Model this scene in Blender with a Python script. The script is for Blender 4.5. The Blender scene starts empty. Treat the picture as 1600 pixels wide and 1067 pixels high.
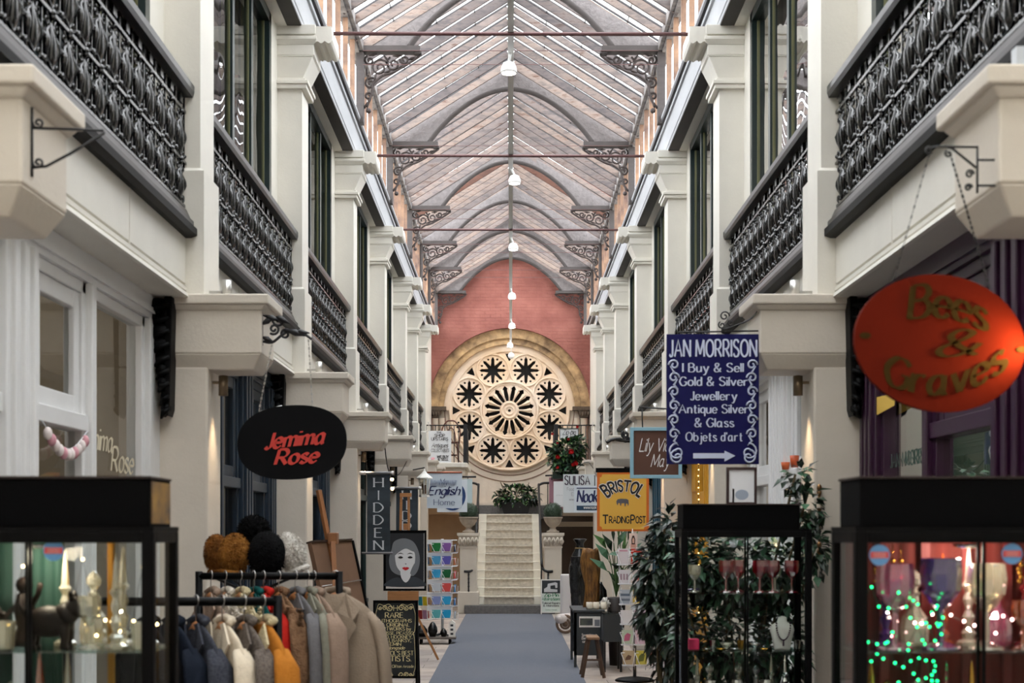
import bpy, bmesh, math, random
from mathutils import Vector, Matrix, Euler
PI = math.pi
sin, cos, R = math.sin, math.cos, math.radians
random.seed(11)
SC = bpy.context.scene
COL = SC.collection
H = 1.6            # eye height
F = 2222.0         # focal length in pixels of the 1600-wide frame (50 mm lens)

# ---------------- camera, world, exposure ----------------
cd = bpy.data.cameras.new('camera')
cd.lens = 50.0; cd.sensor_width = 36.0; cd.sensor_fit = 'HORIZONTAL'
cd.shift_x = 2 / 1600; cd.shift_y = (830 - 533.5) / 1600
cd.clip_start = 0.05; cd.clip_end = 300
cd.dof.use_dof = True; cd.dof.focus_distance = 19.0; cd.dof.aperture_fstop = 4.8
cam = bpy.data.objects.new('camera', cd); COL.objects.link(cam)
cam.location = (0, 0, H); cam.rotation_euler = (PI / 2, 0, 0)
SC.camera = cam
w = bpy.data.worlds.new('overcast_sky'); SC.world = w; w.use_nodes = True
bg = w.node_tree.nodes['Background']
bg.inputs[0].default_value = (0.98, 0.985, 1.0, 1); bg.inputs[1].default_value = 5.2
SC.view_settings.view_transform = 'Standard'; SC.view_settings.look = 'None'
SC.view_settings.gamma = 1; SC.view_settings.use_curve_mapping = False
SC.view_settings.exposure = 0.58
try:
    SC.cycles.max_bounces = 10; SC.cycles.diffuse_bounces = 5
    SC.cycles.transparent_max_bounces = 24; SC.cycles.glossy_bounces = 4
    SC.cycles.caustics_reflective = False; SC.cycles.caustics_refractive = False
    SC.cycles.sample_clamp_indirect = 6
except Exception:
    pass

# ---------------- helpers ----------------
def X(px, Y): return (px - 798) * Y / F
def Z(py, Y): return H + (830 - py) * Y / F

def lin(c):
    out = []
    for v in c:
        v = v / 255.0
        out.append(v / 12.92 if v <= 0.04045 else ((v + 0.055) / 1.055) ** 2.4)
    return tuple(out) + (1.0,)

MATS = {}
def mat(name, rgb, rough=0.6, metal=0.0, var=0.0, scale=8.0, rgb2=None, bump=0.0, bscale=40.0, emit=0.0, spec=0.5, sheen=0.0, stretch=None, island=0.0, coat=0.0):
    if name in MATS: return MATS[name]
    m = bpy.data.materials.new(name); m.use_nodes = True
    nt = m.node_tree; N = nt.nodes; L = nt.links
    b = N['Principled BSDF']
    c = lin(rgb)
    b.inputs['Base Color'].default_value = c
    b.inputs['Roughness'].default_value = rough
    b.inputs['Metallic'].default_value = metal
    b.inputs['Specular IOR Level'].default_value = spec
    if sheen: b.inputs['Sheen Weight'].default_value = sheen
    if coat: b.inputs['Coat Weight'].default_value = coat
    if emit:
        b.inputs['Emission Color'].default_value = c; b.inputs['Emission Strength'].default_value = emit
    tc = None
    if var or bump or rgb2 is not None:
        tc = N.new('ShaderNodeTexCoord'); mp = N.new('ShaderNodeMapping')
        L.new(tc.outputs['Object'], mp.inputs[0])
        if stretch: mp.inputs['Scale'].default_value = stretch
    if var or rgb2 is not None:
        nz = N.new('ShaderNodeTexNoise'); nz.inputs['Scale'].default_value = scale; nz.inputs['Detail'].default_value = 5; nz.inputs['Roughness'].default_value = 0.62
        L.new(mp.outputs[0], nz.inputs['Vector'])
        cr = N.new('ShaderNodeValToRGB')
        cr.color_ramp.elements[0].position = 0.32; cr.color_ramp.elements[1].position = 0.68
        c2 = lin(rgb2) if rgb2 is not None else tuple(max(0, x * (1 - var)) for x in c[:3]) + (1,)
        cr.color_ramp.elements[0].color = c2; cr.color_ramp.elements[1].color = c
        L.new(nz.outputs['Fac'], cr.inputs[0])
        src = cr.outputs[0]
        if island:
            g = N.new('ShaderNodeNewGeometry'); mr = N.new('ShaderNodeMapRange')
            mr.inputs['To Min'].default_value = 1 - island; mr.inputs['To Max'].default_value = 1 + island * 0.6
            L.new(g.outputs['Random Per Island'], mr.inputs['Value'])
            mx = N.new('ShaderNodeMixRGB'); mx.blend_type = 'MULTIPLY'; mx.inputs[0].default_value = 1
            L.new(src, mx.inputs[1]); L.new(mr.outputs[0], mx.inputs[2]); src = mx.outputs[0]
        L.new(src, b.inputs['Base Color'])
    if bump:
        n2 = N.new('ShaderNodeTexNoise'); n2.inputs['Scale'].default_value = bscale; n2.inputs['Detail'].default_value = 4
        L.new(mp.outputs[0], n2.inputs['Vector'])
        bp = N.new('ShaderNodeBump'); bp.inputs['Strength'].default_value = bump; bp.inputs['Distance'].default_value = 0.02
        L.new(n2.outputs['Fac'], bp.inputs['Height']); L.new(bp.outputs[0], b.inputs['Normal'])
    MATS[name] = m
    return m

def glass(name, tint=(255, 255, 255), refl=0.08, rough=0.02, wavy=0.0, max_refl=0.75, blend=.42):
    """thin pane: straight-through light plus a Fresnel mirror coat"""
    if name in MATS: return MATS[name]
    m = bpy.data.materials.new(name); m.use_nodes = True
    nt = m.node_tree; N = nt.nodes; L = nt.links
    N.remove(N['Principled BSDF'])
    out = N['Material Output']
    t = N.new('ShaderNodeBsdfTransparent'); t.inputs[0].default_value = lin(tint)
    g = N.new('ShaderNodeBsdfGlossy'); g.inputs['Roughness'].default_value = rough
    lw = N.new('ShaderNodeLayerWeight'); lw.inputs['Blend'].default_value = blend
    mr = N.new('ShaderNodeMapRange'); mr.inputs['To Min'].default_value = refl * 0.3; mr.inputs['To Max'].default_value = max_refl
    L.new(lw.outputs['Fresnel'], mr.inputs['Value'])
    mx = N.new('ShaderNodeMixShader')
    L.new(mr.outputs[0], mx.inputs[0]); L.new(t.outputs[0], mx.inputs[1]); L.new(g.outputs[0], mx.inputs[2])
    L.new(mx.outputs[0], out.inputs[0])
    if wavy:
        tc = N.new('ShaderNodeTexCoord'); nz = N.new('ShaderNodeTexNoise'); nz.inputs['Scale'].default_value = 1.6; nz.inputs['Detail'].default_value = 1
        L.new(tc.outputs['Object'], nz.inputs['Vector'])
        bp = N.new('ShaderNodeBump'); bp.inputs['Strength'].default_value = wavy; bp.inputs['Distance'].default_value = 0.05
        L.new(nz.outputs['Fac'], bp.inputs['Height']); L.new(bp.outputs[0], g.inputs['Normal'])
    MATS[name] = m
    return m

class MB:
    def __init__(s): s.v = []; s.f = []; s.m = []; s.s = []
    def add(s, vs, fs, mi=0, sm=False):
        o = len(s.v); s.v.extend(tuple(p) for p in vs)
        for f in fs:
            s.f.append(tuple(o + i for i in f)); s.m.append(mi); s.s.append(sm)
        return s
    def box(s, x0, x1, y0, y1, z0, z1, mi=0):
        x0, x1 = min(x0, x1), max(x0, x1)
        return s.add([(x0, y0, z0), (x1, y0, z0), (x1, y1, z0), (x0, y1, z0), (x0, y0, z1), (x1, y0, z1), (x1, y1, z1), (x0, y1, z1)],
                     [(0, 3, 2, 1), (4, 5, 6, 7), (0, 1, 5, 4), (1, 2, 6, 5), (2, 3, 7, 6), (3, 0, 4, 7)], mi)
    def frus(s, a, za, b, zb, mi=0):
        """frustum between two xy rectangles a=(x0,x1,y0,y1) at za and b at zb"""
        def r(q, z):
            x0, x1 = min(q[0], q[1]), max(q[0], q[1])
            return [(x0, q[2], z), (x1, q[2], z), (x1, q[3], z), (x0, q[3], z)]
        return s.add(r(a, za) + r(b, zb), [(0, 3, 2, 1), (4, 5, 6, 7), (0, 1, 5, 4), (1, 2, 6, 5), (2, 3, 7, 6), (3, 0, 4, 7)], mi)
    def bar(s, p0, p1, w, d, mi=0, up=(0, 0, 1)):
        p0, p1 = Vector(p0), Vector(p1); a = (p1 - p0).normalized(); u = Vector(up)
        if abs(a.dot(u)) > 0.98: u = Vector((1, 0, 0))
        r = a.cross(u).normalized(); u = r.cross(a)
        c = [(-1, -1), (1, -1), (1, 1), (-1, 1)]
        vs = [p0 + r * (i * w / 2) + u * (j * d / 2) for i, j in c] + [p1 + r * (i * w / 2) + u * (j * d / 2) for i, j in c]
        return s.add(vs, [(0, 3, 2, 1), (4, 5, 6, 7), (0, 1, 5, 4), (1, 2, 6, 5), (2, 3, 7, 6), (3, 0, 4, 7)], mi)
    def prism(s, poly, ax, a0, a1, mi=0):
        n = len(poly)
        def P(p, a): return {'x': (a, p[0], p[1]), 'y': (p[0], a, p[1]), 'z': (p[0], p[1], a)}[ax]
        vs = [P(p, a0) for p in poly] + [P(p, a1) for p in poly]
        fs = [tuple(range(n)), tuple(range(2 * n - 1, n - 1, -1))] + [(i, n + i, n + (i + 1) % n, (i + 1) % n) for i in range(n)]
        return s.add(vs, fs, mi)
    def tube(s, pts, r, n=6, closed=False, mi=0, sm=True, cap=True, flat=1.0, ref=None):
        pts = [Vector(p) for p in pts]; k = len(pts)
        rs = r if isinstance(r, (list, tuple)) else [r] * k
        rings = []; u = None
        for i in range(k):
            if closed: t = pts[(i + 1) % k] - pts[i - 1]
            else: t = pts[min(i + 1, k - 1)] - pts[max(i - 1, 0)]
            if t.length < 1e-9: t = Vector((0, 0, 1))
            t.normalize()
            if ref is not None: u = Vector(ref)
            elif u is None: u = Vector((0, 0, 1)) if abs(t.z) < 0.9 else Vector((1, 0, 0))
            b = t.cross(u)
            if b.length < 1e-6: b = t.orthogonal()
            b.normalize(); u2 = b.cross(t); u = u2 if ref is None else u
            rings.append([pts[i] + (b * cos(2 * PI * j / n) + u2 * sin(2 * PI * j / n) * flat) * rs[i] for j in range(n)])
        vs = [p for q in rings for p in q]; fs = []
        for i in range(k if closed else k - 1):
            a, c = i * n, ((i + 1) % k) * n
            for j in range(n): fs.append((a + j, a + (j + 1) % n, c + (j + 1) % n, c + j))
        if cap and not closed: fs += [tuple(range(n - 1, -1, -1)), tuple((k - 1) * n + j for j in range(n))]
        return s.add(vs, fs, mi, sm)
    def lathe(s, prof, c=(0, 0, 0), n=16, mi=0, sm=True, sx=1.0, sy=1.0, M=None):
        vs = []; fs = []; k = len(prof)
        for r, z in prof:
            for j in range(n):
                p = Vector((r * cos(2 * PI * j / n) * sx, r * sin(2 * PI * j / n) * sy, z))
                if M is not None: p = M @ p
                vs.append((p.x + c[0], p.y + c[1], p.z + c[2]))
        for i in range(k - 1):
            for j in range(n): fs.append((i * n + j, i * n + (j + 1) % n, (i + 1) * n + (j + 1) % n, (i + 1) * n + j))
        if prof[0][0] > 1e-6: fs.append(tuple(range(n - 1, -1, -1)))
        if prof[-1][0] > 1e-6 and not (k == 2 and prof[0][1] == prof[1][1]): fs.append(tuple((k - 1) * n + j for j in range(n)))
        return s.add(vs, fs, mi, sm)
    def ball(s, c, r, n=10, m=7, mi=0, rad=None):
        r = (r, r, r) if not isinstance(r, (tuple, list)) else r
        vs = []; fs = []
        for i in range(m + 1):
            a = -PI / 2 + PI * i / m
            for j in range(n):
                b = 2 * PI * j / n; q = 1.0 if rad is None else rad(a, b)
                vs.append((c[0] + r[0] * cos(a) * cos(b) * q, c[1] + r[1] * cos(a) * sin(b) * q, c[2] + r[2] * sin(a) * q))
        for i in range(m):
            for j in range(n): fs.append((i * n + j, i * n + (j + 1) % n, (i + 1) * n + (j + 1) % n, (i + 1) * n + j))
        return s.add(vs, fs, mi, True)
    def xf(s, M):
        s.v = [tuple(M @ Vector(p)) for p in s.v]; return s
    def build(s, name, mats, parent=None, bevel=0.0, shift=None):
        me = bpy.data.meshes.new(name)
        me.from_pydata(s.v, [], s.f); me.validate(); me.update()
        for m in (mats if isinstance(mats, (list, tuple)) else [mats]): me.materials.append(m)
        if len(me.polygons) == len(s.f):
            me.polygons.foreach_set('material_index', s.m)
            me.polygons.foreach_set('use_smooth', s.s)
        o = bpy.data.objects.new(name, me); COL.objects.link(o)
        if parent is not None:
            o.parent = parent; o.matrix_parent_inverse = world_of(parent).inverted()
        if bevel:
            b = o.modifiers.new('bevel', 'BEVEL'); b.width = bevel; b.segments = 2; b.limit_method = 'ANGLE'
        return o

def world_of(o):
    m = Matrix.Translation(o.location) @ o.rotation_euler.to_matrix().to_4x4()
    if o.parent is not None: m = world_of(o.parent) @ o.matrix_parent_inverse @ m
    return m

def tag(o, label, cat=None, group=None, kind=None):
    o['label'] = label
    if cat: o['category'] = cat
    if group: o['group'] = group
    if kind: o['kind'] = kind
    return o

def thing(name, label, cat, loc=(0, 0, 0), rz=0.0, group=None, kind=None):
    o = bpy.data.objects.new(name, None); COL.objects.link(o)
    o.empty_display_size = 0.1
    o.location = loc; o.rotation_euler = (0, 0, rz)
    return tag(o, label, cat, group, kind)

KIDS = None
def copy_tree(o, loc=None, rz=None, parent=None):
    c = o.copy(); COL.objects.link(c)
    if parent is not None: c.parent = parent
    if loc is not None: c.location = loc
    if rz is not None: c.rotation_euler = (0, 0, rz)
    for ch in o.children: copy_tree(ch, parent=c)
    return c

def plate(loops, t, name, mats, parent=None, M=None):
    """flat plate with holes: 2-D loops filled, thickness t, local xy plane, then matrix M"""
    cu = bpy.data.curves.new('outline', 'CURVE'); cu.dimensions = '2D'; cu.fill_mode = 'BOTH'; cu.extrude = t / 2
    for lp in loops:
        sp = cu.splines.new('POLY'); sp.points.add(len(lp) - 1); sp.use_cyclic_u = True
        for i, p in enumerate(lp): sp.points[i].co = (p[0], p[1], 0, 1)
    tmp = bpy.data.objects.new('outline', cu); COL.objects.link(tmp)
    dg = bpy.context.evaluated_depsgraph_get()
    me = bpy.data.meshes.new_from_object(tmp.evaluated_get(dg))
    bpy.data.objects.remove(tmp); bpy.data.curves.remove(cu)
    if M is not None: me.transform(M)
    me.materials.clear()
    for m in (mats if isinstance(mats, (list, tuple)) else [mats]): me.materials.append(m)
    o = bpy.data.objects.new(name, me); me.name = name; COL.objects.link(o)
    if parent is not None:
        o.parent = parent; o.matrix_parent_inverse = world_of(parent).inverted()
    return o

XZ = Matrix.Rotation(PI / 2, 4, 'X')     # local xy plane -> x,z plane facing the camera (-y)
def circ(cx, cy, r, n=48, a0=0.0): return [(cx + r * cos(a0 + 2 * PI * i / n), cy + r * sin(a0 + 2 * PI * i / n)) for i in range(n)]
def ell(cx, cy, rx, ry, n=48, rot=0.0):
    return [(cx + rx * cos(t) * cos(rot) - ry * sin(t) * sin(rot), cy + rx * cos(t) * sin(rot) + ry * sin(t) * cos(rot)) for t in [2 * PI * i / n for i in range(n)]]
def spiral(cx, cy, r0, r1, a0, turns, n=22):
    return [(cx + (r0 + (r1 - r0) * i / n) * cos(a0 + 2 * PI * turns * i / n), cy + (r0 + (r1 - r0) * i / n) * sin(a0 + 2 * PI * turns * i / n)) for i in range(n + 1)]
def smooth(pts, n=6, closed=False):
    k = len(pts); out = []
    rng = range(k if closed else k - 1)
    for i in rng:
        if closed: p = [pts[(i + d) % k] for d in (-1, 0, 1, 2)]
        else: p = [pts[max(i - 1, 0)], pts[i], pts[i + 1], pts[min(i + 2, k - 1)]]
        for j in range(n):
            t = j / n
            out.append(tuple(0.5 * (2 * b + (c - a) * t + (2 * a - 5 * b + 4 * c - d) * t * t + (3 * b - a - 3 * c + d) * t ** 3) for a, b, c, d in zip(*p)))
    if not closed: out.append(tuple(pts[-1]))
    return out
def on_xz(pts, y): return [(p[0], y, p[1]) for p in pts]
def on_yz(pts, x): return [(x, p[0], p[1]) for p in pts]

# ---------------- lettering: a single-stroke alphabet drawn with a broad pen ----------------
GL = {}
for _l in '''A -0,0 3.8,10 7.6,0;-1.4,3.6 6.2,3.6
B -0,0 0,10;~0,10 3.6,9.9 5.2,7.7 3.6,5.5 0,5.3;~0,5.3 4.2,5.2 6,2.7 4.2,.1 0,0
C ~7,8.2 5,9.9 2.2,9.4 .2,5 2.2,.6 5,.1 7,1.8
D -0,0 0,10;~0,10 4.2,9.6 7.2,5 4.2,.4 0,0
E -0,0 0,10;-0,10 5.4,10;-0,5.2 4.4,5.2;-0,0 5.6,0
F -0,0 0,10;-0,10 5.4,10;-0,5.2 4.4,5.2
G ~7,8.2 5,9.9 2.2,9.4 .2,5 2.2,.6 5,.1 7,1.8;-7,1.6 7,4.6;-4.8,4.6 7,4.6
H -0,0 0,10;-7,0 7,10;-0,5.1 7,5.1
I -.5,0 .5,10
J -3.4,10 3.4,3;~3.4,3 3,.8 1.5,0 0,1.2
K -0,0 0,10;-6.4,10 0,4.4;-2.2,6.2 6.8,0
L -0,10 0,0;-0,0 5.2,0
M -0,0 .6,10;-.6,10 4.4,1.5;-4.4,1.5 8.2,10;-8.2,10 8.8,0
N -0,0 0,10;-0,10 7,0;-7,0 7,10
O ~3.9,10 .9,8.3 .1,5 .9,1.7 3.9,0 6.9,1.7 7.7,5 6.9,8.3 3.9,10
P -0,0 0,10;~0,10 4,9.9 5.8,7.3 4,4.8 0,4.6
Q ~3.9,10 .9,8.3 .1,5 .9,1.7 3.9,0 6.9,1.7 7.7,5 6.9,8.3 3.9,10;-4.5,2.5 7.6,-1
R -0,0 0,10;~0,10 4,9.9 5.8,7.3 4,4.8 0,4.6;-2.6,4.7 6.4,0
S ~5.8,8.4 4,9.9 1.6,9.7 .4,7.7 1.6,6 4.4,4.6 5.9,2.6 4.6,.4 2,.1 .1,1.8
T -0,10 7.2,10;-3.6,0 3.6,10
U -0,10 0,3.4;~0,3.4 .8,.8 3.4,0 6,.8 6.8,3.4;-6.8,3.4 6.8,10
V -0,10 3.7,0;-3.7,0 7.4,10
W -0,10 2.6,0;-2.6,0 5.4,9.4;-5.4,9.4 8.2,0;-8.2,0 10.8,10
X -0,0 7,10;-0,10 7,0
Y -0,10 3.6,4.8;-3.6,4.8 7.2,10;-3.6,0 3.6,4.8
Z -.4,10 6.4,10;-6.4,10 0,0;-0,0 6.8,0
a ~4.6,5.2 3.4,6.4 1.4,5.8 .2,3.2 1.2,.4 3,.4 4.6,2.4;-4.7,6.4 4.7,1;~4.7,1 5.1,.1 6,.5
b -0,10 0,.2;~0,4.6 1.6,6.3 3.8,6 5,3.2 3.8,.4 1.6,.1 0,1.6
c ~4.6,5.2 3,6.4 1,5.6 .2,3.2 1,.8 3,0 4.8,1.2
d ~4.6,4.8 3,6.4 1,5.6 .2,3.2 1,.7 3,.1 4.6,1.8;-4.7,10 4.7,0
e ~.3,3.4 4.7,3.5 4.4,5.3 2.7,6.4 .9,5.6 .2,3.2 .9,.8 2.9,0 4.7,1.3
f ~4.2,9.4 3,10 1.9,8.8 1.7,6.5;-1.7,6.5 1.7,0;-.2,6.2 3.4,6.2
g ~4.6,5.2 3,6.4 1,5.6 .2,3.4 1,1 3,.5 4.6,2.2;-4.7,6.4 4.7,-1;~4.7,-1 4,-3.2 2,-3.5 .3,-2.4
h -0,10 0,0;~0,4.4 1.6,6.2 3.4,6.2 4.4,4.6;-4.4,4.6 4.4,0
i -.4,6.4 .4,0;-.4,8.4 .4,9.3
j -1.4,6.4 1.4,-1.5;~1.4,-1.5 .7,-3.4 -.8,-3.2;-1.4,8.4 1.4,9.3
k -0,10 0,0;-4.4,6.4 0,2.8;-1.5,4 4.8,0
l -.4,10 .4,0
m -0,6.4 0,0;~0,4.6 1.4,6.2 3,6 3.6,4.6;-3.6,4.6 3.6,0;~3.6,4.6 5,6.2 6.6,6 7.2,4.6;-7.2,4.6 7.2,0
n -0,6.4 0,0;~0,4.4 1.6,6.2 3.4,6.2 4.4,4.6;-4.4,4.6 4.4,0
o ~2.6,6.4 .7,5.4 .1,3.2 .7,1 2.6,0 4.5,1 5.1,3.2 4.5,5.4 2.6,6.4
p -0,6.4 0,-3.5;~0,4.6 1.6,6.3 3.8,6 5,3.2 3.8,.4 1.6,.1 0,1.6
q ~4.6,5.2 3,6.4 1,5.6 .2,3.4 1,1 3,.5 4.6,2.2;-4.7,6.4 4.7,-3.5
r -0,6.4 0,0;~0,4.2 1.2,5.9 2.6,6.3 3.6,5.8
s ~3.8,5.4 2.4,6.4 .8,6 .5,4.6 2,3.5 3.8,2.4 3.9,.9 2.2,0 .1,1.1
t -1.6,9 1.6,1.4;~1.6,1.4 2.2,.1 3.8,.4;-0,6.3 3.6,6.3
u -0,6.4 0,2;~0,2 .9,.1 2.8,.2 4.4,1.9;-4.5,6.4 4.5,0
v -0,6.4 2.4,0;-2.4,0 4.8,6.4
w -0,6.4 1.8,0;-1.8,0 3.6,6;-3.6,6 5.4,0;-5.4,0 7.2,6.4
x -0,0 4.6,6.4;-0,6.4 4.6,0
y -0,6.4 2.5,.2;-5,6.4 2.2,-1.6;~2.2,-1.6 1.2,-3.3 -.4,-3.2
z -0,6.4 4.4,6.4;-4.4,6.4 0,0;-0,0 4.6,0
& ~6.8,0 3.5,3.6 1.2,7.2 1.6,9.4 3.2,10 4.6,8.6 3.4,6.2 .8,4 .2,2 1.4,.2 3.4,.1 5.4,1.8 6.6,4.6
' -.4,10 .2,7.6
. -.3,.1 .3,1
, -.5,.8 .1,-1.2
- -0,3.4 2.6,3.4'''.split('\n'):
    _c, _d = _l.split(' ', 1)
    GL[_c] = [(s_[0] == '~', [tuple(map(float, q.split(','))) for q in s_[1:].split(' ')]) for s_ in _d.split(';')]

def text_strokes(txt, wide=1.0, gap=1.6, space=4.0):
    out = []; x = 0.0
    for ch in txt:
        if ch == ' ': x += space; continue
        g = GL.get(ch)
        if not g: continue
        mn = min(p[0] for _, st in g for p in st); mxx = max(p[0] for _, st in g for p in st)
        pts = [(sm, [((p[0] - mn) * wide + x, p[1]) for p in st]) for sm, st in g]
        out += pts; x += (mxx - mn) * wide + gap
    return out, x - gap

def write(mb, txt, o, size, rt=(1, 0, 0), up=(0, 0, 1), thick=1.4, thin=None, nib=0.0, slant=0.0, serif=0.0, wide=1.0, gap=1.6, space=4.0, align=0.5, warp=None, mi=0, fit=None):
    """ribbons of lettering; o = baseline anchor; size = cap height (m); fit = total width in m"""
    thin = thick if thin is None else thin
    st, W = text_strokes(txt, wide, gap, space)
    k = size / 10.0; kx = k
    if fit and W > 1: kx = fit / W
    o, rt, up = Vector(o), Vector(rt), Vector(up); nb = R(nib); nrm = rt.cross(up) * .0003; lay = [0]
    def put(x, y):
        x = x + y * slant - W * align
        u, v = x * kx, y * k
        if warp: u, v = warp(u, v)
        return o + rt * u + up * v + nrm * (lay[0] % 5)
    def hw(dx, dy):
        a = math.atan2(dy, dx); return 0.5 * (thin + (thick - thin) * abs(sin(a - nb)))
    for sm, pts in st:
        lay[0] += 1
        if sm:
            cl = pts[0] == pts[-1]
            pp = smooth(pts[:-1], 5, True) if cl else smooth(pts, 5)
            if cl: pp.append(pp[0])
        else: pp = pts
        L_, R_ = [], []
        for i in range(len(pp)):
            a, b = pp[max(i - 1, 0)], pp[min(i + 1, len(pp) - 1)]
            dx, dy = b[0] - a[0], b[1] - a[1]; d = math.hypot(dx, dy) or 1
            h = hw(dx, dy); nx, ny = -dy / d * h, dx / d * h
            ex, ey = 0, 0
            if not sm and thin > 0.6 * thick:      # lengthen straight strokes so corners close
                e = 0.35 * thick / 2 / d
                if i == 0: ex, ey = -dx * e, -dy * e
                if i == len(pp) - 1: ex, ey = dx * e, dy * e
            L_.append(put(pp[i][0] + nx + ex, pp[i][1] + ny + ey)); R_.append(put(pp[i][0] - nx + ex, pp[i][1] - ny + ey))
        n = len(pp)
        mb.add(L_ + R_, [(i, n + i, n + i + 1, i + 1) for i in range(n - 1)], mi)
        if serif and not sm:
            for (x, y), (x2, y2) in ((pts[0], pts[-1]), (pts[-1], pts[0])):
                if abs(x2 - x) < 0.6 * abs(y2 - y) and min(abs(y - q) for q in (0, 10, 6.4, -3.5)) < 0.25:
                    sg = 1 if y2 > y else -1; t = max(thin * 0.9, 0.5)
                    lay[0] += 1; a = [put(x - serif, y), put(x + serif, y), put(x + serif, y + sg * t), put(x - serif, y + sg * t)]
                    mb.add(a, [(0, 1, 2, 3)], mi)
    return W * kx
# ---------------- materials ----------------
CREAM = mat('cream_paint', (222, 218, 208), 0.45, var=0.07, scale=3.0, bump=0.06, bscale=60)
CREAM2 = mat('warm_cream_paint', (212, 203, 190), 0.5, var=0.10, scale=2.2, bump=0.08, bscale=50)
WHITE = mat('white_paint', (228, 228, 228), 0.4, var=0.05, scale=4.0)
NAVY = mat('navy_paint', (30, 44, 58), 0.35, var=0.15, scale=4.0)
DGREEN = mat('dark_green_paint', (20, 38, 40), 0.3, var=0.1, scale=4.0)
BRASS_STRIP = mat('olive_weather_strip', (112, 112, 78), 0.5)
PURPLE = mat('purple_paint', (46, 14, 44), 0.35, var=0.12, scale=4.0)
DPURPLE = mat('dark_purple_paint', (38, 14, 36), 0.4)
TEALP = mat('teal_paint', (10, 84, 78), 0.4)
YELLOWP = mat('yellow_paint', (206, 150, 40), 0.45, var=0.08)
IRON = mat('black_cast_iron', (9, 10, 12), 0.22, spec=0.9, var=0.3, scale=20)
IRONM = mat('matt_black_iron', (22, 22, 25), 0.5)
SILL = mat('grey_brown_painted_sill', (50, 44, 45), 0.35, var=0.35, scale=5.0, stretch=(4, .6, 4))
SOFFIT = mat('dark_soffit', (62, 58, 54), 0.7, var=0.2)  # underside strip, darker grey than the lintel beside it
LEAD = mat('lead_gutter', (52, 50, 54), 0.6, var=0.2)
FADED = mat('faded_white_fascia', (164, 166, 170), 0.55, var=0.13, scale=2.5, stretch=(1, .5, 2))
BLACK = mat('black_gloss', (6, 6, 7), 0.5, spec=.1)
MBLACK = mat('matt_black', (6, 6, 7), 0.8, spec=.08)
DARKROOM = mat('dark_interior', (70, 64, 58), 0.9)
ROOMWALL = mat('shop_interior_wall', (176, 164, 146), 0.9, var=0.1)
ROOMFLOOR = mat('shop_interior_floor', (90, 74, 60), 0.8)
WGREY = mat('weathered_grey_timber', (158, 153, 150), 0.75, var=0.4, rgb2=(92, 88, 90), scale=6.0, bump=0.2, bscale=30)
TGREY = mat('dark_grey_timber', (80, 74, 73), 0.65, var=0.25, scale=8.0, stretch=(1, 1, 3))
STEEL = mat('brushed_steel', (190, 188, 184), 0.3, metal=0.9)
BRONZE = mat('dull_bronze', (120, 104, 84), 0.35, metal=0.7)
RUSTROD = mat('red_brown_tie_rod', (96, 62, 62), 0.5)
WOOD = mat('light_wood', (176, 122, 74), 0.5, var=0.25, scale=10, stretch=(1, 1, 8))
DWOOD = mat('dark_wood', (92, 62, 42), 0.55, var=0.3, scale=8)
GLASSW = glass('upper_window_glass', (200, 214, 214), 0.10, 0.01, wavy=0.14, max_refl=0.9)
GLASSS = glass('shop_window_glass', (235, 240, 238), 0.10, 0.015, max_refl=0.75)
GLASSC = glass('cabinet_glass', (250, 252, 251), 0.0, 0.01, max_refl=0.35, blend=.22)
GLASSR = glass('roof_glass', (246, 249, 250), 0.03, 0.1, max_refl=0.25)

ORD = ['first', 'second', 'third', 'fourth', 'fifth', 'sixth', 'seventh', 'eighth', 'ninth', 'tenth', 'eleventh', 'twelfth', 'thirteenth', 'fourteenth', 'fifteenth', 'sixteenth', 'seventeenth', 'eighteenth', 'nineteenth', 'twentieth']
SIDE = {-1: 'left', 1: 'right'}
B_ = 3.8
PY = [k * B_ for k in (1.05, 2.05, 3.05, 4.05, 5.05, 6.05, 6.78, 7.45)]
END = 31.35
def h(v): return H + v

# ---------------- floor ----------------
m = MATS.setdefault('stone_paving', bpy.data.materials.new('stone_paving')); m.use_nodes = True
_n = m.node_tree.nodes; _l = m.node_tree.links; _b = _n['Principled BSDF']
_tc = _n.new('ShaderNodeTexCoord'); _br = _n.new('ShaderNodeTexBrick')
_br.inputs['Scale'].default_value = 1.6; _br.inputs['Mortar Size'].default_value = 0.008; _br.inputs['Brick Width'].default_value = 1.1; _br.inputs['Row Height'].default_value = 0.7
_br.inputs['Color1'].default_value = lin((172, 160, 150)); _br.inputs['Color2'].default_value = lin((142, 132, 126)); _br.inputs['Mortar'].default_value = lin((96, 88, 82))
_l.new(_tc.outputs['Object'], _br.inputs['Vector'])
_nz = _n.new('ShaderNodeTexNoise'); _nz.inputs['Scale'].default_value = 5; _nz.inputs['Detail'].default_value = 6
_l.new(_tc.outputs['Object'], _nz.inputs['Vector'])
_mx = _n.new('ShaderNodeMixRGB'); _mx.blend_type = 'OVERLAY'; _mx.inputs[0].default_value = 0.45
_l.new(_br.outputs[0], _mx.inputs[1]); _l.new(_nz.outputs['Fac'], _mx.inputs[2]); _l.new(_mx.outputs[0], _b.inputs['Base Color'])
_b.inputs['Roughness'].default_value = 0.6
PAVE = m
fl = MB().box(-6, 6, -6, 34, -0.2, 0).build('floor', PAVE)
tag(fl, 'pale stone paving of the arcade on both sides of the grey carpet', 'floor', kind='structure')
CARPET = mat('blue_grey_carpet', (98, 103, 114), 0.95, var=0.14, scale=30, bump=0.3, bscale=300)
cp = MB().box(-0.86, 0.79, -3, 27.4, 0.0, 0.012).build('carpet_runner', CARPET)
tag(cp, 'long blue-grey carpet runner leading to the stone staircase', 'carpet')

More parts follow.
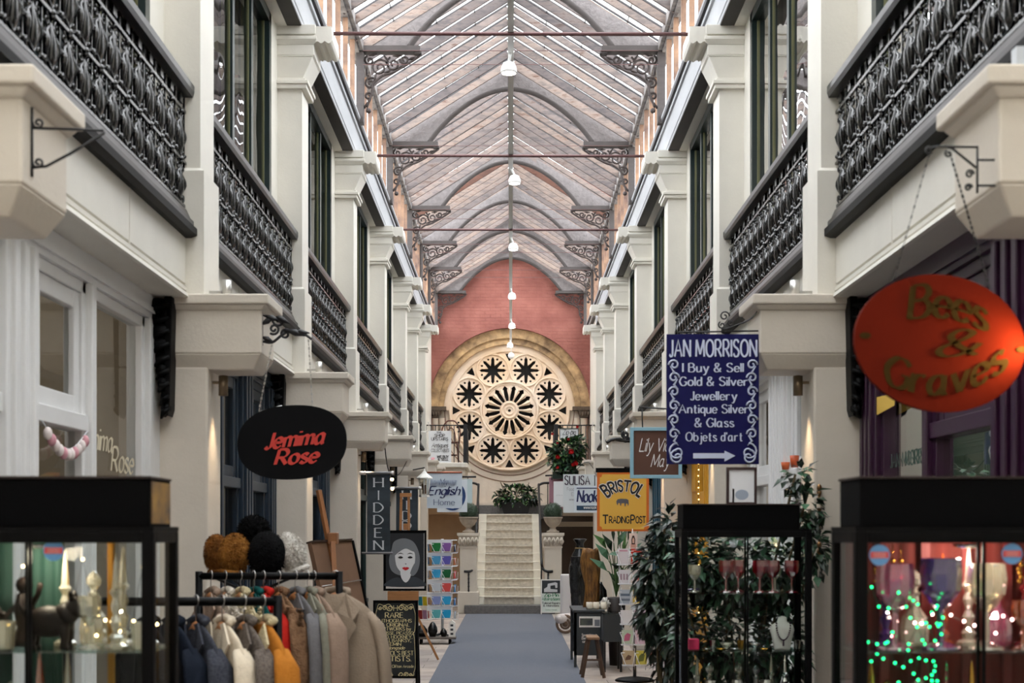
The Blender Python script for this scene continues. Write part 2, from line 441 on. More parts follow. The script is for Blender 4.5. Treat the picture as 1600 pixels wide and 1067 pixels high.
# ---------------- facades ----------------
def sx(s, a): return s * a
def sbox(mb, s, xa, xb, y0, y1, z0, z1, mi=0): return mb.box(s * xa, s * xb, y0, y1, z0, z1, mi)
def sprism(mb, s, poly, y0, y1, mi=0): return mb.prism([(s * p[0], h(p[1])) for p in poly], 'y', y0, y1, mi)

def pilaster(i, s):
    y0 = PY[i]; y1 = y0 + 0.35
    root = thing('pilaster', f'cream upper-storey pilaster with flared capital, {ORD[i]} from the entrance along the {SIDE[s]} wall', 'pilaster', (s * 1.8, y0 + .17, h(1.29)), group='upper-storey pilasters', kind='structure')
    a = MB()
    sbox(a, s, 1.70, 2.0, y0, y1, h(1.99), h(3.6))
    sbox(a, s, 1.675, 2.0, y0 - .025, y1 + .02, h(1.2), h(1.97))
    a.frus((s * 1.675, s * 2.0, y0 - .025, y1 + .02), h(1.97), (s * 1.70, s * 2.0, y0, y1), h(1.99))
    a.build('shaft', CREAM, root)
    c = MB()
    sprism_cap(c, s, y0, y1)
    c.build('capital', CREAM, root, bevel=0.006)
    e = MB()
    prof = []
    zt, zb = 4.10, 3.955
    prof = [(1.60, zt), (1.455, zt), (1.45, zb + .04)]
    for k in range(1, 12):
        t = k / 12; prof.append((1.45 + t * 0.15, zb + .02 - 0.022 * abs(sin(t * PI * 2.5)) + .01))
    prof.append((1.60, zb + .02))
    sprism(e, s, prof, y0 - .04, y1 + .08)
    e.build('beam_end', CREAM, root)
    return root

def sprism_cap(c, s, y0, y1):
    def slab(x, ov, za, zb, mi=0): sbox(c, s, x, 2.0, y0 - ov, y1 + ov, h(za), h(zb), mi)
    slab(1.66, .035, 3.60, 3.635); slab(1.645, .05, 3.635, 3.665); slab(1.67, .02, 3.665, 3.69)
    c.frus((s * 1.69, s * 2.0, y0 - .005, y1 + .005), h(3.69), (s * 1.61, s * 2.0, y0 - .03, y1 + .03), h(3.86))
    slab(1.605, .035, 3.86, 3.87); slab(1.60, .03, 3.872, 3.955)
    c.frus((s * 1.60, s * 2.0, y0 - .03, y1 + .03), h(3.955), (s * 1.575, s * 2.0, y0 - .055, y1 + .055), h(3.99))
    slab(1.575, .055, 3.99, 4.02); slab(1.60, .03, 4.02, 4.035); slab(1.585, .045, 4.035, 4.115)

def corbel(i, s):
    y0 = PY[i] - .06; y1 = PY[i] + .40
    root = thing('corbel_block', f'cream corbel block with projecting slab over the pier, {ORD[i]} from the entrance on the {SIDE[s]} wall', 'corbel', (s * 1.6, y0 + .2, h(.89)), group='corbel blocks', kind='structure')
    b = MB()
    sbox(b, s, 1.36, 2.1, y0 + .03, y1 - .03, h(.97), h(1.215))
    b.frus((s * 1.41, s * 2.1, y0 + .075, y1 - .075), h(.885), (s * 1.36, s * 2.1, y0 + .03, y1 - .03), h(.97))
    b.build('block', CREAM2, root, bevel=0.008)
    t = MB()
    t.frus((s * 1.355, s * 2.1, y0 + .02, y1 - .02), h(1.205), (s * 1.33, s * 2.1, y0, y1), h(1.235))
    sbox(t, s, 1.315, 2.1, y0 - .012, y1 + .012, h(1.235), h(1.29))
    t.build('slab', CREAM2, root, bevel=0.008)
    return root

def pier(i, s):
    y0 = PY[i]; y1 = y0 + .35
    o = MB(); sbox(o, s, 1.66, 2.15, y0, y1, 0, h(.9)); sbox(o, s, 1.64, 2.15, y0 - .02, y1 + .02, 0, .18)
    sbox(o, s, 1.9, 2.15, y0, y1, h(.9), h(1.3))
    o = o.build('pier', CREAM2, bevel=0.012)
    return tag(o, f'plain cream ground-floor pier between shopfronts, {ORD[i]} from the entrance along the {SIDE[s]} side', 'pier', 'ground-floor piers', 'structure')

def bay_shell(i, s, y0, y1, name):
    """beams of one bay between two pilasters"""
    f = MB()
    sprism(f, s, [(1.775, 1.60), (1.775, 1.352), (1.80, 1.347), (1.80, 1.337), (1.768, 1.332), (1.768, 1.312), (1.79, 1.307), (1.79, 1.298), (1.755, 1.293), (1.75, 1.272), (1.77, 1.268), (2.1, 1.268), (2.1, 1.60)], y0, y1)
    for q in (0.33, 0.66):   # board joints on the fascia
        sbox(f, s, 1.772, 1.78, y0 + (y1 - y0) * q, y0 + (y1 - y0) * q + .006, h(1.33), h(1.6))
    o = f.build('beam', CREAM)
    tag(o, f'cream boarded fascia beam with moulded lower edge below the balcony railing, {name}', 'beam', 'fascia beams', 'structure')
    root = thing('cornice_beam', f'cornice beam with dark soffit and gutter above the upper windows, {name}', 'beam', (s * 1.7, (y0 + y1) / 2, h(3.6)), group='cornice beams', kind='structure')
    a = MB(); sprism(a, s, [(2.1, 4.10), (1.815, 4.10), (1.815, 4.12), (2.1, 4.12)], y0, y1); a.build('lintel', CREAM, root)
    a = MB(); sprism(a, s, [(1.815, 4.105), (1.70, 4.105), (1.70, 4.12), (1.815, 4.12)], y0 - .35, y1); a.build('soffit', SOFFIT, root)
    a = MB(); sprism(a, s, [(2.1, 4.12), (1.698, 4.12), (1.698, 4.15), (1.69, 4.16), (1.685, 4.40), (2.1, 4.42)], y0 - .35, y1); a.build('fascia', FADED, root)
    return root

def clerestory(s):
    root = thing('clerestory', f'row of narrow timber-framed clerestory lights under the eaves of the {SIDE[s]} wall', 'clerestory', (s * 1.66, 15, h(4.05)), kind='structure')
    g = MB(); sprism(g, s, [(1.70, 4.40), (1.665, 4.40), (1.665, 4.43), (1.64, 4.435), (1.635, 4.47), (1.65, 4.475), (1.75, 4.48), (1.75, 4.40)], -1, END)
    g.build('gutter', LEAD, root)
    g = MB(); sprism(g, s, [(1.636, 4.472), (1.632, 4.495), (1.65, 4.50), (1.655, 4.476)], -1, END); g.build('gutter_lip', FADED, root)
    g = MB(); sprism(g, s, [(1.665, 4.39), (1.66, 4.415), (1.68, 4.415), (1.685, 4.39)], -1, END); g.build('gutter_lip', FADED, root)
    g = MB(); sbox(g, s, 1.655, 1.73, -1, END, h(4.47), h(4.53)); sbox(g, s, 1.645, 1.72, -1, END, h(5.2), h(5.3)); g.build('rail', WGREY, root)
    mm = MB(); y = -0.8
    while y < END - .2:
        sbox(mm, s, 1.652, 1.70, y, y + .06, h(4.53), h(5.2)); y += 0.633
    mm.build('mullions', mat('brown_clerestory_timber', (168, 132, 104), .6, var=.35, rgb2=(92, 70, 64), scale=3), root)
    g = MB(); g.add([(s * 1.68, -1, h(4.5)), (s * 1.68, END, h(4.5)), (s * 1.68, END, h(5.2)), (s * 1.68, -1, h(5.2))], [(0, 1, 2, 3)]); g.build('pane', GLASSR, root)

def upper_window(i, s, y0, y1, name, n=4):
    root = thing('window_%d' % (i + 1 if s < 0 else i + 9), f'tall dark green upper window behind the balcony railing, {name}', 'window', (s * 1.93, (y0 + y1) / 2, h(1.6)), group='upper windows', kind='structure')
    st = MB()                           # plain wall strips beside the pilasters
    sbox(st, s, 1.90, 2.05, y0, y0 + .30, h(1.6), h(4.10)); sbox(st, s, 1.90, 2.05, y1 - .30, y1, h(1.6), h(4.10))
    st.build('jamb', CREAM, root)
    a, b = y0 + .30, y1 - .30
    fr = MB()
    sbox(fr, s, 1.90, 2.02, a, a + .09, h(1.6), h(4.10)); sbox(fr, s, 1.90, 2.02, b - .09, b, h(1.6), h(4.10))
    sbox(fr, s, 1.90, 2.02, a, b, h(4.02), h(4.10)); sbox(fr, s, 1.90, 2.02, a, b, h(1.6), h(2.0))
    fr.build('frame', DGREEN, root)
    mu = MB(); ws = MB()
    for k in range(1, n):
        y = a + (b - a) * k / n
        sbox(mu, s, 1.922, 2.02, y - .036, y + .036, h(2.0), h(4.02))
        sbox(ws, s, 1.940, 2.0, y - .047, y - .035, h(2.0), h(4.02)); sbox(ws, s, 1.940, 2.0, y + .035, y + .047, h(2.0), h(4.02))
    sbox(ws, s, 1.94, 2.0, a + .09, a + .103, h(2.0), h(4.02)); sbox(ws, s, 1.94, 2.0, b - .103, b - .09, h(2.0), h(4.02))
    mu.build('mullion', DGREEN, root); ws.build('weather_strip', BRASS_STRIP, root)
    g = MB(); g.add([(s * 1.95, a, h(2.0)), (s * 1.95, b, h(2.0)), (s * 1.95, b, h(4.02)), (s * 1.95, a, h(4.02))], [(0, 1, 2, 3)])
    g.build('pane', GLASSW, root)

# cast-iron balcony railing: leafy balusters between rails
def lattice_unit(mb, y, x, w, z0, z1):
    """one casting: two tiers of long acanthus leaves, scrolls and beads in the y-z plane"""
    zm = z0 + (z1 - z0) * .47
    for zz0, zz1, fl in ((z0 + .015, zm - .01, 1), (zm + .01, z1 - .01, -1)):
        hh = zz1 - zz0
        # long leaf, belly at the bottom, twisted a little out of plane
        pts = [(x, y, zz0 + hh * .05), (x + .006, y + .004, zz0 + hh * .25), (x + .012, y - .004, zz0 + hh * .5), (x + .004, y + .004, zz0 + hh * .75), (x, y, zz0 + hh)]
        mb.tube(pts, [.012, .033, .027, .016, .008], 7, flat=.5)
        # side leaves curving away
        for sd in (-1, 1):
            q = smooth([(0, .02), (.035, .22), (.062, .45), (.045, .66), (.02, .78), (.03, .9)], 3)
            mb.tube([(x + .006 * cos(k), y + sd * a * w / .2, zz0 + b * hh) for k, (a, b) in enumerate(q)], [.006 + .013 * sin(PI * min(1, k / (len(q) - 1) * 1.15)) for k in range(len(q))], 5, flat=.6)
            sp = spiral(0.055, .0, .027, .005, PI * .5 if sd > 0 else PI * .5, 1.1, 9)
            mb.tube([(x + .004, y + sd * a * w / .2, zz0 + hh * .86 + b) for a, b in sp], .0058, 4)
            sp = spiral(0.06, .0, .022, .005, -PI * .5, 1.0, 8)
            mb.tube([(x + .004, y + sd * a * w / .2, zz0 + hh * .13 + b) for a, b in sp], .0058, 4)
            mb.ball((x + .006, y + sd * .088 * w / .2, zz0 + hh * .1), .012, 5, 4)
            mb.ball((x + .006, y + sd * .09 * w / .2, zz0 + hh * .52), .013, 5, 4)
        mb.ball((x + .01, y, zz0 + hh * .98), .014, 5, 4)
    mb.ball((x + .008, y, zm), .018, 6, 4)
    mb.bar((x, y + w / 2, z0), (x, y + w / 2, z1), .008, .010)

RAILS = {}
def railing(i, s, y0, y1, name):
    L = y1 - y0
    key = round(L, 2)
    lab = f'black cast-iron leafy balcony railing, {name}'
    if key in RAILS:
        r = copy_tree(RAILS[key], (s * 1.79, (y0 + y1) / 2, h(1.6)), 0 if s < 0 else PI)
        tag(r, lab, 'railing', 'balcony railings'); return
    root = thing('balcony_railing', lab, 'railing', (0, 0, 0), 0, 'balcony railings')
    # built for the left wall, facing +x, centred on its own origin
    a, b = -L / 2, L / 2
    hr = MB(); hr.prism([(-.045, .775), (.05, .775), (.058, .80), (.058, .835), (.035, .865), (-.035, .865), (-.045, .84)], 'y', a, b); hr.build('handrail', BLACK if False else SILLD, root)
    fz = MB(); fz.box(-.004, .012, a, b, .685, .70)
    n = max(4, round(L / .215)); w = L / n
    for k in range(n):
        y = a + (k + .5) * w
        fz.box(-.006, .014, y - .028, y + .028, .715, .765); fz.bar((0, y + w / 2, .70), (0, y + w / 2, .78), .012, .012)
    fz.box(-.004, .004, a, b, .765, .78)
    fz.build('frieze', IRON, root)
    la = MB()
    for k in range(n): lattice_unit(la, a + (k + .5) * w, 0, w, .17, .685)
    la.build('lattice', IRON, root)
    mr = MB(); mr.box(-.008, .014, a, b, .405, .42); mr.box(-.008, .014, a, b, .165, .18); mr.build('rail', IRON, root)
    MB().prism([(-.06, 0), (.045, 0), (.078, .012), (.078, .05), (.06, .055), (-.06, .055)], 'y', a, b).build('sill_edge', BLACK, root)
    si = MB(); si.prism([(-.06, .056), (.06, .056), (.06, .09), (.045, .10), (.02, .155), (-.06, .165)], 'y', a, b); si.build('sill', SILL, root)
    RAILS[key] = root
    root.location = (s * 1.79, (y0 + y1) / 2, h(1.6)); root.rotation_euler = (0, 0, 0 if s < 0 else PI)
SILLD = mat('weathered_handrail_paint', (24, 24, 28), 0.28, var=0.45, scale=3.0, stretch=(4, .7, 4))

BAYN = ['second', 'third', 'fourth', 'fifth', 'sixth', 'seventh', 'eighth']
for s in (-1, 1):
    for i in range(8):
        pilaster(i, s); corbel(i, s); pier(i, s)
    for i in range(7):
        y0, y1 = PY[i] + .35, PY[i + 1]
        nm = f'{ORD[i]} bay from the entrance on the {SIDE[s]} side'
        bay_shell(i, s, y0, y1, nm); upper_window(i, s, y0, y1, nm, 4 if i < 5 else 3); railing(i, s, y0, y1, nm)
    # near bay beside the camera and the last gap before the end wall
    o = MB(); sbox(o, s, 1.9, 2.1, -1, PY[0], 0, h(4.42)); sbox(o, s, 1.75, 2.1, PY[7] + .35, END, h(1.3), h(4.42))
    tag(o.build('wall_' + SIDE[s], CREAM), f'cream wall ends of the {SIDE[s]} side of the arcade', 'wall', kind='structure')
    clerestory(s)
    # rooms behind the windows
    o = MB()
    sbox(o, s, 4.6, 4.75, -1, 33, 0, h(4.2))
    sbox(o, s, 1.97, 4.7, -1, 33, h(4.12), h(4.3))
    sbox(o, s, 2.1, 4.7, -1, 33, h(1.42), h(1.58))
    for i in range(8): sbox(o, s, 2.12, 4.6, PY[i] + .08, PY[i] + .27, 0, h(4.13))
    tag(o.build('wall_' + SIDE[s] + '_rooms', ROOMWALL), f'pale inner walls of the rooms behind the {SIDE[s]} shopfronts and windows', 'wall', kind='structure')

o = MB(); o.box(-5, 5, -1.6, -1.4, h(.7), 9.5); o.box(-5, -.8, -1.6, -1.4, 0, h(.7)); o.box(.8, 5, -1.6, -1.4, 0, h(.7))  # unseen wall added to cut the sky light coming from the front
tag(o.build('wall_added_entrance', CREAM), 'added unseen cream wall over the arcade entrance, holding back sky light', 'wall', kind='structure')

o = MB().box(-9, 9, -9.4, -9, 0, 11).build('wall_added_opposite', mat('street_brick', (150, 120, 104), .85, var=.2))  # unseen wall added to block sky and weaken reflections in the cabinets
tag(o, 'added unseen wall across the street, blocking the sky behind the entrance', 'wall', kind='structure')
o = MB().box(-9, 9, -9, -6, -.2, 0).build('ground_street', mat('street_asphalt', (90, 90, 92), .9)); tag(o, 'grey street surface outside the entrance', 'street', kind='structure')
# ---------------- roof ----------------
EAVE = (1.66, 5.27); RIDGE = 6.32
SL = Vector((-EAVE[0], 0, RIDGE - EAVE[1])).normalized()
PEEL = bpy.data.materials.new('peeling_white_rafter'); PEEL.use_nodes = True; MATS['peel'] = PEEL
_n = PEEL.node_tree.nodes; _l = PEEL.node_tree.links; _b = _n['Principled BSDF']; _b.inputs['Roughness'].default_value = .75
_tc = _n.new('ShaderNodeTexCoord'); _mp = _n.new('ShaderNodeMapping'); _mp.inputs['Scale'].default_value = (1.2, 5, 5)
_nz = _n.new('ShaderNodeTexNoise'); _nz.inputs['Scale'].default_value = 3.2; _nz.inputs['Detail'].default_value = 8; _nz.inputs['Roughness'].default_value = .7
_l.new(_tc.outputs['Object'], _mp.inputs[0]); _l.new(_mp.outputs[0], _nz.inputs['Vector'])
_cr = _n.new('ShaderNodeValToRGB'); _e = _cr.color_ramp.elements
_e[0].position = .30; _e[0].color = lin((92, 62, 48)); _e[1].position = .46; _e[1].color = lin((150, 138, 132))
_e2 = _cr.color_ramp.elements.new(.62); _e2.color = lin((112, 106, 106)); _e3 = _cr.color_ramp.elements.new(.75); _e3.color = lin((166, 148, 134))
_l.new(_nz.outputs['Fac'], _cr.inputs[0])
_g = _n.new('ShaderNodeNewGeometry'); _r2 = _n.new('ShaderNodeValToRGB'); _q = _r2.color_ramp.elements
_q[0].position = 0; _q[0].color = lin((150, 84, 44)); _q[1].position = .05; _q[1].color = lin((150, 84, 44))
for p_, c_ in ((.055, (150, 150, 158)), (.25, (190, 186, 188)), (.5, (236, 224, 214)), (.75, (206, 204, 208)), (1.0, (250, 240, 230))):
    e_ = _r2.color_ramp.elements.new(p_); e_.color = lin(c_)
_l.new(_g.outputs['Random Per Island'], _r2.inputs[0])
_mx = _n.new('ShaderNodeMixRGB'); _mx.blend_type = 'MULTIPLY'; _mx.inputs[0].default_value = .9
_l.new(_cr.outputs[0], _mx.inputs[1]); _l.new(_r2.outputs[0], _mx.inputs[2]); _l.new(_mx.outputs[0], _b.inputs['Base Color'])

roof = thing('roof', 'pitched glass roof on peeling timber rafters over the whole arcade', 'roof', (0, 15, h(5.3)), kind='structure')
for s in (-1, 1):
    rf = MB(); y = -0.9; k = 0
    while y < END - .1:
        p0 = Vector((s * 1.70, y, h(5.27))); p1 = Vector((s * .03, y, h(6.32)))
        rf.bar(p0 + Vector((0, random.uniform(-.015, .015), -.046)), p1 + Vector((0, 0, -.046)), .036, .080 + random.uniform(-.012, .02))
        y += .40; k += 1
    rf.build('rafters', PEEL, roof)
    g = MB(); g.add([(s * 1.78, -1, h(5.235)), (s * 1.78, END, h(5.235)), (0, END, h(6.345)), (0, -1, h(6.345))], [(0, 1, 2, 3)])
    g.build('pane', GLASSR, roof)
    gb = MB(); y = -0.9
    while y < END - .1:      # glazing laps
        gb.bar((s * 1.72, y, h(5.275)), (s * .02, y, h(6.345)), .02, .02); y += .40
    for q in (.25, .5, .75):
        gb.bar((s * 1.70 * (1 - q), -1, h(5.29 + 1.06 * q)), (s * 1.70 * (1 - q), END, h(5.29 + 1.06 * q)), .012, .006)
    gb.build('glazing_bars', LEAD, roof)
    wp = MB(); sbox(wp, s, 1.60, 1.74, -1, END, h(5.22), h(5.33)); wp.build('wall_plate', WGREY, roof)
rb = MB().box(-.03, .03, -1, END, h(6.14), h(6.34)); rb.build('ridge_board', TGREY, roof)

# arched trusses with carved spandrels on bracketed posts
def scrolls(mb, sgn):
    """carved foliage in the corner between post and arm; local x to the hall centre, z down from 0"""
    def T(pts, r=.013): mb.tube([(sgn * p[0], 0, p[1]) for p in pts], r, 5)
    T(smooth([(.0, -.60), (.06, -.52), (.09, -.42), (.10, -.34), (.16, -.28), (.22, -.24)], 4), .015)
    T(spiral(.17, -.16, .10, .02, 0, 1.6, 22)); T(spiral(.07, -.33, .065, .012, 1, 1.5, 18)); T(spiral(.32, -.12, .08, .015, 2, 1.4, 18))
    T(spiral(.06, -.08, .055, .01, 2, 1.3, 14)); T(spiral(.44, -.075, .05, .012, 3, 1.3, 14)); T(spiral(.05, -.47, .045, .01, 0, 1.3, 14))
    T(smooth([(.22, -.24), (.30, -.22), (.40, -.17), (.50, -.11), (.62, -.03)], 4), .015)
    for cx, cz, a in ((.26, -.2, .3), (.40, -.15, .6), (.12, -.27, 1.2), (.52, -.06, .4), (.24, -.06, 2.2), (.03, -.2, 1.5), (.04, -.56, 1.4), (.1, -.02, .2), (.36, -.03, .1)):
        mb.tube([(sgn * (cx - .05 * cos(a)), 0, cz - .05 * sin(a)), (sgn * cx, .006, cz), (sgn * (cx + .05 * cos(a)), 0, cz + .05 * sin(a))], [.006, .026, .005], 5, flat=.6)
    mb.ball((sgn * .05, 0, -.63), .03, 6, 5)

FILI = mat('grey_brown_carved_wood', (66, 56, 54), 0.6, var=.3, scale=10)
def truss(i, y, last=False):
    nm = 'against the red end wall' if last else f'{ORD[i]} from the entrance'
    root = thing('roof_truss', f'grey arched timber roof truss on carved corner brackets, {nm}', 'truss', (0, y, h(5.3)), group='roof trusses', kind='structure')
    for s in (-1, 1):
        p = MB(); sbox(p, s, 1.60, 1.68, y - .06, y + .06, h(4.44), h(5.28)); p.build('post', TGREY, root)
        a = MB(); sbox(a, s, .985, 1.68, y - .07, y + .07, h(5.215), h(5.275)); sbox(a, s, .97, 1.05, y - .05, y + .05, h(5.195), h(5.22)); a.build('arm', TGREY, root)
        f = MB(); scrolls(f, -s); f.xf(Matrix.Translation((s * 1.60, y, h(5.215)))); f.build('carved_bracket', FILI, root)
    inner = smooth([(1.12, 5.28), (.98, 5.46), (.78, 5.66), (.52, 5.85), (.26, 5.97), (0, 6.02)], 5)
    poly = [(1.66, 5.28)] + [(1.12, 5.28)] + inner[1:-1] + [(0, 6.02)] + [(-a, b) for a, b in inner[-2:0:-1]] + [(-1.12, 5.28), (-1.66, 5.28), (0, 6.30)]
    b = MB(); b.prism([(a, h(c)) for a, c in poly], 'y', y - .025, y + .025)
    b.build('arch_board', ARCHB, root)
    r = MB(); pts = [(a, y, h(c)) for a, c in inner] + [(-a, y, h(c)) for a, c in inner[-2::-1]]
    r.tube(pts, .032, 6, flat=1.4); r.build('arch_moulding', TGREY, root)
ARCHB = mat('grey_relief_board', (128, 122, 122), 0.7, var=.3, scale=14, bump=.5, bscale=26)
for i in range(8): truss(i, PY[i] + .12)
truss(8, END - .12, True)

# tie rods and wires
for i in (1, 2, 3, 4):
    o = MB().tube([(-1.5, PY[i] + .1, h(4.09)), (1.5, PY[i] + .1, h(4.085))], .016, 6).build('tie_rod', RUSTROD)
    tag(o, f'thin red-brown iron tie rod spanning the arcade between capitals, {["nearest", "second", "third", "fourth"][i - 1]} from the entrance', 'rod', 'iron tie rods', 'structure')
for i in range(3, 8):
    o = MB()
    for dz in (-.05, -.2): o.tube([(-1.6, PY[i] + .0, h(5.25 + dz)), (1.6, PY[i], h(5.25 + dz))], .004, 4)
    o = o.build('bracing_wire', RUSTROD); tag(o, f'pair of thin bracing wires strung across under the {ORD[i]} truss', 'wire', 'bracing wires')

# lighting track and its lamps
TRACK = mat('white_conduit', (226, 226, 224), .4)
tr = thing('lighting_track', 'long white lighting conduit hung along the middle of the arcade', 'lighting track', (0, 15, h(4.1)))
MB().box(-.026, .026, 2, 30.7, h(4.10), h(4.15)).build('conduit', TRACK, tr)
hg = MB()
for y in [PY[k] + .12 for k in range(8)]: hg.tube([(0, y, h(4.13)), (0, y, h(6.1))], .008, 5)
hg.build('hanger_rods', TRACK, tr)
LAMPE = mat('lamp_lens', (255, 244, 225), .4, emit=14)
LAMPW = mat('lamp_white_shell', (240, 240, 240), .35, emit=0.0)
for k, (px, py) in enumerate(((795, 112), (804, 285), (802, 389), (800, 465), (800, 511), (797, 541))):
    y = (4.1 - .16) * F / (830 - py); y = min(y, 30.6)
    x = X(px, y)
    r = thing('track_lamp', f'white dome lamp under the lighting conduit, {ORD[k]} from the entrance', 'lamp', (x, y, h(4.0)), group='dome lamps along the conduit')
    t = MB(); t.tube([(0, y, h(4.11)), (x, y, h(4.02))], .014, 6); t.build('stem', TRACK, r)
    d = MB(); d.lathe([(.02, .10), (.05, .085), (.066, .05), (.07, .012), (.064, 0), (.05, .004)], (x, y, h(3.925)), 16); d.build('shade', LAMPW, r)
    e = MB(); e.lathe([(0.001, .003), (.06, .003)], (x, y, h(3.922)), 14); e.build('lens', LAMPE, r)
    if k == 5:
        b2 = MB(); b2.ball((0.01, 30.62, h(3.78)), .07, 12, 8); o = b2.build('globe_lamp', LAMPW); tag(o, 'small white globe lamp at the far end of the lighting conduit', 'lamp')
        MB().tube([(0.01, 30.62, h(4.1)), (0.01, 30.62, h(3.83))], .008, 5).build('stem', TRACK, None).parent = o
# ---------------- end wall with the rose window ----------------
BR = bpy.data.materials.new('painted_red_brick'); BR.use_nodes = True
_n = BR.node_tree.nodes; _l = BR.node_tree.links; _b = _n['Principled BSDF']; _b.inputs['Roughness'].default_value = .6
_tc = _n.new('ShaderNodeTexCoord'); _mp = _n.new('ShaderNodeMapping'); _mp.inputs['Rotation'].default_value = (PI / 2, 0, 0)
_l.new(_tc.outputs['Object'], _mp.inputs[0])
_bk = _n.new('ShaderNodeTexBrick'); _bk.inputs['Scale'].default_value = 1; _bk.inputs['Brick Width'].default_value = .225; _bk.inputs['Row Height'].default_value = .075; _bk.inputs['Mortar Size'].default_value = .008; _bk.inputs['Mortar Smooth'].default_value = .6
_bk.inputs['Color1'].default_value = (1, 1, 1, 1); _bk.inputs['Color2'].default_value = (.75, .75, .75, 1); _bk.inputs['Mortar'].default_value = (.1, .1, .1, 1)
_l.new(_mp.outputs[0], _bk.inputs['Vector'])
_nz = _n.new('ShaderNodeTexNoise'); _nz.inputs['Scale'].default_value = 2.2; _nz.inputs['Detail'].default_value = 6
_l.new(_mp.outputs[0], _nz.inputs['Vector'])
_cr = _n.new('ShaderNodeValToRGB'); _cr.color_ramp.elements[0].position = .35; _cr.color_ramp.elements[1].position = .7
_cr.color_ramp.elements[0].color = lin((126, 68, 58)); _cr.color_ramp.elements[1].color = lin((152, 92, 80))
_l.new(_nz.outputs['Fac'], _cr.inputs[0]); _l.new(_cr.outputs[0], _b.inputs['Base Color'])
_n2 = _n.new('ShaderNodeTexNoise'); _n2.inputs['Scale'].default_value = 14; _l.new(_mp.outputs[0], _n2.inputs['Vector'])
_ad = _n.new('ShaderNodeMath'); _ad.operation = 'ADD'; _l.new(_bk.outputs['Color'], _ad.inputs[0]); _l.new(_n2.outputs['Fac'], _ad.inputs[1])
_bp = _n.new('ShaderNodeBump'); _bp.inputs['Strength'].default_value = .7; _bp.inputs['Distance'].default_value = .012
_l.new(_ad.outputs[0], _bp.inputs['Height']); _l.new(_bp.outputs[0], _b.inputs['Normal'])

OCHRE = mat('worn_ochre_stone', (204, 168, 122), .8, rgb2=(108, 84, 60), scale=3.6, bump=.3, bscale=12)
ROSE = mat('pale_rose_stone', (236, 218, 200), .75, rgb2=(222, 192, 158), scale=1.2, bump=.15, bscale=20)
ASH = mat('beige_ashlar', (222, 208, 192), .8, var=.12, scale=4, bump=.15, bscale=14)
STEP = mat('gritty_stone_step', (220, 212, 198), .9, rgb2=(186, 178, 164), scale=16, bump=.4, bscale=60)
STEPE = mat('painted_step_end', (232, 227, 214), .6, var=.06)
GRANITE = mat('dark_grey_granite', (112, 110, 110), .8, var=.35, scale=30)
DARK = mat('black_void', (8, 10, 10), .6)

RC = (-0.03, h(2.69))
arch = [(RC[0] + 1.79 * cos(a), RC[1] + 1.79 * sin(a)) for a in [PI * k / 48 for k in range(49)]]
poly = [(2.6, 0), (RC[0] + 1.79, 0)] + arch + [(RC[0] - 1.79, 0), (-2.6, 0), (-2.6, 9.5), (2.6, 9.5)]
o = MB().prism(poly, 'y', END, END + .42).build('wall_end', BR)
tag(o, 'red painted brick end wall with a round arch over the rose window', 'wall', kind='structure')

# ashlar wall with a round hole, and the archivolt rings
o = plate([[(-1.9, 0), (1.9, 0), (1.9, 6.3), (-1.9, 6.3)], circ(RC[0], RC[1], 1.33, 64)], .12, 'wall_ashlar', ASH, M=Matrix.Translation((0, END + .40, 0)) @ XZ)
tag(o, 'beige ashlar stone wall around the rose window above the stairs', 'wall', kind='structure')
vo = thing('stone_arch', 'worn ochre stone arch moulding framing the rose window under the brick arch', 'arch', (RC[0], END + .3, RC[1]), kind='structure')
def ring_prof(name, r0, r1, y0, y1, mt, a0=0.0, a1=PI):
    n = 56; lp = [(RC[0] + r1 * cos(a0 + (a1 - a0) * k / n), RC[1] + r1 * sin(a0 + (a1 - a0) * k / n)) for k in range(n + 1)] + [(RC[0] + r0 * cos(a1 - (a1 - a0) * k / n), RC[1] + r0 * sin(a1 - (a1 - a0) * k / n)) for k in range(n + 1)]
    return plate([lp], y1 - y0, name, mt, vo, Matrix.Translation((0, (y0 + y1) / 2, 0)) @ XZ)
ring_prof('outer_ring', 1.60, 1.80, END + .12, END + .36, OCHRE)
ring_prof('middle_ring', 1.46, 1.61, END + .18, END + .36, OCHRE)
ring_prof('inner_ring', 1.34, 1.47, END + .26, END + .36, ROSE)
for r_ in (1.60, 1.47):
    t = MB(); t.tube([(RC[0] + r_ * cos(PI * k / 48), END + .14 + (.06 if r_ < 1.5 else 0), RC[1] + r_ * sin(PI * k / 48)) for k in range(49)], .022, 6); t.build('roll_moulding', OCHRE, vo)
for r_ in (1.44, 1.58):
    t = MB(); t.tube([(RC[0] + r_ * cos(PI + PI * k / 48), END + .335, RC[1] + r_ * sin(PI + PI * k / 48)) for k in range(49)], .012, 6); t.build('lower_moulding', mat('brown_stone_joint', (140, 112, 96), .8), vo)
for s in (-1, 1):
    for dx, rr in ((1.66, .085), (1.50, .065)):
        c = MB(); c.lathe([(rr, 0.0), (rr, h(2.5)), (rr * 1.1, h(2.51))], (RC[0] + s * dx, END + .25, 0), 12); c.build('shaft', ASH, vo)
    c = MB(); c.frus((RC[0] + s * 1.57, RC[0] + s * 1.76, END + .13, END + .33), h(2.52), (RC[0] + s * 1.52, RC[0] + s * 1.79, END + .1, END + .35), h(2.68)); c.box(RC[0] + s * 1.40, RC[0] + s * 1.79, END + .09, END + .35, h(2.68), h(2.76))
    for k in range(4): c.ball((RC[0] + s * (1.57 + .06 * k), END + .12, h(2.6)), (.03, .03, .06), 6, 5)
    c.build('carved_capital', mat('dark_carved_stone', (96, 80, 66), .85, var=.4, scale=20), vo)

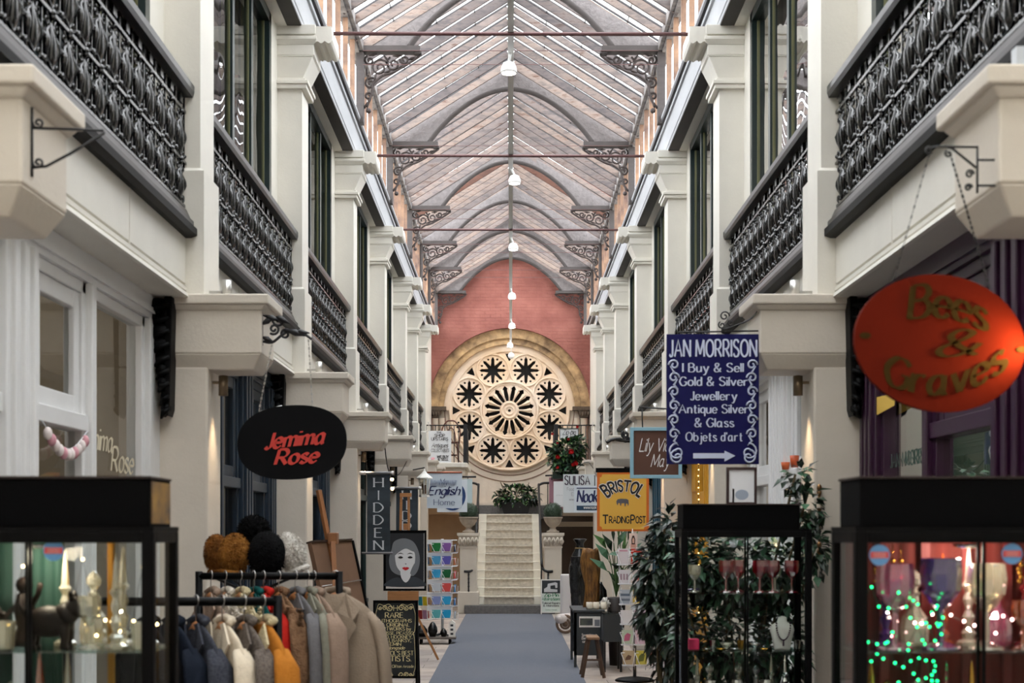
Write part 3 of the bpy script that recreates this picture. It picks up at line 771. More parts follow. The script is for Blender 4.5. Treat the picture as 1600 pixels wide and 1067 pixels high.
rw = thing('rose_window', 'large round stone rose window with eight pierced circles around a wheel', 'rose window', (RC[0], END + .3, RC[1]), kind='structure')
holes = [circ(0, 0, 1.345, 72)]
hub = .655
def petal(cx, cy, a, r0, r1, w, pointed=True):
    pts = [(r0, -w * .35), (r0 + (r1 - r0) * .45, -w * .42), (r1 - w * .9, -w * .36), (r1 - w * .75, -w * .58), (r1 - w * .3, -w * .3), (r1, 0)]
    pts = pts + [(x, -y) for x, y in pts[-2::-1]]
    return [(cx + x * cos(a) - y * sin(a), cy + x * sin(a) + y * cos(a)) for x, y in pts]
for k in range(16): holes.append(petal(0, 0, 2 * PI * (k + .5) / 16, .215, .56, .105))
holes.append(circ(0, 0, .035, 12))
for k in range(8):
    a = PI / 8 + k * PI / 4; cx, cy = .965 * cos(a), .965 * sin(a)
    star = []
    for j in range(8):
        b = 2 * PI * j / 8
        for rr, da in ((.115, -.36), (.20, -.17), (.255, -.14), (.305, 0), (.255, .14), (.20, .17)):
            star.append((cx + rr * cos(b + da), cy + rr * sin(b + da)))
    holes.append(star)
    for j in range(8): holes.append(circ(cx + .262 * cos(2 * PI * (j + .5) / 8), cy + .262 * sin(2 * PI * (j + .5) / 8), .026, 8))
    t = k * PI / 4; q = 1.27
    holes.append([(q * cos(t - .075), q * sin(t - .075)), (q * cos(t + .075), q * sin(t + .075)), (1.10 * cos(t + .01), 1.10 * sin(t + .01)), (1.10 * cos(t - .01), 1.10 * sin(t - .01))])
plate(holes, .12, 'tracery', ROSE, rw, Matrix.Translation((RC[0], END + .36, RC[1])) @ XZ)
def hoop(cx, cz, r, t, y, nm, flat=1.0):
    m_ = MB(); m_.tube([(RC[0] + cx + r * cos(2 * PI * k / 40), y, RC[1] + cz + r * sin(2 * PI * k / 40)) for k in range(40)], t, 7, closed=True, ref=(0, 1, 0)); m_.build(nm, ROSE, rw)
hoop(0, 0, 1.325, .03, END + .29, 'rim'); hoop(0, 0, .635, .03, END + .29, 'wheel_ring'); hoop(0, 0, .585, .014, END + .295, 'wheel_bead')
hoop(0, 0, .17, .03, END + .295, 'hub_ring'); hoop(0, 0, .09, .018, END + .295, 'hub_bead')
for k in range(8):
    a = PI / 8 + k * PI / 4
    hoop(.965 * cos(a), .965 * sin(a), .355, .024, END + .29, 'circle_ring'); 
for k in range(16):
    a = 2 * PI * k / 16
    c = MB(); c.tube([(RC[0] + .21 * cos(a), END + .29, RC[1] + .21 * sin(a)), (RC[0] + .50 * cos(a), END + .29, RC[1] + .50 * sin(a))], .02, 6); c.build('spoke', ROSE, rw)
d = MB(); d.box(-1.45, 1.40, END + .55, END + .6, RC[1] - 1.4, RC[1] + 1.4); d.build('dark_glazing', DARK, rw)

# ---------------- stone staircase ----------------
st = thing('staircase', 'pale stone staircase with gritty treads climbing to the rose window', 'staircase', (-.03, 27.6, 0), kind='structure')
MB().box(-.90, .86, 27.55, 27.86, 0, .166).build('plinth', GRANITE, st, bevel=.01)
rise = (h(.372) - .166) / 11; y = 27.86; z = .166; run = (30.6 - 27.86) / 10
for k in range(11):
    e = MB()
    yb = 30.7 if k < 10 else 31.6
    for xa, xb in ((-.685, -.52), (.455, .62)): e.box(xa, xb, y, yb, z, z + rise)
    m_ = MB(); m_.box(-.52, .455, y + .012, yb, z, z + rise - .002); m_.box(-.52, .455, y - .028, y + .05, z + rise - .03, z + rise)
    m_.build('tread', STEP, st, bevel=.006); e.build('step_end', STEPE, st, bevel=.006)
    z += rise; y += run
ZT = z
MB().box(-.85, -.685, 28.2, 31.7, 0, h(-.1)).box(.62, .79, 28.2, 31.7, 0, h(-.1)).build('flank', ASH, st)
MB().box(-1.3, 1.25, 31.25, 31.7, ZT - .1, ZT + .20).build('top_kerb', GRANITE, st)
MB().box(-1.3, 1.25, 31.3, 31.7, ZT + .20, ZT + .25).build('ledge', ASH, st)

# pedestals with carved caps
for s, xc in ((-1, -.828), (1, .828)):
    p = thing('pedestal', f'cream pedestal with leaf-carved cap on the {SIDE[s]} of the staircase foot', 'pedestal', (xc, 27.9, 0), group='stair pedestals', kind='structure')
    MB().box(xc - .165, xc + .165, 27.72, 28.1, 0, h(-.24)).build('shaft', CREAM2, p, bevel=.01)
    MB().box(xc - .21, xc + .21, 27.68, 28.14, 0, .42).build('base', CREAM2, p, bevel=.015)
    c = MB(); c.frus((xc - .165, xc + .165, 27.72, 28.1), h(-.30), (xc - .20, xc + .20, 27.67, 28.14), h(-.08)); c.box(xc - .215, xc + .215, 27.65, 28.16, h(-.085), h(-.03)); c.box(xc - .18, xc + .18, 27.70, 28.12, h(-.325), h(-.295))
    for k in range(5):
        q = xc - .16 + .08 * k
        c.tube([(q, 27.70, h(-.28)), (q + .03, 27.665, h(-.2)), (q, 27.655, h(-.12))], [.01, .022, .012], 5); c.tube([(q, 27.70, h(-.28)), (q - .03, 27.665, h(-.2)), (q, 27.655, h(-.12))], [.01, .022, .012], 5)
    c.build('carved_cap', CREAM2, p)
    u = thing('stone_urn', f'weathered stone urn on the {SIDE[s]} stair pedestal', 'urn', (xc - .0, 27.9, h(-.03)), group='stone urns')
    MB().lathe([(.0, 0), (.12, 0), (.12, .035), (.075, .05), (.05, .09), (.06, .11), (.12, .16), (.165, .23), (.175, .28), (.19, .285), (.19, .31), (.16, .31), (.15, .27)], (xc, 27.9, h(-.03)), 18).build('bowl', mat('urn_stone', (176, 164, 150), .85, var=.25, scale=12), u)
    t = MB(); cz0 = h(-.03) + .40; rim = h(-.03) + .312
    for k in range(520):
        a = math.acos(1 - 2 * random.random() * .73); b = random.uniform(0, 2 * PI); r = .185 * random.uniform(.93, 1.03)
        d = Vector((sin(a) * cos(b), sin(a) * sin(b), cos(a))); pc = Vector((xc, 27.9, cz0)) + d * r
        if pc.z < rim + .012: continue
        e = d.orthogonal().normalized(); e.rotate(Matrix.Rotation(random.uniform(0, 6.3), 3, d)); f_ = d.cross(e); q = .022
        t.add([pc - e * q * .5, pc + f_ * q * .3 + d * .006, pc + e * q + d * .018, pc - f_ * q * .3 + d * .006], [(0, 1, 2, 3)])
    t.lathe([(.0, rim - cz0 + .002), (.15, rim - cz0 + .002)] + [(.18 * sin(q_), .18 * cos(q_)) for q_ in (2.0, 1.7, 1.4, 1.1, .8, .5, .2)] + [(0, .18)], (xc, 27.9, cz0), 16)
    o = t.build('topiary_ball', mat('box_leaf', (44, 66, 46), .6, var=.4, scale=60)); tag(o, f'clipped dark green topiary ball in the urn on the {SIDE[s]} of the stairs', 'topiary', 'topiary balls')

# iron stair handrails
for s, xo in ((-1, -.03), (1, -.06)):
    r = thing('stair_handrail', f'dark iron handrail curling down the {SIDE[s]} side of the stone stairs', 'handrail', (s * .68, 28, .166), group='stair handrails')
    X0 = xo + s * .66
    a = MB()
    zb, zt = h(-.76), h(1.0)
    pts = smooth([(X0 + s * .22, 27.72, zb - .02), (X0 + s * .10, 27.72, zb - .02), (X0 + s * .02, 27.78, zb + .05), (X0, 27.9, zb + .25), (X0, 29.2, zb + 1.05), (X0, 30.5, zt - .05), (X0 + s * .02, 30.62, zt), (X0 + s * .12, 30.66, zt + .04), (X0 + s * .34, 30.7, zt + .04)], 6)
    a.tube(pts, .026, 7); a.build('rail', IRONM, r)
    b = MB(); b.tube([(X0 + s * .13, 27.72, .16), (X0 + s * .13, 27.72, .30), (X0 + s * .13, 27.72, zb - .02)], [.026, .016, .016], 8)
    for k in range(7): b.ball((X0 + s * .13, 27.72, .3 + k * .075), .022, 6, 4)
    b.build('newel', IRONM, r)
    b = MB(); b.tube([(X0 - s * .0, 27.88, .17), (X0, 27.88, zb + .2)], .016, 6); b.tube([(X0 + s * .01, 30.62, ZT), (X0 + s * .01, 30.62, zt)], .022, 6); b.tube([(X0 + s * .2, 30.7, ZT), (X0 + s * .2, 30.7, zt + .04)], .012, 6); b.build('post', IRONM, r)

# side landings over the lower arches
for s in (-1, 1):
    l = thing('side_landing', f'cream upper landing with rounded edge on the {SIDE[s]} of the stairs', 'landing', (s * 1.3, 30, h(1.2)), group='side landings', kind='structure')
    xi = .88
    poly = [(s * 2.0, 28.95), (s * (xi + .12), 28.95), (s * (xi + .04), 28.99), (s * xi, 29.07), (s * xi, 31.4), (s * 2.0, 31.4)]
    MB().prism(poly, 'z', h(1.30), h(1.40)).build('slab', CREAM, l, bevel=.015)
    poly2 = [(s * 2.0, 29.02), (s * (xi + .12), 29.02), (s * (xi + .07), 29.1), (s * (xi + .07), 31.4), (s * 2.0, 31.4)]
    MB().prism(poly2, 'z', h(1.08), h(1.30)).build('edge_beam', CREAM2, l)
    w_ = MB()
    if s < 0:
        w_.box(-2.0, -.85, 31.0, 31.3, 0, h(1.1)); w_.box(-1.9, -.86, 30.4, 31.0, h(.36), h(.52)); w_.build('back_wall', mat('tan_plaster', (172, 144, 114), .8, var=.1), l)
    else:
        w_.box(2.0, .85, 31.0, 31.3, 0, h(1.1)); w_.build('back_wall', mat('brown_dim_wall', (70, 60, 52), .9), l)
        MB().box(.9, 2.0, 29.6, 30.9, h(.1), h(.2)).box(.9, 2.0, 29.4, 30.4, h(.32), h(.5)).build('stair_underside', mat('taupe_plaster', (150, 138, 122), .8), l)
    rl = thing('landing_railing', f'black iron bar railing on the {SIDE[s]} upper landing', 'railing', (s * 1.3, 29.05, h(1.4)), group='landing railings')
    a = MB(); a.tube([(s * 1.75, 29.12, h(2.17)), (s * .93, 29.12, h(2.17)), (s * .93, 31.2, h(2.17))], .014, 6); a.build('rail', IRONM, rl)
    MB().box(s * .93 - .04, s * .93 + .04, 29.08, 29.16, h(1.4), h(2.19)).build('post', IRONM, rl)
    b = MB()
    for k in range(8): b.tube([(s * (1.73 - .095 * k), 29.12, h(1.4)), (s * (1.73 - .095 * k), 29.12, h(2.17))], .009, 5)
    for k in range(1, 14): b.tube([(s * .93, 29.15 + .15 * k, h(1.4)), (s * .93, 29.15 + .15 * k, h(2.17))], .009, 5)
    b.build('balusters', IRONM, rl)
    o = MB().tube([(s * 1.66, PY[7] + .3, h(2.2)), (s * 1.64, PY[7] + .48, h(2.06)), (s * 1.70, PY[7] + .62, h(2.02)), (s * 1.77, 29.06, h(2.12))], .008, 5).build('slack_cable', TRACK)
    tag(o, f'slack pale cable drooping from the last pilaster to the {SIDE[s]} landing rail', 'cable')
# ---------------- ground-floor shopfronts ----------------
def shopfront(s, i, label, paint, cols, transom=.5, stall=-.95, xq=1.95, head=1.14, ya=None, yb=None, paint2=None):
    """cols: list of (y_end, kind): 'post', 'pane' (glass with transom), 'big' (one sheet), 'door', 'panel'"""
    y0 = PY[i] + .35 if ya is None else ya; y1 = PY[i + 1] if yb is None else yb
    root = thing('window_%d' % (20 + i + (10 if s > 0 else 0)), label, 'shopfront', (s * 2.0, (y0 + y1) / 2, 0), group='shopfronts', kind='structure')
    fr = MB(); sbox(fr, s, xq - .02, xq + .12, y0, y1, h(head), h(1.27)); sbox(fr, s, xq - .035, xq + .12, y0, y1, h(head) + .03, h(head) + .06)
    fr.build('head', paint, root)
    st = MB(); sbox(st, s, xq, xq + .1, y0, y1, 0, h(stall)); sbox(st, s, xq - .03, xq + .1, y0, y1, h(stall), h(stall) + .05)
    st.build('stall_riser', paint, root)
    y = y0
    for ye, kind in cols:
        if kind == 'post':
            p = MB(); sbox(p, s, xq - .03, xq + .1, y, ye, h(stall), h(head)); d = (ye - y)
            if d > .22:
                for q in (.2, .5, .8): sbox(p, s, xq - .05, xq, y + d * q - d * .07, y + d * q + d * .07, h(stall), h(head))
            p.build('post', paint, root, bevel=.006)
        elif kind in ('pane', 'big', 'door'):
            f = MB(); t = .055
            zb = 0.05 if kind == 'door' else h(stall) + .05
            sbox(f, s, xq, xq + .07, y, y + t, zb, h(head)); sbox(f, s, xq, xq + .07, ye - t, ye, zb, h(head))
            sbox(f, s, xq, xq + .07, y, ye, h(head) - t, h(head))
            if kind != 'big':
                sbox(f, s, xq - .015, xq + .08, y, ye, h(transom) - .045, h(transom) + .03)
                sa = MB(); sbox(sa, s, xq + .01, xq + .06, y + t + .01, y + t + .09, h(transom) + .03, h(head) - t); sbox(sa, s, xq + .01, xq + .06, ye - t - .09, ye - t - .01, h(transom) + .03, h(head) - t)
                sbox(sa, s, xq + .013, xq + .057, y + t + .002, ye - t - .002, h(transom) + .032, h(transom) + .11); sbox(sa, s, xq + .013, xq + .057, y + t + .002, ye - t - .002, h(head) - t - .08, h(head) - t - .002)
                sa.build('sash', paint2 or paint, root, bevel=.005)
            f.build('frame', paint, root, bevel=.005)
            g = MB(); g.add([(s * (xq + .035), y + t, zb), (s * (xq + .035), ye - t, zb), (s * (xq + .035), ye - t, h(head) - t), (s * (xq + .035), y + t, h(head) - t)], [(0, 1, 2, 3)])
            g.build('pane', GLASSS, root)
        elif kind == 'panel':
            p = MB(); sbox(p, s, xq + .01, xq + .08, y, ye, h(stall), h(head)); sbox(p, s, xq - .005, xq + .03, y + .08, ye - .08, h(-.6), h(.3)); sbox(p, s, xq - .005, xq + .03, y + .08, ye - .08, h(.42), h(head) - .1)
            p.build('panel', paint2 or paint, root, bevel=.006)
        y = ye
    return root

shopfront(-1, 0, 'white painted shopfront of the nearest left bay with sash and cream glass lettering', WHITE,
          [(4.7, 'post'), (5.42, 'pane'), (5.78, 'post'), (6.53, 'pane'), (6.60, 'post'), (7.58, 'big'), (7.79, 'post')])
shopfront(-1, 1, 'navy blue shopfront behind the hat stand on the left side', NAVY,
          [(9.0, 'pane'), (9.5, 'post'), (10.2, 'pane'), (10.55, 'post'), (11.3, 'pane'), (11.59, 'post')], transom=.35, xq=1.95)
shopfront(-1, 2, 'navy blue shopfront behind the tall easel on the left side', NAVY,
          [(12.4, 'post'), (13.3, 'pane'), (13.6, 'post'), (14.6, 'pane'), (15.0, 'post'), (15.39, 'panel')], transom=.4)
shopfront(-1, 3, 'dark green shopfront beside the first vertical banner', mat('bottle_green_paint', (24, 44, 44), .35), [(16.2, 'post'), (17.4, 'pane'), (17.7, 'post'), (19.19, 'pane')], transom=.45)
shopfront(-1, 4, 'dim shopfront beside the second vertical banner', mat('brown_black_paint', (38, 34, 32), .4), [(20.2, 'post'), (21.4, 'door'), (21.7, 'post'), (22.99, 'pane')], transom=.45)
shopfront(-1, 5, 'cream shopfront behind the left card spinner', CREAM2, [(23.8, 'panel'), (24.8, 'pane'), (25.8, 'panel')])
shopfront(-1, 6, 'cream panelled shopfront at the far left end', CREAM2, [(26.6, 'panel'), (27.4, 'panel'), (28.31, 'panel')])
shopfront(1, 0, 'purple painted shopfront of the nearest right bay', PURPLE,
          [(4.75, 'post'), (5.3, 'post'), (5.69, 'post'), (6.58, 'pane'), (6.65, 'post'), (7.50, 'big'), (7.79, 'post')], transom=.47, paint2=PURPLE)
shopfront(1, 1, 'white painted shopfront behind the middle display cabinet on the right', WHITE,
          [(9.1, 'post'), (9.9, 'pane'), (10.15, 'post'), (10.55, 'post'), (11.4, 'pane'), (11.59, 'post')], transom=.40)
shopfront(1, 2, 'yellow shopfront with fairy lights on the right side', YELLOWP,
          [(12.7, 'panel'), (13.6, 'pane'), (14.1, 'post'), (14.9, 'pane'), (15.39, 'panel')], transom=.3)
shopfront(1, 3, 'teal framed shopfront behind the right card spinner', mat('deep_teal_paint', (16, 66, 84), .4), [(16.6, 'panel'), (17.8, 'pane'), (18.4, 'post'), (19.19, 'post')], paint2=CREAM)
shopfront(1, 4, 'cream panelled shopfront behind the driftwood trunk', CREAM, [(20.1, 'panel'), (21.0, 'panel'), (22.0, 'panel'), (22.99, 'panel')])
shopfront(1, 5, 'cream shopfront with dim doorway near the right stair pedestal', CREAM, [(23.9, 'door'), (24.9, 'panel'), (25.8, 'panel')])
shopfront(1, 6, 'cream panelled shopfront at the far right end', CREAM, [(26.6, 'panel'), (27.4, 'panel'), (28.31, 'panel')])

# cream gilt lettering on the near-left window, dark lettering on the near-right one
GILT = mat('cream_window_lettering', (214, 204, 176), .5)
o = MB(); write(o, 'Jemima', (-1.978, 6.80, h(.39)), .11, rt=(0, 1, 0), thick=1.6, thin=.6, nib=30, slant=.25, fit=.52)
write(o, 'Rose', (-1.978, 7.24, h(.30)), .12, rt=(0, 1, 0), thick=1.6, thin=.6, nib=30, slant=.25, fit=.40)
o = o.build('window_lettering', GILT); tag(o, 'cream script lettering on the glass of the white shopfront', 'lettering')
o = MB(); write(o, 'JAN MORRISON', (1.978, 7.04, h(.33)), .07, rt=(0, -1, 0), thick=1.5, thin=.7, serif=.9, gap=1.9, fit=.74)
o = o.build('window_lettering', mat('dark_green_lettering', (46, 76, 66), .5)); tag(o, 'dark capitals on the pale glass of the purple shopfront', 'lettering')

o = MB().box(2.14, 3.4, 7.79, 7.83, .02, h(1.2)).build('display_screen', mat('pale_sage_board', (112, 142, 122), .8)); tag(o, 'pale sage display screen inside the purple shopfront', 'screen')
o = MB().box(2.06, 2.14, 7.40, 7.50, .02, h(1.1)).build('teal_curtain', TEALP); tag(o, 'narrow teal curtain at the far edge of the purple shopfront window', 'curtain')

# black carved consoles under the fascia
def console(i, s):
    y = PY[i]
    r = thing('console_bracket', f'black carved console bracket under the fascia beside the {ORD[i]} pier of the {SIDE[s]} wall', 'bracket', (s * 1.92, y - .08, h(1.27)), group='carved consoles', kind='structure')
    b = MB(); b.prism([(s * a, h(c)) for a, c in ((1.825, 1.267), (1.825, 1.2), (1.838, .66), (1.85, .62), (1.868, .64), (1.868, 1.267))], 'y', y - .13, y - .004); b.build('board', BLACK, r, bevel=.006)
    c = MB()
    for k in range(9):
        t = k / 8; z = 1.22 - .56 * t; wd = .11 * (1 - t) ** 1.3 + .03
        c.ball((s * (1.86 + wd * .40), y - .09 + .02 * sin(k * 2), h(z)), (wd * .62, .055, .045), 8, 6)
        c.tube([(s * 1.84, y - .13, h(z)), (s * (1.85 + wd * .5), y - .15, h(z - .02)), (s * (1.86 + wd * .8), y - .12, h(z - .05))], [.012, .02, .008], 5)
    sp = spiral(0, 0, .06, .012, 0, 1.4, 14)
    c.tube([(s * (1.905 + a), y - .12, h(1.17 + b_)) for a, b_ in sp], .016, 5); c.ball((s * 1.86, y - .1, h(.665)), (.03, .05, .03), 7, 5)
    c.build('carving', BLACK, r)
for s in (-1, 1):
    for i in range(1, 6): console(i, s)

# small cylinder spotlights above and below each corbel, with warm downlight on the pier edge
BULB = mat('warm_bulb', (255, 214, 150), .4, emit=18)
for s in (-1, 1):
    for i in range(1, 7):
        y = PY[i]
        r = thing('uplight', f'small steel cylinder uplight on the corbel slab of the {ORD[i]} pier, {SIDE[s]} wall', 'light', (s * 1.58, y + .1, h(1.29)), group='cylinder uplights')
        MB().lathe([(.0, 0), (.027, 0), (.027, .10), (.022, .10), (.022, .09), (.0, .09)], (s * 1.58, y + .12, h(1.295)), 12).build('cylinder', STEEL, r)
        MB().box(s * 1.60, s * 1.675, y + .11, y + .13, h(1.32), h(1.335)).build('arm', STEEL, r)
        r = thing('downlight', f'small bronze cylinder downlight under the corbel of the {ORD[i]} pier, {SIDE[s]} wall', 'light', (s * 1.6, y + .1, h(.8)), group='cylinder downlights')
        MB().lathe([(.020, .0), (.027, -.0), (.027, .11), (.0, .115)], (s * 1.60, y + .13, h(.755)), 12).build('cylinder', BRONZE, r)
        MB().box(s * 1.61, s * 1.665, y + .12, y + .14, h(.82), h(.835)).build('arm', BRONZE, r)
        MB().lathe([(.001, 0), (.019, 0)], (s * 1.60, y + .13, h(.757)), 10).build('lens', BULB, r)
        ld = bpy.data.lights.new('downlight_lamp', 'SPOT'); ld.energy = 20; ld.color = (1, .74, .46); ld.spot_size = R(80); ld.spot_blend = .8; ld.shadow_soft_size = .02
        lo = bpy.data.objects.new('downlight_lamp', ld); COL.objects.link(lo); lo.location = (s * 1.60, y + .13, h(.74)); lo.rotation_euler = (0, s * R(14), 0)
        lo.parent = r; lo.matrix_parent_inverse = world_of(r).inverted()

# ceiling globes added to light the interiors of the nearest shops
def added_room_lamp(s, y, label, e=9, col=(1, .93, .88), x=3.0, z=.95):
    r = thing('added_ceiling_globe', label, 'lamp', (s * x, y, h(z)), group='added shop ceiling globes')
    MB().ball((s * x, y, h(z)), .09, 12, 8).build('globe', mat('added_globe_glow', (255, 226, 180), .4, emit=5), r)
    MB().tube([(s * x, y, h(z) + .08), (s * x, y, h(1.43))], .008, 5).build('cord', MBLACK, r)
    ld = bpy.data.lights.new('globe_lamp', 'POINT'); ld.energy = e; ld.color = col; ld.shadow_soft_size = .1
    lo = bpy.data.objects.new('globe_lamp', ld); COL.objects.link(lo); lo.location = (s * x, y, h(z) - .12); lo.parent = r; lo.matrix_parent_inverse = world_of(r).inverted()
added_room_lamp(-1, 6.6, 'added globe lamp brightening the inside of the white shopfront on the left')
added_room_lamp(-1, 10.3, 'added globe lamp brightening the inside of the navy shopfront behind the hats', 12)
added_room_lamp(1, 6.4, 'added globe lamp brightening the inside of the purple shopfront', 26)
added_room_lamp(1, 10.2, 'added globe lamp brightening the inside of the white shopfront on the right', 14)
added_room_lamp(1, 13.8, 'added globe lamp brightening the inside of the yellow shopfront', 16)
# ---------------- hanging signs ----------------
def wp(mb, txt, Y, px, py, cap, **k):
    """lettering placed on the sign face at depth Y"""
    u = Y / F
    if 'fit' in k: k['fit'] *= u
    return write(mb, txt, (X(px, Y), Y, Z(py, Y)), cap * u, **k)
def chain(mb, p0, p1, r=.004, n=14):
    p0, p1 = Vector(p0), Vector(p1)
    for k in range(n):
        a = p0.lerp(p1, k / n); b = p0.lerp(p1, (k + .8) / n)
        mb.bar(a, b, r * 2.4 if k % 2 else r, r if k % 2 else r * 2.4)
def board(name, label, cat, Y, a, b, c, d, mt, thick=.02, frame=None, fw=.03, group=None):
    """rectangular board, pixel edges a..b and c..d at depth Y"""
    x0, x1, z1, z0 = X(a, Y), X(b, Y), Z(c, Y), Z(d, Y)
    r = thing(name, label, cat, ((x0 + x1) / 2, Y, z0), group=group)
    MB().box(x0, x1, Y + .002, Y + thick, z0, z1).build('board', mt, r)
    if frame:
        f = MB(); y0, y1 = Y - .012, Y + thick + .004
        f.box(x0 - .002, x0 + fw, y0, y1, z0 - .002, z1 + .002); f.box(x1 - fw, x1 + .002, y0, y1, z0 - .002, z1 + .002)
        f.box(x0 + fw, x1 - fw, y0, y1, z0 - .002, z0 + fw); f.box(x0 + fw, x1 - fw, y0, y1, z1 - fw, z1 + .002)
        f.build('frame', frame, r, bevel=.003)
    return r
def scroll_arm(name, label, Y, pts, curls, r=.009, group='iron sign brackets', leaf=()):
    rt = thing(name, label, 'bracket', (X(pts[0][0][0], Y), Y, Z(pts[0][0][1], Y)), group=group)
    a = MB()
    for p in pts: a.tube([(X(q[0], Y), Y, Z(q[1], Y)) for q in p], r, 6)
    a.build('arm', IRONM, rt)
    u = Y / F
    for cx, cy, rad, a0, tn in curls:
        b = MB(); sp = spiral(0, 0, rad * u, rad * u * .2, a0, tn, 18); b.tube([(X(cx, Y) + p, Y, Z(cy, Y) + q) for p, q in sp], r * .9, 6); b.build('curl', IRONM, rt)
    b = MB()
    for cx, cy, w_, h_, t in leaf:
        c_, s_ = cos(t), sin(t); b.tube([(X(cx, Y) - w_ * u * c_, Y, Z(cy, Y) - w_ * u * s_), (X(cx, Y), Y - .01, Z(cy, Y)), (X(cx, Y) + w_ * u * c_, Y, Z(cy, Y) + w_ * u * s_)], [.004, h_ * u, .003], 6)
    if leaf: b.build('leaves', IRONM, rt)
    return rt

# oval black sign with red script, hung from a leafy bracket
Y = 7.80
scroll_arm('sign_bracket', 'black leafy scrolled iron bracket holding the oval black sign', Y,
           [[(409, 492), (409, 540)], smooth([(409, 533), (425, 535), (440, 524), (455, 516), (475, 522), (487, 530)], 4)],
           [(436, 500, 11, 2.5, 1.3), (428, 514, 9, 4, 1.4), (446, 522, 8, 1, 1.4)], .008,
           leaf=((418, 502, 12, 5, .5), (425, 497, 14, 5, -.3), (442, 500, 12, 5, -.5), (418, 530, 10, 5, -.4), (462, 520, 20, 6, -.25), (470, 519, 14, 5, -.1)))
r = thing('oval_sign', 'black oval hanging sign with red script lettering', 'sign', (X(456, Y), Y, Z(749, Y)))
u = Y / F
o = plate([[(X(456, Y) + 85 * u * math.copysign(abs(cos(t)) ** .86, cos(t)), Z(691, Y) + 58 * u * math.copysign(abs(sin(t)) ** .86, sin(t)) + .02 * (X(456, Y) * 0) + 4 * u * cos(t)) for t in [2 * PI * k / 64 for k in range(64)]]], .03, 'board', mat('black_sign_board', (9, 9, 11), .8, spec=.15), r, Matrix.Translation((0, Y + .016, 0)) @ XZ)
o = MB(); RED = mat('red_sign_paint', (206, 58, 48), .5)
wp(o, 'Jemima', Y - .004, 460, 697, 24, thick=2.3, thin=.9, nib=35, slant=.28, gap=1.7, fit=92, warp=lambda a, b: (a, b + .10 * a))
wp(o, 'Rose', Y - .004, 462, 724, 23, thick=2.3, thin=.9, nib=35, slant=.28, gap=1.7, fit=64, warp=lambda a, b: (a, b + .06 * a))
o.build('lettering', RED, r)
c = MB(); chain(c, (X(425, Y), Y, Z(538, Y)), (X(404, Y), Y + .01, Z(643, Y)), n=18); c.tube([(X(404, Y), Y + .01, Z(643, Y)), (X(440, Y), Y + .01, Z(634, Y))], .004, 5); c.build('chain', STEEL, r); c = MB(); chain(c, (X(482, Y), Y, Z(530, Y)), (X(488, Y), Y + .01, Z(637, Y)), n=18)
c.build('chain', STEEL, r)

# oval orange-red sign
Y = 4.0; u = Y / F
scroll_arm('sign_bracket', 'thin iron bracket with curls holding the oval orange sign', Y,
           [[(1527, 228), (1527, 302)], [(1527, 250), (1556, 250)], [(1527, 290), (1556, 290)], [(1527, 230), (1465, 229), (1452, 232)], [(1525, 262), (1488, 232), (1476, 228)]], [(1452, 236, 7, 1.5, 1.1), (1515, 272, 7, 0, 1.4), (1513, 293, 6, 0, 1.4), (1482, 240, 6, 2, 1.2)], .0035)
r = thing('oval_sign', 'orange-red oval hanging sign with olive lettering', 'sign', (X(1468, Y), Y, Z(644, Y)))
o = plate([ell(X(1469, Y), Z(536, Y), 134 * u, 107 * u, 72, R(-9))], .022, 'board', mat('orange_red_sign_paint', (92, 24, 11), .75, spec=.05), r, Matrix.Translation((0, Y + .013, 0)) @ XZ)
o = MB(); OLIVE = mat('olive_gold_lettering', (54, 41, 12), .7, spec=.08)
cx = 0
def arc_up(rad, sg=1):
    def f_(a, b):
        t = a / rad; return ((rad - sg * b) * sin(t) if sg < 0 else (rad + b) * sin(t), ((rad + b) * cos(t) - rad) if sg > 0 else (rad - (rad - b) * cos(t)))
    return f_
YL = Y - .003
write(o, 'Bees', (X(1480, YL), YL, Z(497, YL)), 50 * u, thick=2.0, thin=.7, serif=.9, slant=.12, fit=118 * u, warp=lambda a, b: (a, b - .35 * a * a / (118 * u) - .16 * a))
write(o, '&', (X(1494, YL), YL, Z(556, YL)), 40 * u, thick=1.3, thin=.5, slant=.2, fit=62 * u, warp=lambda a, b: (a, b + .05 * a))
def gw(a, b): return (a - .15 * b * a / (90 * u), b + .62 * a * a / (190 * u) + .10 * a)
write(o, 'Graves', (X(1475, YL), YL, Z(616, YL)), 46 * u, thick=2.0, thin=.7, serif=.9, slant=.1, fit=190 * u, warp=gw)
o.build('lettering', OLIVE, r)
for px, py in ((1352, 524), (1597, 546)): o = MB(); o.add([(X(px, YL) + p, YL, Z(py, YL) + q) for p, q in ell(0, 0, 9 * u, 5 * u, 12)], [tuple(range(12))]); o.build('small_emblem', OLIVE, r)
c = MB(); chain(c, (X(1452, Y), Y, Z(240, Y)), (X(1395, Y), Y + .01, Z(446, Y)), .0016, 26); c.build('chain', IRONM, r); c = MB(); chain(c, (X(1484, Y), Y, Z(238, Y)), (X(1548, Y), Y + .01, Z(450, Y)), .0026, 26); c.build('chain', IRONM, r)

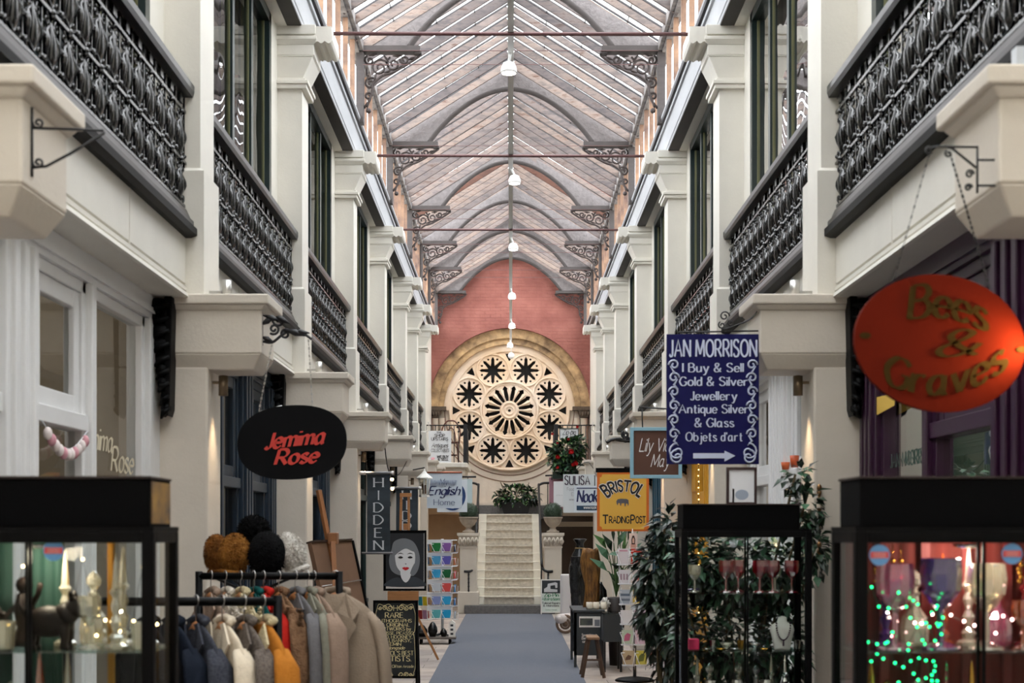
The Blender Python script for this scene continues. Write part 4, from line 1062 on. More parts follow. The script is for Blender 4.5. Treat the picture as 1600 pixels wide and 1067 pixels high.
# warm spotlight on the right-hand pier just beside the oval orange sign
r = thing('spotlight', 'small bronze spotlight on the nearest right pier shining warm light on the orange sign', 'light', (1.60, 3.75, Z(545, 3.9)))
MB().tube([(1.52, 3.80, Z(540, 3.9)), (1.486, 3.915, Z(540, 3.9))], .02, 10).build('cylinder', BRONZE, r); MB().tube([(1.52, 3.80, Z(540, 3.9)), (1.68, 4.0, Z(540, 3.9))], .008, 6).build('arm', BRONZE, r)
ld = bpy.data.lights.new('spotlight_lamp', 'SPOT'); ld.energy = 5.0; ld.color = (1, .60, .22); ld.spot_size = R(130); ld.spot_blend = .9; ld.shadow_soft_size = .03
lo = bpy.data.objects.new('spotlight_lamp', ld); COL.objects.link(lo); lo.location = (1.474, 3.93, Z(540, 3.9)); lo.rotation_euler = (Vector((1.34, 4.0, Z(540, 4))) - Vector((1.474, 3.93, Z(540, 3.9)))).to_track_quat('-Z', 'Y').to_euler()
lo.parent = r; lo.matrix_parent_inverse = world_of(r).inverted()

# bare bracket on the near-left corbel
scroll_arm('sign_bracket', 'bare black iron bracket with two curls on the nearest left corbel', 4.03,
           [[(50, 168), (50, 276)], [(50, 185), (44, 185)], [(50, 200), (118, 202), (162, 204)], [(50, 262), (72, 260), (110, 240), (164, 207)]], [(60, 192, 9, 3, 1.4), (60, 254, 9, 3, 1.4)], .004)
o = MB().box(X(1588, 3.95), X(1612, 3.95), 3.95, 3.99, Z(100, 3.95), Z(72, 3.95)).build('floodlight_box', mat('pale_grey_plastic', (190, 196, 204), .4)); tag(o, 'small pale grey box fixed on the nearest right corbel slab', 'light')

# navy board with pale serif lettering
Y = 7.80; u = Y / F
r = board('hanging_sign', 'tall navy blue hanging sign with pale lettering and a white arrow', 'sign', Y, 1042, 1186, 522, 725, mat('royal_navy_board', (17, 17, 78), .6, spec=.2), .024)
o = MB(); L = Y - .003; kw = dict(thick=1.75, thin=.75, serif=.85, gap=2.1)
wp(o, 'JAN MORRISON', L, 1114, 557, 26, thick=2.0, thin=.9, serif=.8, gap=2.2, fit=136)
for t, y, w_, cxp in (('I Buy & Sell', 581, 94, 1114), ('Gold & Silver', 602.5, 106, 1115), ('Jewellery', 625, 72, 1115), ('Antique Silver', 645.5, 108, 1115), ('& Glass', 667, 60, 1116), ("Objets d'art", 689, 88, 1116)):
    wp(o, t, L, cxp, y, 13.5, fit=w_, **kw)
q = lambda px, py: (X(px, L), L, Z(py, L))
o.add([q(1083, 708), q(1132, 708), q(1132, 704), q(1149, 712), q(1132, 721), q(1132, 716), q(1083, 716)], [tuple(range(7))])
for sg, bx in ((1, 1053), (-1, 1175)):
    for k, y in enumerate((570, 590, 612, 634, 656, 678)):
        sp = spiral(0, 0, 8.5 * u, 2 * u, (0 if k % 2 else PI), (1.2 if k % 2 else -1.2), 14)
        o.tube([(X(bx, L) + sg * p, L, Z(y, L) + w2) for p, w2 in sp], .0052, 4)
        o.tube([q(bx + sg * 6 * (1 if k % 2 else -1), y + 2), q(bx, y + 11), q(bx + sg * 7 * (1 if k % 2 else -1), y + 18)], [.002, .007, .002], 4)
    for yy, rr in ((706, 14), (714, 12)):
        o.tube([(X(bx + sg * 5, L) + a, L, Z(yy, L) + b) for a, b in spiral(0, 0, rr * u, 3 * u, PI * (.5 if sg > 0 else .5), sg * 1.2, 16)], .005, 4)
o.build('lettering', mat('pale_blue_white_lettering', (206, 214, 238), .5), r)
scroll_arm('sign_bracket', 'thin curled iron bracket above the navy blue sign', 7.815, [[(1186, 476), (1186, 520)], [(1187, 517), (1060, 519)], smooth([(1186, 482), (1170, 500), (1128, 516)], 4)], [(1132, 494, 8, 0, 1.3), (1128, 508, 6, 2, 1.3), (1142, 505, 5, 2, 1.3)], .005)

# brown board in a pale blue frame
Y = 11.6; u = Y / F
r = board('hanging_sign', 'square brown hanging sign in a pale blue frame with white handwriting', 'sign', Y, 985, 1065, 668, 747, mat('brown_sign_board', (86, 52, 36), .5), .025, mat('pale_blue_frame', (140, 182, 198), .5), .026)
o = MB(); L = Y - .003; WHT = mat('white_lettering', (232, 230, 226), .5)
wp(o, 'Lily Violet', L, 1030, 705, 20, thick=.95, slant=.35, fit=62); wp(o, 'May', L, 1031, 729, 19, thick=.95, slant=.35, fit=28); o.build('lettering', WHT, r)
scroll_arm('sign_bracket', 'black leafy scrolled bracket beside the corbel left of the brown sign', 15.55, [smooth([(994, 690), (970, 688), (958, 686), (948, 692)], 4), [(992, 676), (992, 698)]], [(977, 679, 6, 2, 1.4), (978, 687, 5, 0, 1.3)], .018, leaf=((958, 687, 9, 3, .2), (968, 686, 8, 3, -.2)))
scroll_arm('sign_bracket', 'long straight iron bar bracket above the brown sign', 11.615, [[(998, 636), (1061, 640)], [(1003, 637), (1004, 669)], [(1042, 639), (1043, 669)]], [], .006)

# yellow sign with orange border
Y = 15.45; u = Y / F
r = board('hanging_sign', 'yellow hanging sign with orange border and black lettering', 'sign', Y, 933, 1014, 738, 830, mat('orange_border_paint', (214, 110, 30), .5), .025)
YEL = mat('mustard_yellow_paint', (228, 180, 74), .5)
def px(a, b, dy=.0): return (X(a, Y - dy), Y - dy, Z(b, Y - dy))
p = [(941, 741), (1006, 741), (1007, 745), (1010, 746), (1010, 822), (1007, 823), (1006, 827), (941, 827), (940, 823), (937, 822), (937, 746), (940, 745)]
MB().add([px(a, b, .001) for a, b in p], [tuple(range(12))]).build('yellow_panel', YEL, r)
o = MB(); wq = lambda a, b: (a * (1 + 4.2 * b), b - 2.2 * a * a)
wp(o, 'BRISTOL', Y - .003, 974, 767, 16, thick=3.4, gap=2.2, fit=50, warp=wq); o.build('lettering_outline', WHT, r)
o = MB(); BLK = mat('black_lettering', (20, 20, 24), .5)
wp(o, 'BRISTOL', Y - .005, 974, 767, 16, thick=2.0, gap=2.2, fit=50, warp=wq)
L = Y - .004
wp(o, 'T', L, 946, 818, 13, thick=1.8, fit=8); wp(o, 'RADING', L, 967.5, 817, 10, thick=1.9, fit=31); wp(o, 'P', L, 988.5, 818, 13, thick=1.8, fit=6); wp(o, 'OST', L, 1001, 817, 10, thick=1.9, fit=15)
o.build('lettering', BLK, r)
o = MB(); an = [(965, 780), (970, 779), (979, 779.5), (982, 781), (982.5, 788), (981, 791), (980.5, 787), (978, 786.5), (977.5, 791), (976, 791), (975.5, 786), (971, 786.5), (970.5, 790), (969, 790), (968.5, 786), (966, 786), (965, 790), (963.5, 787), (963, 783)]
o.add([px(a, b, .003) for a, b in an], [tuple(range(len(an)))]); o.build('animal_emblem', mat('grey_emblem', (92, 92, 100), .6), r)
MB().box(X(931, Y), X(1038, Y), Y, Y + .03, Z(738, Y), Z(731, Y)).build('top_bar', BLACK, r)

# signs hung farther along, right side
Y = 23.0
r = board('hanging_sign', 'white hanging sign with navy lettering and a navy web-address band', 'sign', Y, 897, 966, 759, 800, mat('white_sign_board', (214, 222, 230), .5), .02)
o = MB(); L = Y - .004; NV = mat('navy_lettering', (24, 34, 84), .5); DB = mat('teal_navy_band', (18, 58, 88), .5)
wp(o, 'Nook', L, 917.5, 784, 18, thick=2.3, thin=1.0, nib=25, slant=.15, gap=1.6, fit=31); o.add([(X(a, L), L, Z(b, L)) for a, b in ((901, 762), (962, 762), (962, 763.5), (901, 763.5))], [(0, 1, 2, 3)]); o.build('lettering', NV, r)
MB().add([(X(a, L), L, Z(b, L)) for a, b in ((901, 790), (962, 790), (962, 797), (901, 797))], [(0, 1, 2, 3)]).build('address_band', DB, r)
o = MB(); wp(o, 'www.nook', L - .003, 922, 795, 5, thick=1.4, fit=20); o.build('address', WHT, r)
MB().tube([(1.36, Y + .01, Z(759, Y)), (1.36, Y + .01, h(.9))], .008, 5).tube([(1.36, Y + .01, h(.9)), (1.36, Y + .12, h(.9))], .008, 5).build('hanger', IRONM, r)
Y = 25.64
r = board('hanging_sign', 'pale grey hanging sign with tall dark lettering above the web-address sign', 'sign', Y, 880, 946, 741, 801, mat('pale_grey_sign', (206, 212, 216), .5), .02)
o = MB(); L = Y - .005; PL = mat('dark_plum_lettering', (44, 32, 52), .5)
wp(o, 'SULISA', L, 902, 757, 13.5, thick=2.0, thin=.9, serif=.6, gap=2.4, fit=39); o.build('lettering', PL, r)
o = MB(); wp(o, 'Food', L, 891.5, 766.5, 5, thick=.9, fit=11); wp(o, 'Ex', L, 896, 774.5, 5, thick=.9, fit=6); wp(o, 'www', L, 894, 782, 4, thick=1.2, fit=9); o.build('small_lettering', mat('grey_lettering', (130, 132, 140), .5), r)
c = MB()
for a, b in (((893, 741), (912, 723)), ((912, 723), (920, 722)), ((920, 722), (934, 741))): c.tube([(X(a[0], Y), Y, Z(a[1], Y)), (X(b[0], Y), Y, Z(b[1], Y))], .006, 5)
c.build('wire', IRONM, r)
Y = 28.19
r = board('hanging_sign', 'plain white hanging sign with tiny grey lettering', 'sign', Y, 865, 912, 752, 792, mat('plain_white_board', (218, 220, 224), .5), .02)
o = MB(); wp(o, 'Zip-pin', Y - .005, 875, 775, 4, thick=.8, fit=12) if False else wp(o, 'since', Y - .005, 874, 774.5, 2.5, thick=.8, fit=9, gap=5); o.build('lettering', mat('grey_lettering', (130, 132, 140), .5), r)
Y = 28.93
r = board('hanging_sign', 'dusty mauve board hanging behind the plain white sign', 'sign', Y, 858, 884, 746, 795, mat('mauve_board', (150, 108, 122), .6), .02)
o = MB().tube([(X(852, Y), Y, Z(743, Y)), (X(884, Y), Y, Z(742, Y))], .02, 6).tube([(X(862, Y), Y, Z(743, Y)), (X(862, Y), Y, Z(750, Y))], .008, 5).build('sign_bar', IRONM); tag(o, 'black iron bar holding the mauve board near the right landing', 'bracket')
Y = 29.04
r = board('hanging_sign', 'small white sign with script among the roses on the right landing', 'sign', Y, 874, 904, 669, 687, mat('plain_white_board', (218, 220, 224), .5), .02, mat('green_black_edge', (28, 52, 46), .5), .012)
o = MB(); wp(o, 'Zip-pin', Y - .005, 889, 679, 8, thick=1.2, thin=.6, nib=30, slant=.25, fit=20); o.build('lettering', mat('charcoal_lettering', (60, 62, 70), .5), r)

# left side, farther along
Y = 23.0; u = Y / F
r = board('hanging_sign', 'pale blue-white hanging sign with navy script and a lace valance drawing', 'sign', Y, 667, 722, 739, 794, mat('pale_blue_white_board', (206, 216, 226), .5), .02)
L = Y - .004
o = MB(); wp(o, 'English', L, 693, 773, 13, thick=1.6, thin=.6, nib=35, slant=.3, gap=1.5, fit=48); o.build('lettering', NV, r)
o = MB(); wp(o, 'My', L, 693, 757, 9, thick=1.2, thin=.6, nib=30, slant=.2, fit=13); wp(o, 'Home', L, 694, 789, 9, thick=1.3, thin=.6, serif=.7, gap=2.2, fit=32)
for k in range(19):
    a = 669 + k * 2.35; o.tube([(X(a, L), L, Z(750, L)), (X(a + 1.1, L), L, Z(759 + 2 * sin(k * .9), L)), (X(a + 2.35, L), L, Z(750, L))], .004, 4); o.tube([(X(a, L), L, Z(750, L)), (X(a - .5, L), L, Z(762 - 1.5 * abs(k - 9) * .3, L))], .0025, 4)
o.build('valance_drawing', mat('blue_grey_lettering', (112, 124, 150), .5), r)
MB().tube([(X(667, Y), Y, Z(738, Y)), (X(722, Y), Y, Z(738, Y))], .014, 6).build('rod', mat('copper_rod', (170, 100, 76), .4, metal=.5), r)
Y = 25.8
r = board('hanging_sign', 'white hanging sign with a navy blue ring, behind the lace valance sign', 'sign', Y, 683, 730, 749, 800, mat('white_sign_board', (214, 222, 230), .5), .02)
L = Y - .005; a0 = [(X(707, L) + 20.5 * Y / F * cos(2 * PI * k / 48), Z(774.5, L) + 23 * Y / F * sin(2 * PI * k / 48)) for k in range(48)]; b0 = [(X(707, L) + 15.5 * Y / F * cos(2 * PI * k / 48), Z(774.5, L) + 20 * Y / F * sin(2 * PI * k / 48)) for k in range(48)]
plate([a0, b0], .004, 'blue_ring', mat('navy_ring_paint', (22, 58, 110), .5), r, Matrix.Translation((0, L, 0)) @ XZ)
Y = 28.93
r = board('hanging_sign', 'narrow pale aqua sign hanging from a black bar near the left landing', 'sign', Y, 724, 738, 748, 796, mat('pale_aqua_board', (186, 206, 212), .5), .02)
o = MB().tube([(X(722, Y), Y, Z(745, Y)), (X(744, Y), Y, Z(745, Y))], .022, 6).tube([(X(731, Y), Y, Z(745, Y)), (X(731, Y), Y, Z(748, Y))], .01, 5).build('sign_bar', IRONM); tag(o, 'black iron bar holding the narrow aqua sign near the left landing', 'bracket')
Y = 29.04
r = board('hanging_sign', 'white poster-like sign with black hand lettering on the left landing', 'sign', Y, 669.5, 705, 673, 729, mat('plain_white_board', (218, 220, 224), .5), .02)
o = MB(); L = Y - .005
wp(o, 'THE', L, 686, 677, 2.6, thick=1.5, fit=8); wp(o, 'SHOP', L, 687, 682.5, 4.4, thick=1.5, fit=16); wp(o, 'UPSTAIRS', L, 687, 688, 4.4, thick=1.5, fit=26)
wp(o, 'Antiques', L, 687, 699, 7, thick=1.3, thin=.7, nib=30, slant=.25, fit=25); wp(o, 'COLLECTABLES', L, 687.5, 706, 4.8, thick=1.4, slant=.15, fit=28)
wp(o, 'WE BUY', L, 692, 715.5, 4, thick=2.0, fit=18); wp(o, '& SELL', L, 692.5, 719.5, 3.4, thick=2.0, fit=16); o.build('lettering', BLK, r)
o = MB()
for k in range(4): o.tube([(X(675, L), L, Z(720, L)), (X(674 + k * 1.7, L), L, Z(714 + abs(k - 1.5), L))], .012, 5)
o.ball((X(676, L), L, Z(719.5, L)), (.04, .006, .03), 8, 5); o.build('pink_hand_drawing', mat('pink_paint', (226, 170, 180), .6), r)

# two slate-blue vertical banners
BAN = mat('slate_banner_cloth', (50, 60, 68), .8, var=.45, scale=5)
for Y, a, b, c, d, xl, ly, lab in ((15.5, 573.5, 609.5, 741, 866, 591.5, (761, 781, 800, 819.5, 839.5, 859), 'slate-blue vertical cloth banner, nearer of the pair on the left'),
                               (19.2, 619, 653, 764.5, 868, 635.5, (780, 796, 812.5, 828, 844, 860), 'slate-blue vertical cloth banner, farther one behind the wooden easel mast')):
    r = thing('vertical_banner', lab, 'banner', (X((a + b) / 2, Y), Y, Z(d, Y)), group='vertical banners')
    c_ = MB(); n = 10
    vs = []
    for k in range(n + 1):
        z = Z(c, Y) + (Z(d, Y) - Z(c, Y)) * k / n; dy = .012 * sin(k * .9)
        vs += [(X(a, Y), Y + dy, z), (X(b, Y), Y + dy, z), (X(b, Y), Y + dy + .006, z), (X(a, Y), Y + dy + .006, z)]
    fs = []
    for k in range(n):
        for j in range(4): fs.append((4 * k + j, 4 * k + (j + 1) % 4, 4 * k + 4 + (j + 1) % 4, 4 * k + 4 + j))
    c_.add(vs, fs + [(3, 2, 1, 0), tuple(4 * n + j for j in range(4))], 0, False); c_.build('cloth', BAN, r)
    o = MB(); k2 = (b - a) / 36
    for ch, yy in zip('HIDDEN', ly): wp(o, ch, Y - .016, xl, yy, 14.5 * k2, thick=1.3, thin=.7, serif=.9, fit=(14 if ch not in 'I' else 1.5) * k2 * (.8 if ch == 'E' else 1))
    o.build('lettering', mat('silver_white_lettering', (196, 200, 204), .5), r)
    rd = MB(); rd.tube([(X(a - 12 / 1 * k2, Y), Y, Z(c - 2, Y)), (X(b + 4, Y), Y, Z(c - 2, Y))], .017, 8); rd.tube([(X(a - 8, Y), Y, Z(d - 2, Y)), (X(b + 4, Y), Y, Z(d - 2, Y))], .012, 8); rd.build('rod', mat('grey_rod', (112, 112, 116), .4), r)
    cp_ = MB(); cp_.tube([(X(b + 1, Y), Y, Z(c - 2, Y)), (X(b + 5.5, Y), Y, Z(c - 2, Y))], .021, 8); cp_.tube([(X(a - 12 * k2, Y), Y, Z(c - 2, Y)), (X(a - 2, Y), Y, Z(c - 2, Y))], .02, 8); cp_.build('rod_end', mat('white_cap', (220, 216, 212), .4), r)
bl = MB()
# two bare bulbs between the banners, with a tiny fairy-light string beneath
Y = 17.0
for a, b in ((612.5, 749), (613, 763.5)):
    r = thing('festoon_bulb', 'small glowing festoon bulb, ' + ('upper' if b < 755 else 'lower') + ' of two beside the nearer banner', 'bulb', (X(a, Y), Y, Z(b, Y)), group='festoon bulbs')
    MB().ball((X(a, Y), Y, Z(b, Y)), .02, 8, 6).build('glass', BULB, r); MB().tube([(X(a, Y), Y, Z(b, Y) + .018), (X(a, Y), Y, Z(b, Y) + .05)], .01, 6).build('socket', MBLACK, r)
o = MB().tube(smooth([(-1.40, 15.82, h(.94)), (-1.42, 16.4, h(.74)), (X(612.5, Y), Y, Z(749, Y) + .05), (-1.42, 18.2, h(.74)), (-1.40, 19.12, h(.94))], 5), .005, 4).build('light_cable', MBLACK); tag(o, 'thin dark festoon cable sagging between two corbels on the left', 'cable')
MB().tube([(X(613, Y), Y, Z(763.5, Y) + .05), (X(612.5, Y), Y, Z(749, Y))], .003, 4).build('drop_wire', MBLACK, r)

# white lantern
Y = 22.6; xq, zt = X(663, Y), Z(738, Y)
r = thing('wall_lantern', 'white hexagonal lantern with pointed roof beside the lace valance sign', 'lantern', (xq, Y, Z(776, Y)))
WL = mat('lantern_white', (222, 220, 214), .5)
MB().lathe([(.0, .06), (.012, .05), (.02, .02), (.05, -.02), (.13, -.085), (.13, -.10), (.0, -.09)], (xq, Y, zt), 6, sm=False).build('roof', WL, r)
f = MB()
for k in range(6): a = PI / 6 + k * PI / 3; f.tube([(xq + .1 * cos(a), Y + .1 * sin(a), zt - .09), (xq + .075 * cos(a), Y + .075 * sin(a), zt - .36)], .007, 4)
f.lathe([(.0, 0), (.085, 0), (.085, .03), (.0, .03)], (xq, Y, zt - .39), 6, sm=False); f.build('frame', WL, r)
MB().lathe([(.092, -.09), (.07, -.36)], (xq, Y, zt), 6, sm=False).build('pane', GLASSC, r)
MB().box(xq - .03, xq + .03, Y - .03, Y + .03, zt - .34, zt - .2).build('lamp_core', DWOOD, r)
o = MB().tube([(-1.655, Y + .5, zt + .05), (xq, Y + .02, zt + .075)], .01, 6); o = o.build('arm', IRONM, r)
# ---------------- display cabinets ----------------
def crystal(name, tint, body=.12, rough=.04):
    if name in MATS: return MATS[name]
    m = bpy.data.materials.new(name); m.use_nodes = True; nt = m.node_tree; N = nt.nodes; L = nt.links
    N.remove(N['Principled BSDF']); out = N['Material Output']
    t = N.new('ShaderNodeBsdfTransparent'); t.inputs[0].default_value = lin(tint)
    d = N.new('ShaderNodeBsdfDiffuse'); d.inputs[0].default_value = lin(tint)
    g = N.new('ShaderNodeBsdfGlossy'); g.inputs['Roughness'].default_value = rough; g.inputs[0].default_value = (1, 1, 1, 1)
    a = N.new('ShaderNodeMixShader'); a.inputs[0].default_value = body; L.new(t.outputs[0], a.inputs[1]); L.new(d.outputs[0], a.inputs[2])
    lw = N.new('ShaderNodeLayerWeight'); lw.inputs['Blend'].default_value = .35
    mr = N.new('ShaderNodeMapRange'); mr.inputs['To Min'].default_value = .12; mr.inputs['To Max'].default_value = .8; L.new(lw.outputs['Facing'], mr.inputs['Value'])
    b = N.new('ShaderNodeMixShader'); L.new(mr.outputs[0], b.inputs[0]); L.new(a.outputs[0], b.inputs[1]); L.new(g.outputs[0], b.inputs[2])
    L.new(b.outputs[0], out.inputs[0]); MATS[name] = m; return m
CLEAR = crystal('clear_cut_crystal', (244, 240, 224), .32); RUBY = crystal('ruby_glass', (190, 30, 50), .3); AMETH = crystal('amethyst_glass', (120, 70, 170), .35); PINKG = crystal('pink_glass', (238, 150, 190), .3)
AMBER = crystal('amber_glass', (226, 120, 50), .3)
GOLD = mat('polished_gold', (210, 160, 70), .2, metal=1.0); SILVER = mat('polished_silver', (210, 210, 212), .15, metal=1.0)

def cabinet(label, boxlabel, x0, x1, y0, y1, box, back=None, ribs=None, ztop=1.6, boxmat=None):
    r = thing('display_cabinet', label, 'cabinet', ((x0 + x1) / 2, (y0 + y1) / 2, 0), group='black glass display cabinets')
    t = .032; f = MB()
    for a, b in ((x0, x0 + t), (x1 - t, x1)):
        for c, d in ((y0, y0 + t), (y1 - t, y1)): f.box(a, b, c, d, .03, ztop)
    for z0, z1 in ((ztop - .03, ztop), (.03, .10)): f.box(x0 + t, x1 - t, y0, y0 + t, z0, z1); f.box(x0 + t, x1 - t, y1 - t, y1, z0, z1); f.box(x0, x0 + t, y0 + t, y1 - t, z0, z1); f.box(x1 - t, x1, y0 + t, y1 - t, z0, z1)
    f.build('frame', BLACK, r, bevel=.003)
    MB().box(x0, x1, y0, y1, ztop, ztop + .012).build('top', BLACK, r)
    MB().box(x0 + .01, x1 - .01, y0 + .01, y1 - .01, 0, .10).build('plinth', BLACK, r)
    xm = (x0 + x1) / 2
    for a, b, yy in ((x0 + t, xm + .01, y0 + .012), (xm - .01, x1 - t, y0 + .02)):
        d = MB().box(a, b, yy, yy + .004, .10, ztop - .03).build('door', GLASSC, r)
        e = MB().box(b - .008 if a < xm - .1 else a, b if a < xm - .1 else a + .008, yy - .002, yy + .006, .10, ztop - .03); e.build('door_edge', BLACK, d)
    g = MB()
    g.add([(x0 + .01, y0 + t, .1), (x0 + .01, y1 - t, .1), (x0 + .01, y1 - t, ztop - .03), (x0 + .01, y0 + t, ztop - .03)], [(0, 1, 2, 3)]); g.build('side_pane', GLASSC, r)
    g = MB(); g.add([(x1 - .01, y0 + t, .1), (x1 - .01, y1 - t, .1), (x1 - .01, y1 - t, ztop - .03), (x1 - .01, y0 + t, ztop - .03)], [(0, 1, 2, 3)]); g.build('side_pane', GLASSC, r)
    for z in (.42, .71, 1.0, 1.29): MB().box(x0 + .014, x1 - .014, y0 + .03, y1 - .02, z - .006, z).build('shelf', glass('shelf_glass', (215, 232, 226), .12, .02), r)
    if back: back(r, x0 + .015, x1 - .015, y1 - .018, .1, ztop - .03)
    else:
        g = MB(); g.add([(x0 + t, y1 - .01, .1), (x1 - t, y1 - .01, .1), (x1 - t, y1 - .01, ztop - .03), (x0 + t, y1 - .01, ztop - .03)], [(0, 1, 2, 3)]); g.build('back_pane', GLASSC, r)
    bx0, bx1, bh = box
    b = thing('storage_box', boxlabel, 'box', ((bx0 + bx1) / 2, y0 + .15, ztop + .012), group='boxes on the cabinets')
    MB().box(bx0, bx1, y0 + .035, y1 - .02, ztop + .012, ztop + .012 + bh).build('box', MBLACK, b, bevel=.003)
    if boxmat: MB().box(bx1, bx1 + .002, y0 + .05, y1 - .03, ztop + .02, ztop + .005 + bh).build('printed_end', boxmat, b)
    MB().box(bx0 - .003, bx1 + .003, y0 + .03, y1 - .015, ztop + .012 + bh, ztop + .018 + bh).build('lid', mat('brown_black_lid', (40, 26, 22), .6), b)
    pk = MB().lathe([(.0, 0), (.03, 0), (.035, .012), (.0, .012)], (xm, (y0 + y1) / 2, ztop - .045), 12).build('lamp', SILVER, r)
    return r
def cab_light(root, x, y, z, e, col):
    ld = bpy.data.lights.new('cabinet_lamp', 'POINT'); ld.energy = e; ld.color = col; ld.shadow_soft_size = .025
    lo = bpy.data.objects.new('cabinet_lamp', ld); COL.objects.link(lo); lo.location = (x, y, z); lo.parent = root; lo.matrix_parent_inverse = world_of(root).inverted()

TEALC = mat('teal_green_cloth', (6, 50, 42), .8, var=.2); REDC = mat('orange_red_cloth', (104, 27, 16), .85, var=.5, scale=6, stretch=(3, 1, .3)); MUSTC = mat('mustard_cloth', (196, 150, 60), .8)
def back_teal(r, xa, xb, y, za, zb):
    g = MB(); g.add([(xa, y, za), (xb, y, za), (xb, y, zb), (xa, y, zb)], [(0, 1, 2, 3)]); g.build('back_pane', GLASSC, r)
    for a, b, mt in ((0, .30, TEALC), (.36, .52, TEALC), (.72, .75, MUSTC)):
        o = MB(); n = 12; w = xb - xa
        vs = []
        for k in range(n + 1): xx = xa + w * (a + (b - a) * k / n); yy = y - .008 + .005 * sin(k * 1.7); vs += [(xx, yy, za + .02), (xx, yy, zb)]
        o.add(vs, [(2 * k, 2 * k + 2, 2 * k + 3, 2 * k + 1) for k in range(n)], 0, True); o.build('back_cloth', mt, r)
def back_red(r, xa, xb, y, za, zb):
    n = 60; vs = []; o = MB()
    for k in range(n + 1): xx = xa + (xb - xa) * k / n; vs += [(xx, y + .004 * sin(k * 1.3) + .003 * sin(k * .5), za), (xx, y + .004 * sin(k * 1.3), zb)]
    o.add(vs, [(2 * k, 2 * k + 2, 2 * k + 3, 2 * k + 1) for k in range(n)], 0, True); o.build('back_cloth', REDC, r)
    o = MB()
    for k in range(5): xx = xa + (xb - xa) * (.2 + .18 * k); o.box(xx - .012, xx + .012, y - .014, y - .008, za, zb)
    o.build('back_slats', mat('dark_red_slats', (112, 34, 30), .6), r)
KRAFT = mat('printed_kraft_end', (168, 128, 60), .7, rgb2=(70, 60, 60), scale=9)
CL = cabinet('black glass display cabinet of crystal and bronze figures, left foreground', 'long black box with a printed brown end on the left foreground cabinet', -1.57, -.917, 3.65, 3.93, (-1.56, -.935, .125), back_teal, boxmat=KRAFT)
CR = cabinet('black glass display cabinet of coloured glass with red backing, right foreground', 'long plain black box on the right foreground cabinet', .885, 1.54, 3.65, 3.93, (.905, 1.53, .125), back_red)
CM = cabinet('black glass display cabinet of ruby goblets and a necklace bust, backed by foliage', 'black box on the middle cabinet below the small framed print', .853, 1.505, 7.1, 7.4, (.865, 1.45, .12))
cab_light(CL, -1.24, 3.79, 1.54, 3.0, (1, .84, .62)); cab_light(CR, 1.21, 3.79, 1.54, 2.4, (1, .78, .66)); cab_light(CM, 1.18, 7.25, 1.54, .8, (.9, .95, 1))
# round stickers on the glass
def sticker(x, y, z, lab, r_=.027):
    t = thing('round_sticker', lab, 'sticker', (x, y, z), group='round stickers')
    c = MB(); c.lathe([(0, 0), (r_, 0)], (0, 0, 0), 24); c.xf(Matrix.Translation((x, y, z)) @ XZ); c.build('disc', mat('blue_sticker', (96, 150, 200), .5), t)
    b = MB().box(x - r_ * .86, x + r_ * .86, y - .0015, y - .0005, z - r_ * .3, z + r_ * .3); b.build('red_band', mat('red_sticker_band', (200, 70, 70), .5), t)
    b = MB()
    for k in range(4): b.box(x - r_ * .6, x + r_ * .6, y - .0022, y - .0016, z + r_ * (.16 - .13 * k), z + r_ * (.19 - .13 * k))
    b.build('pale_lines', mat('pale_sticker_lines', (226, 200, 200), .5), t)
sticker(X(84, 3.66), 3.659, Z(860, 3.66), 'round blue and red sticker on the left foreground cabinet')
sticker(X(1374, 3.66), 3.659, Z(867, 3.66), 'round blue and red sticker near the left post of the right foreground cabinet')
sticker(X(1581, 3.66), 3.659, Z(865, 3.66), 'round blue and red sticker on the right-hand door of the right foreground cabinet')

# ---- glassware and ornaments ----
PROT = {
 'decanter': ([(.0, 0), (.035, 0), (.04, .01), (.042, .05), (.036, .08), (.014, .11), (.012, .14), (.018, .15), (.010, .152), (.008, .16), (.02, .175), (.022, .19), (.012, .205), (0, .215)], 10),
 'goblet': ([(.0, 0), (.03, 0), (.028, .004), (.005, .012), (.005, .06), (.016, .07), (.03, .09), (.033, .115), (.03, .14), (.028, .14), (.030, .115), (.02, .085), (0, .075)], 12),
 'candlestick': ([(.0, 0), (.035, 0), (.035, .01), (.015, .02), (.022, .035), (.01, .05), (.018, .08), (.008, .10), (.016, .13), (.009, .15), (.02, .17), (.012, .18), (.007, .24), (.002, .28), (0, .285)], 8),
 'bowl': ([(.0, 0), (.025, 0), (.022, .008), (.045, .03), (.055, .055), (.052, .055), (.04, .03), (0, .012)], 14),
 'tumbler': ([(.0, 0), (.024, 0), (.03, .075), (.027, .075), (.022, .008), (0, .008)], 10),
 'trinket_dish': ([(0, 0), (.02, 0), (.04, .012), (.038, .015), (0, .006)], 12),
}
def ware(kind, x, y, z, mt, label, group, sc=1.0):
    prof, n = PROT[kind]
    o = MB().lathe([(a * sc, b * sc) for a, b in prof], (0, 0, 0), n, sm=(kind in ('bowl',))).build(kind if kind not in ('decanter',) else 'glass_decanter', mt)
    o.location = (x, y, z + .001); return tag(o, label, {'decanter': 'decanter', 'goblet': 'goblet', 'candlestick': 'candlestick', 'bowl': 'bowl', 'tumbler': 'glass', 'trinket_dish': 'dish'}[kind], group)
rnd = random.Random(5)
seq = ['candlestick', 'decanter', 'goblet', 'tumbler', 'decanter', 'bowl', 'goblet', 'candlestick', 'tumbler', 'trinket_dish']
KW = {'decanter': 'clear cut-glass decanter with stopper', 'goblet': 'clear stemmed crystal goblet', 'candlestick': 'tall faceted crystal candlestick', 'bowl': 'clear crystal bowl', 'tumbler': 'clear cut-glass tumbler', 'trinket_dish': 'tiny crystal trinket dish'}
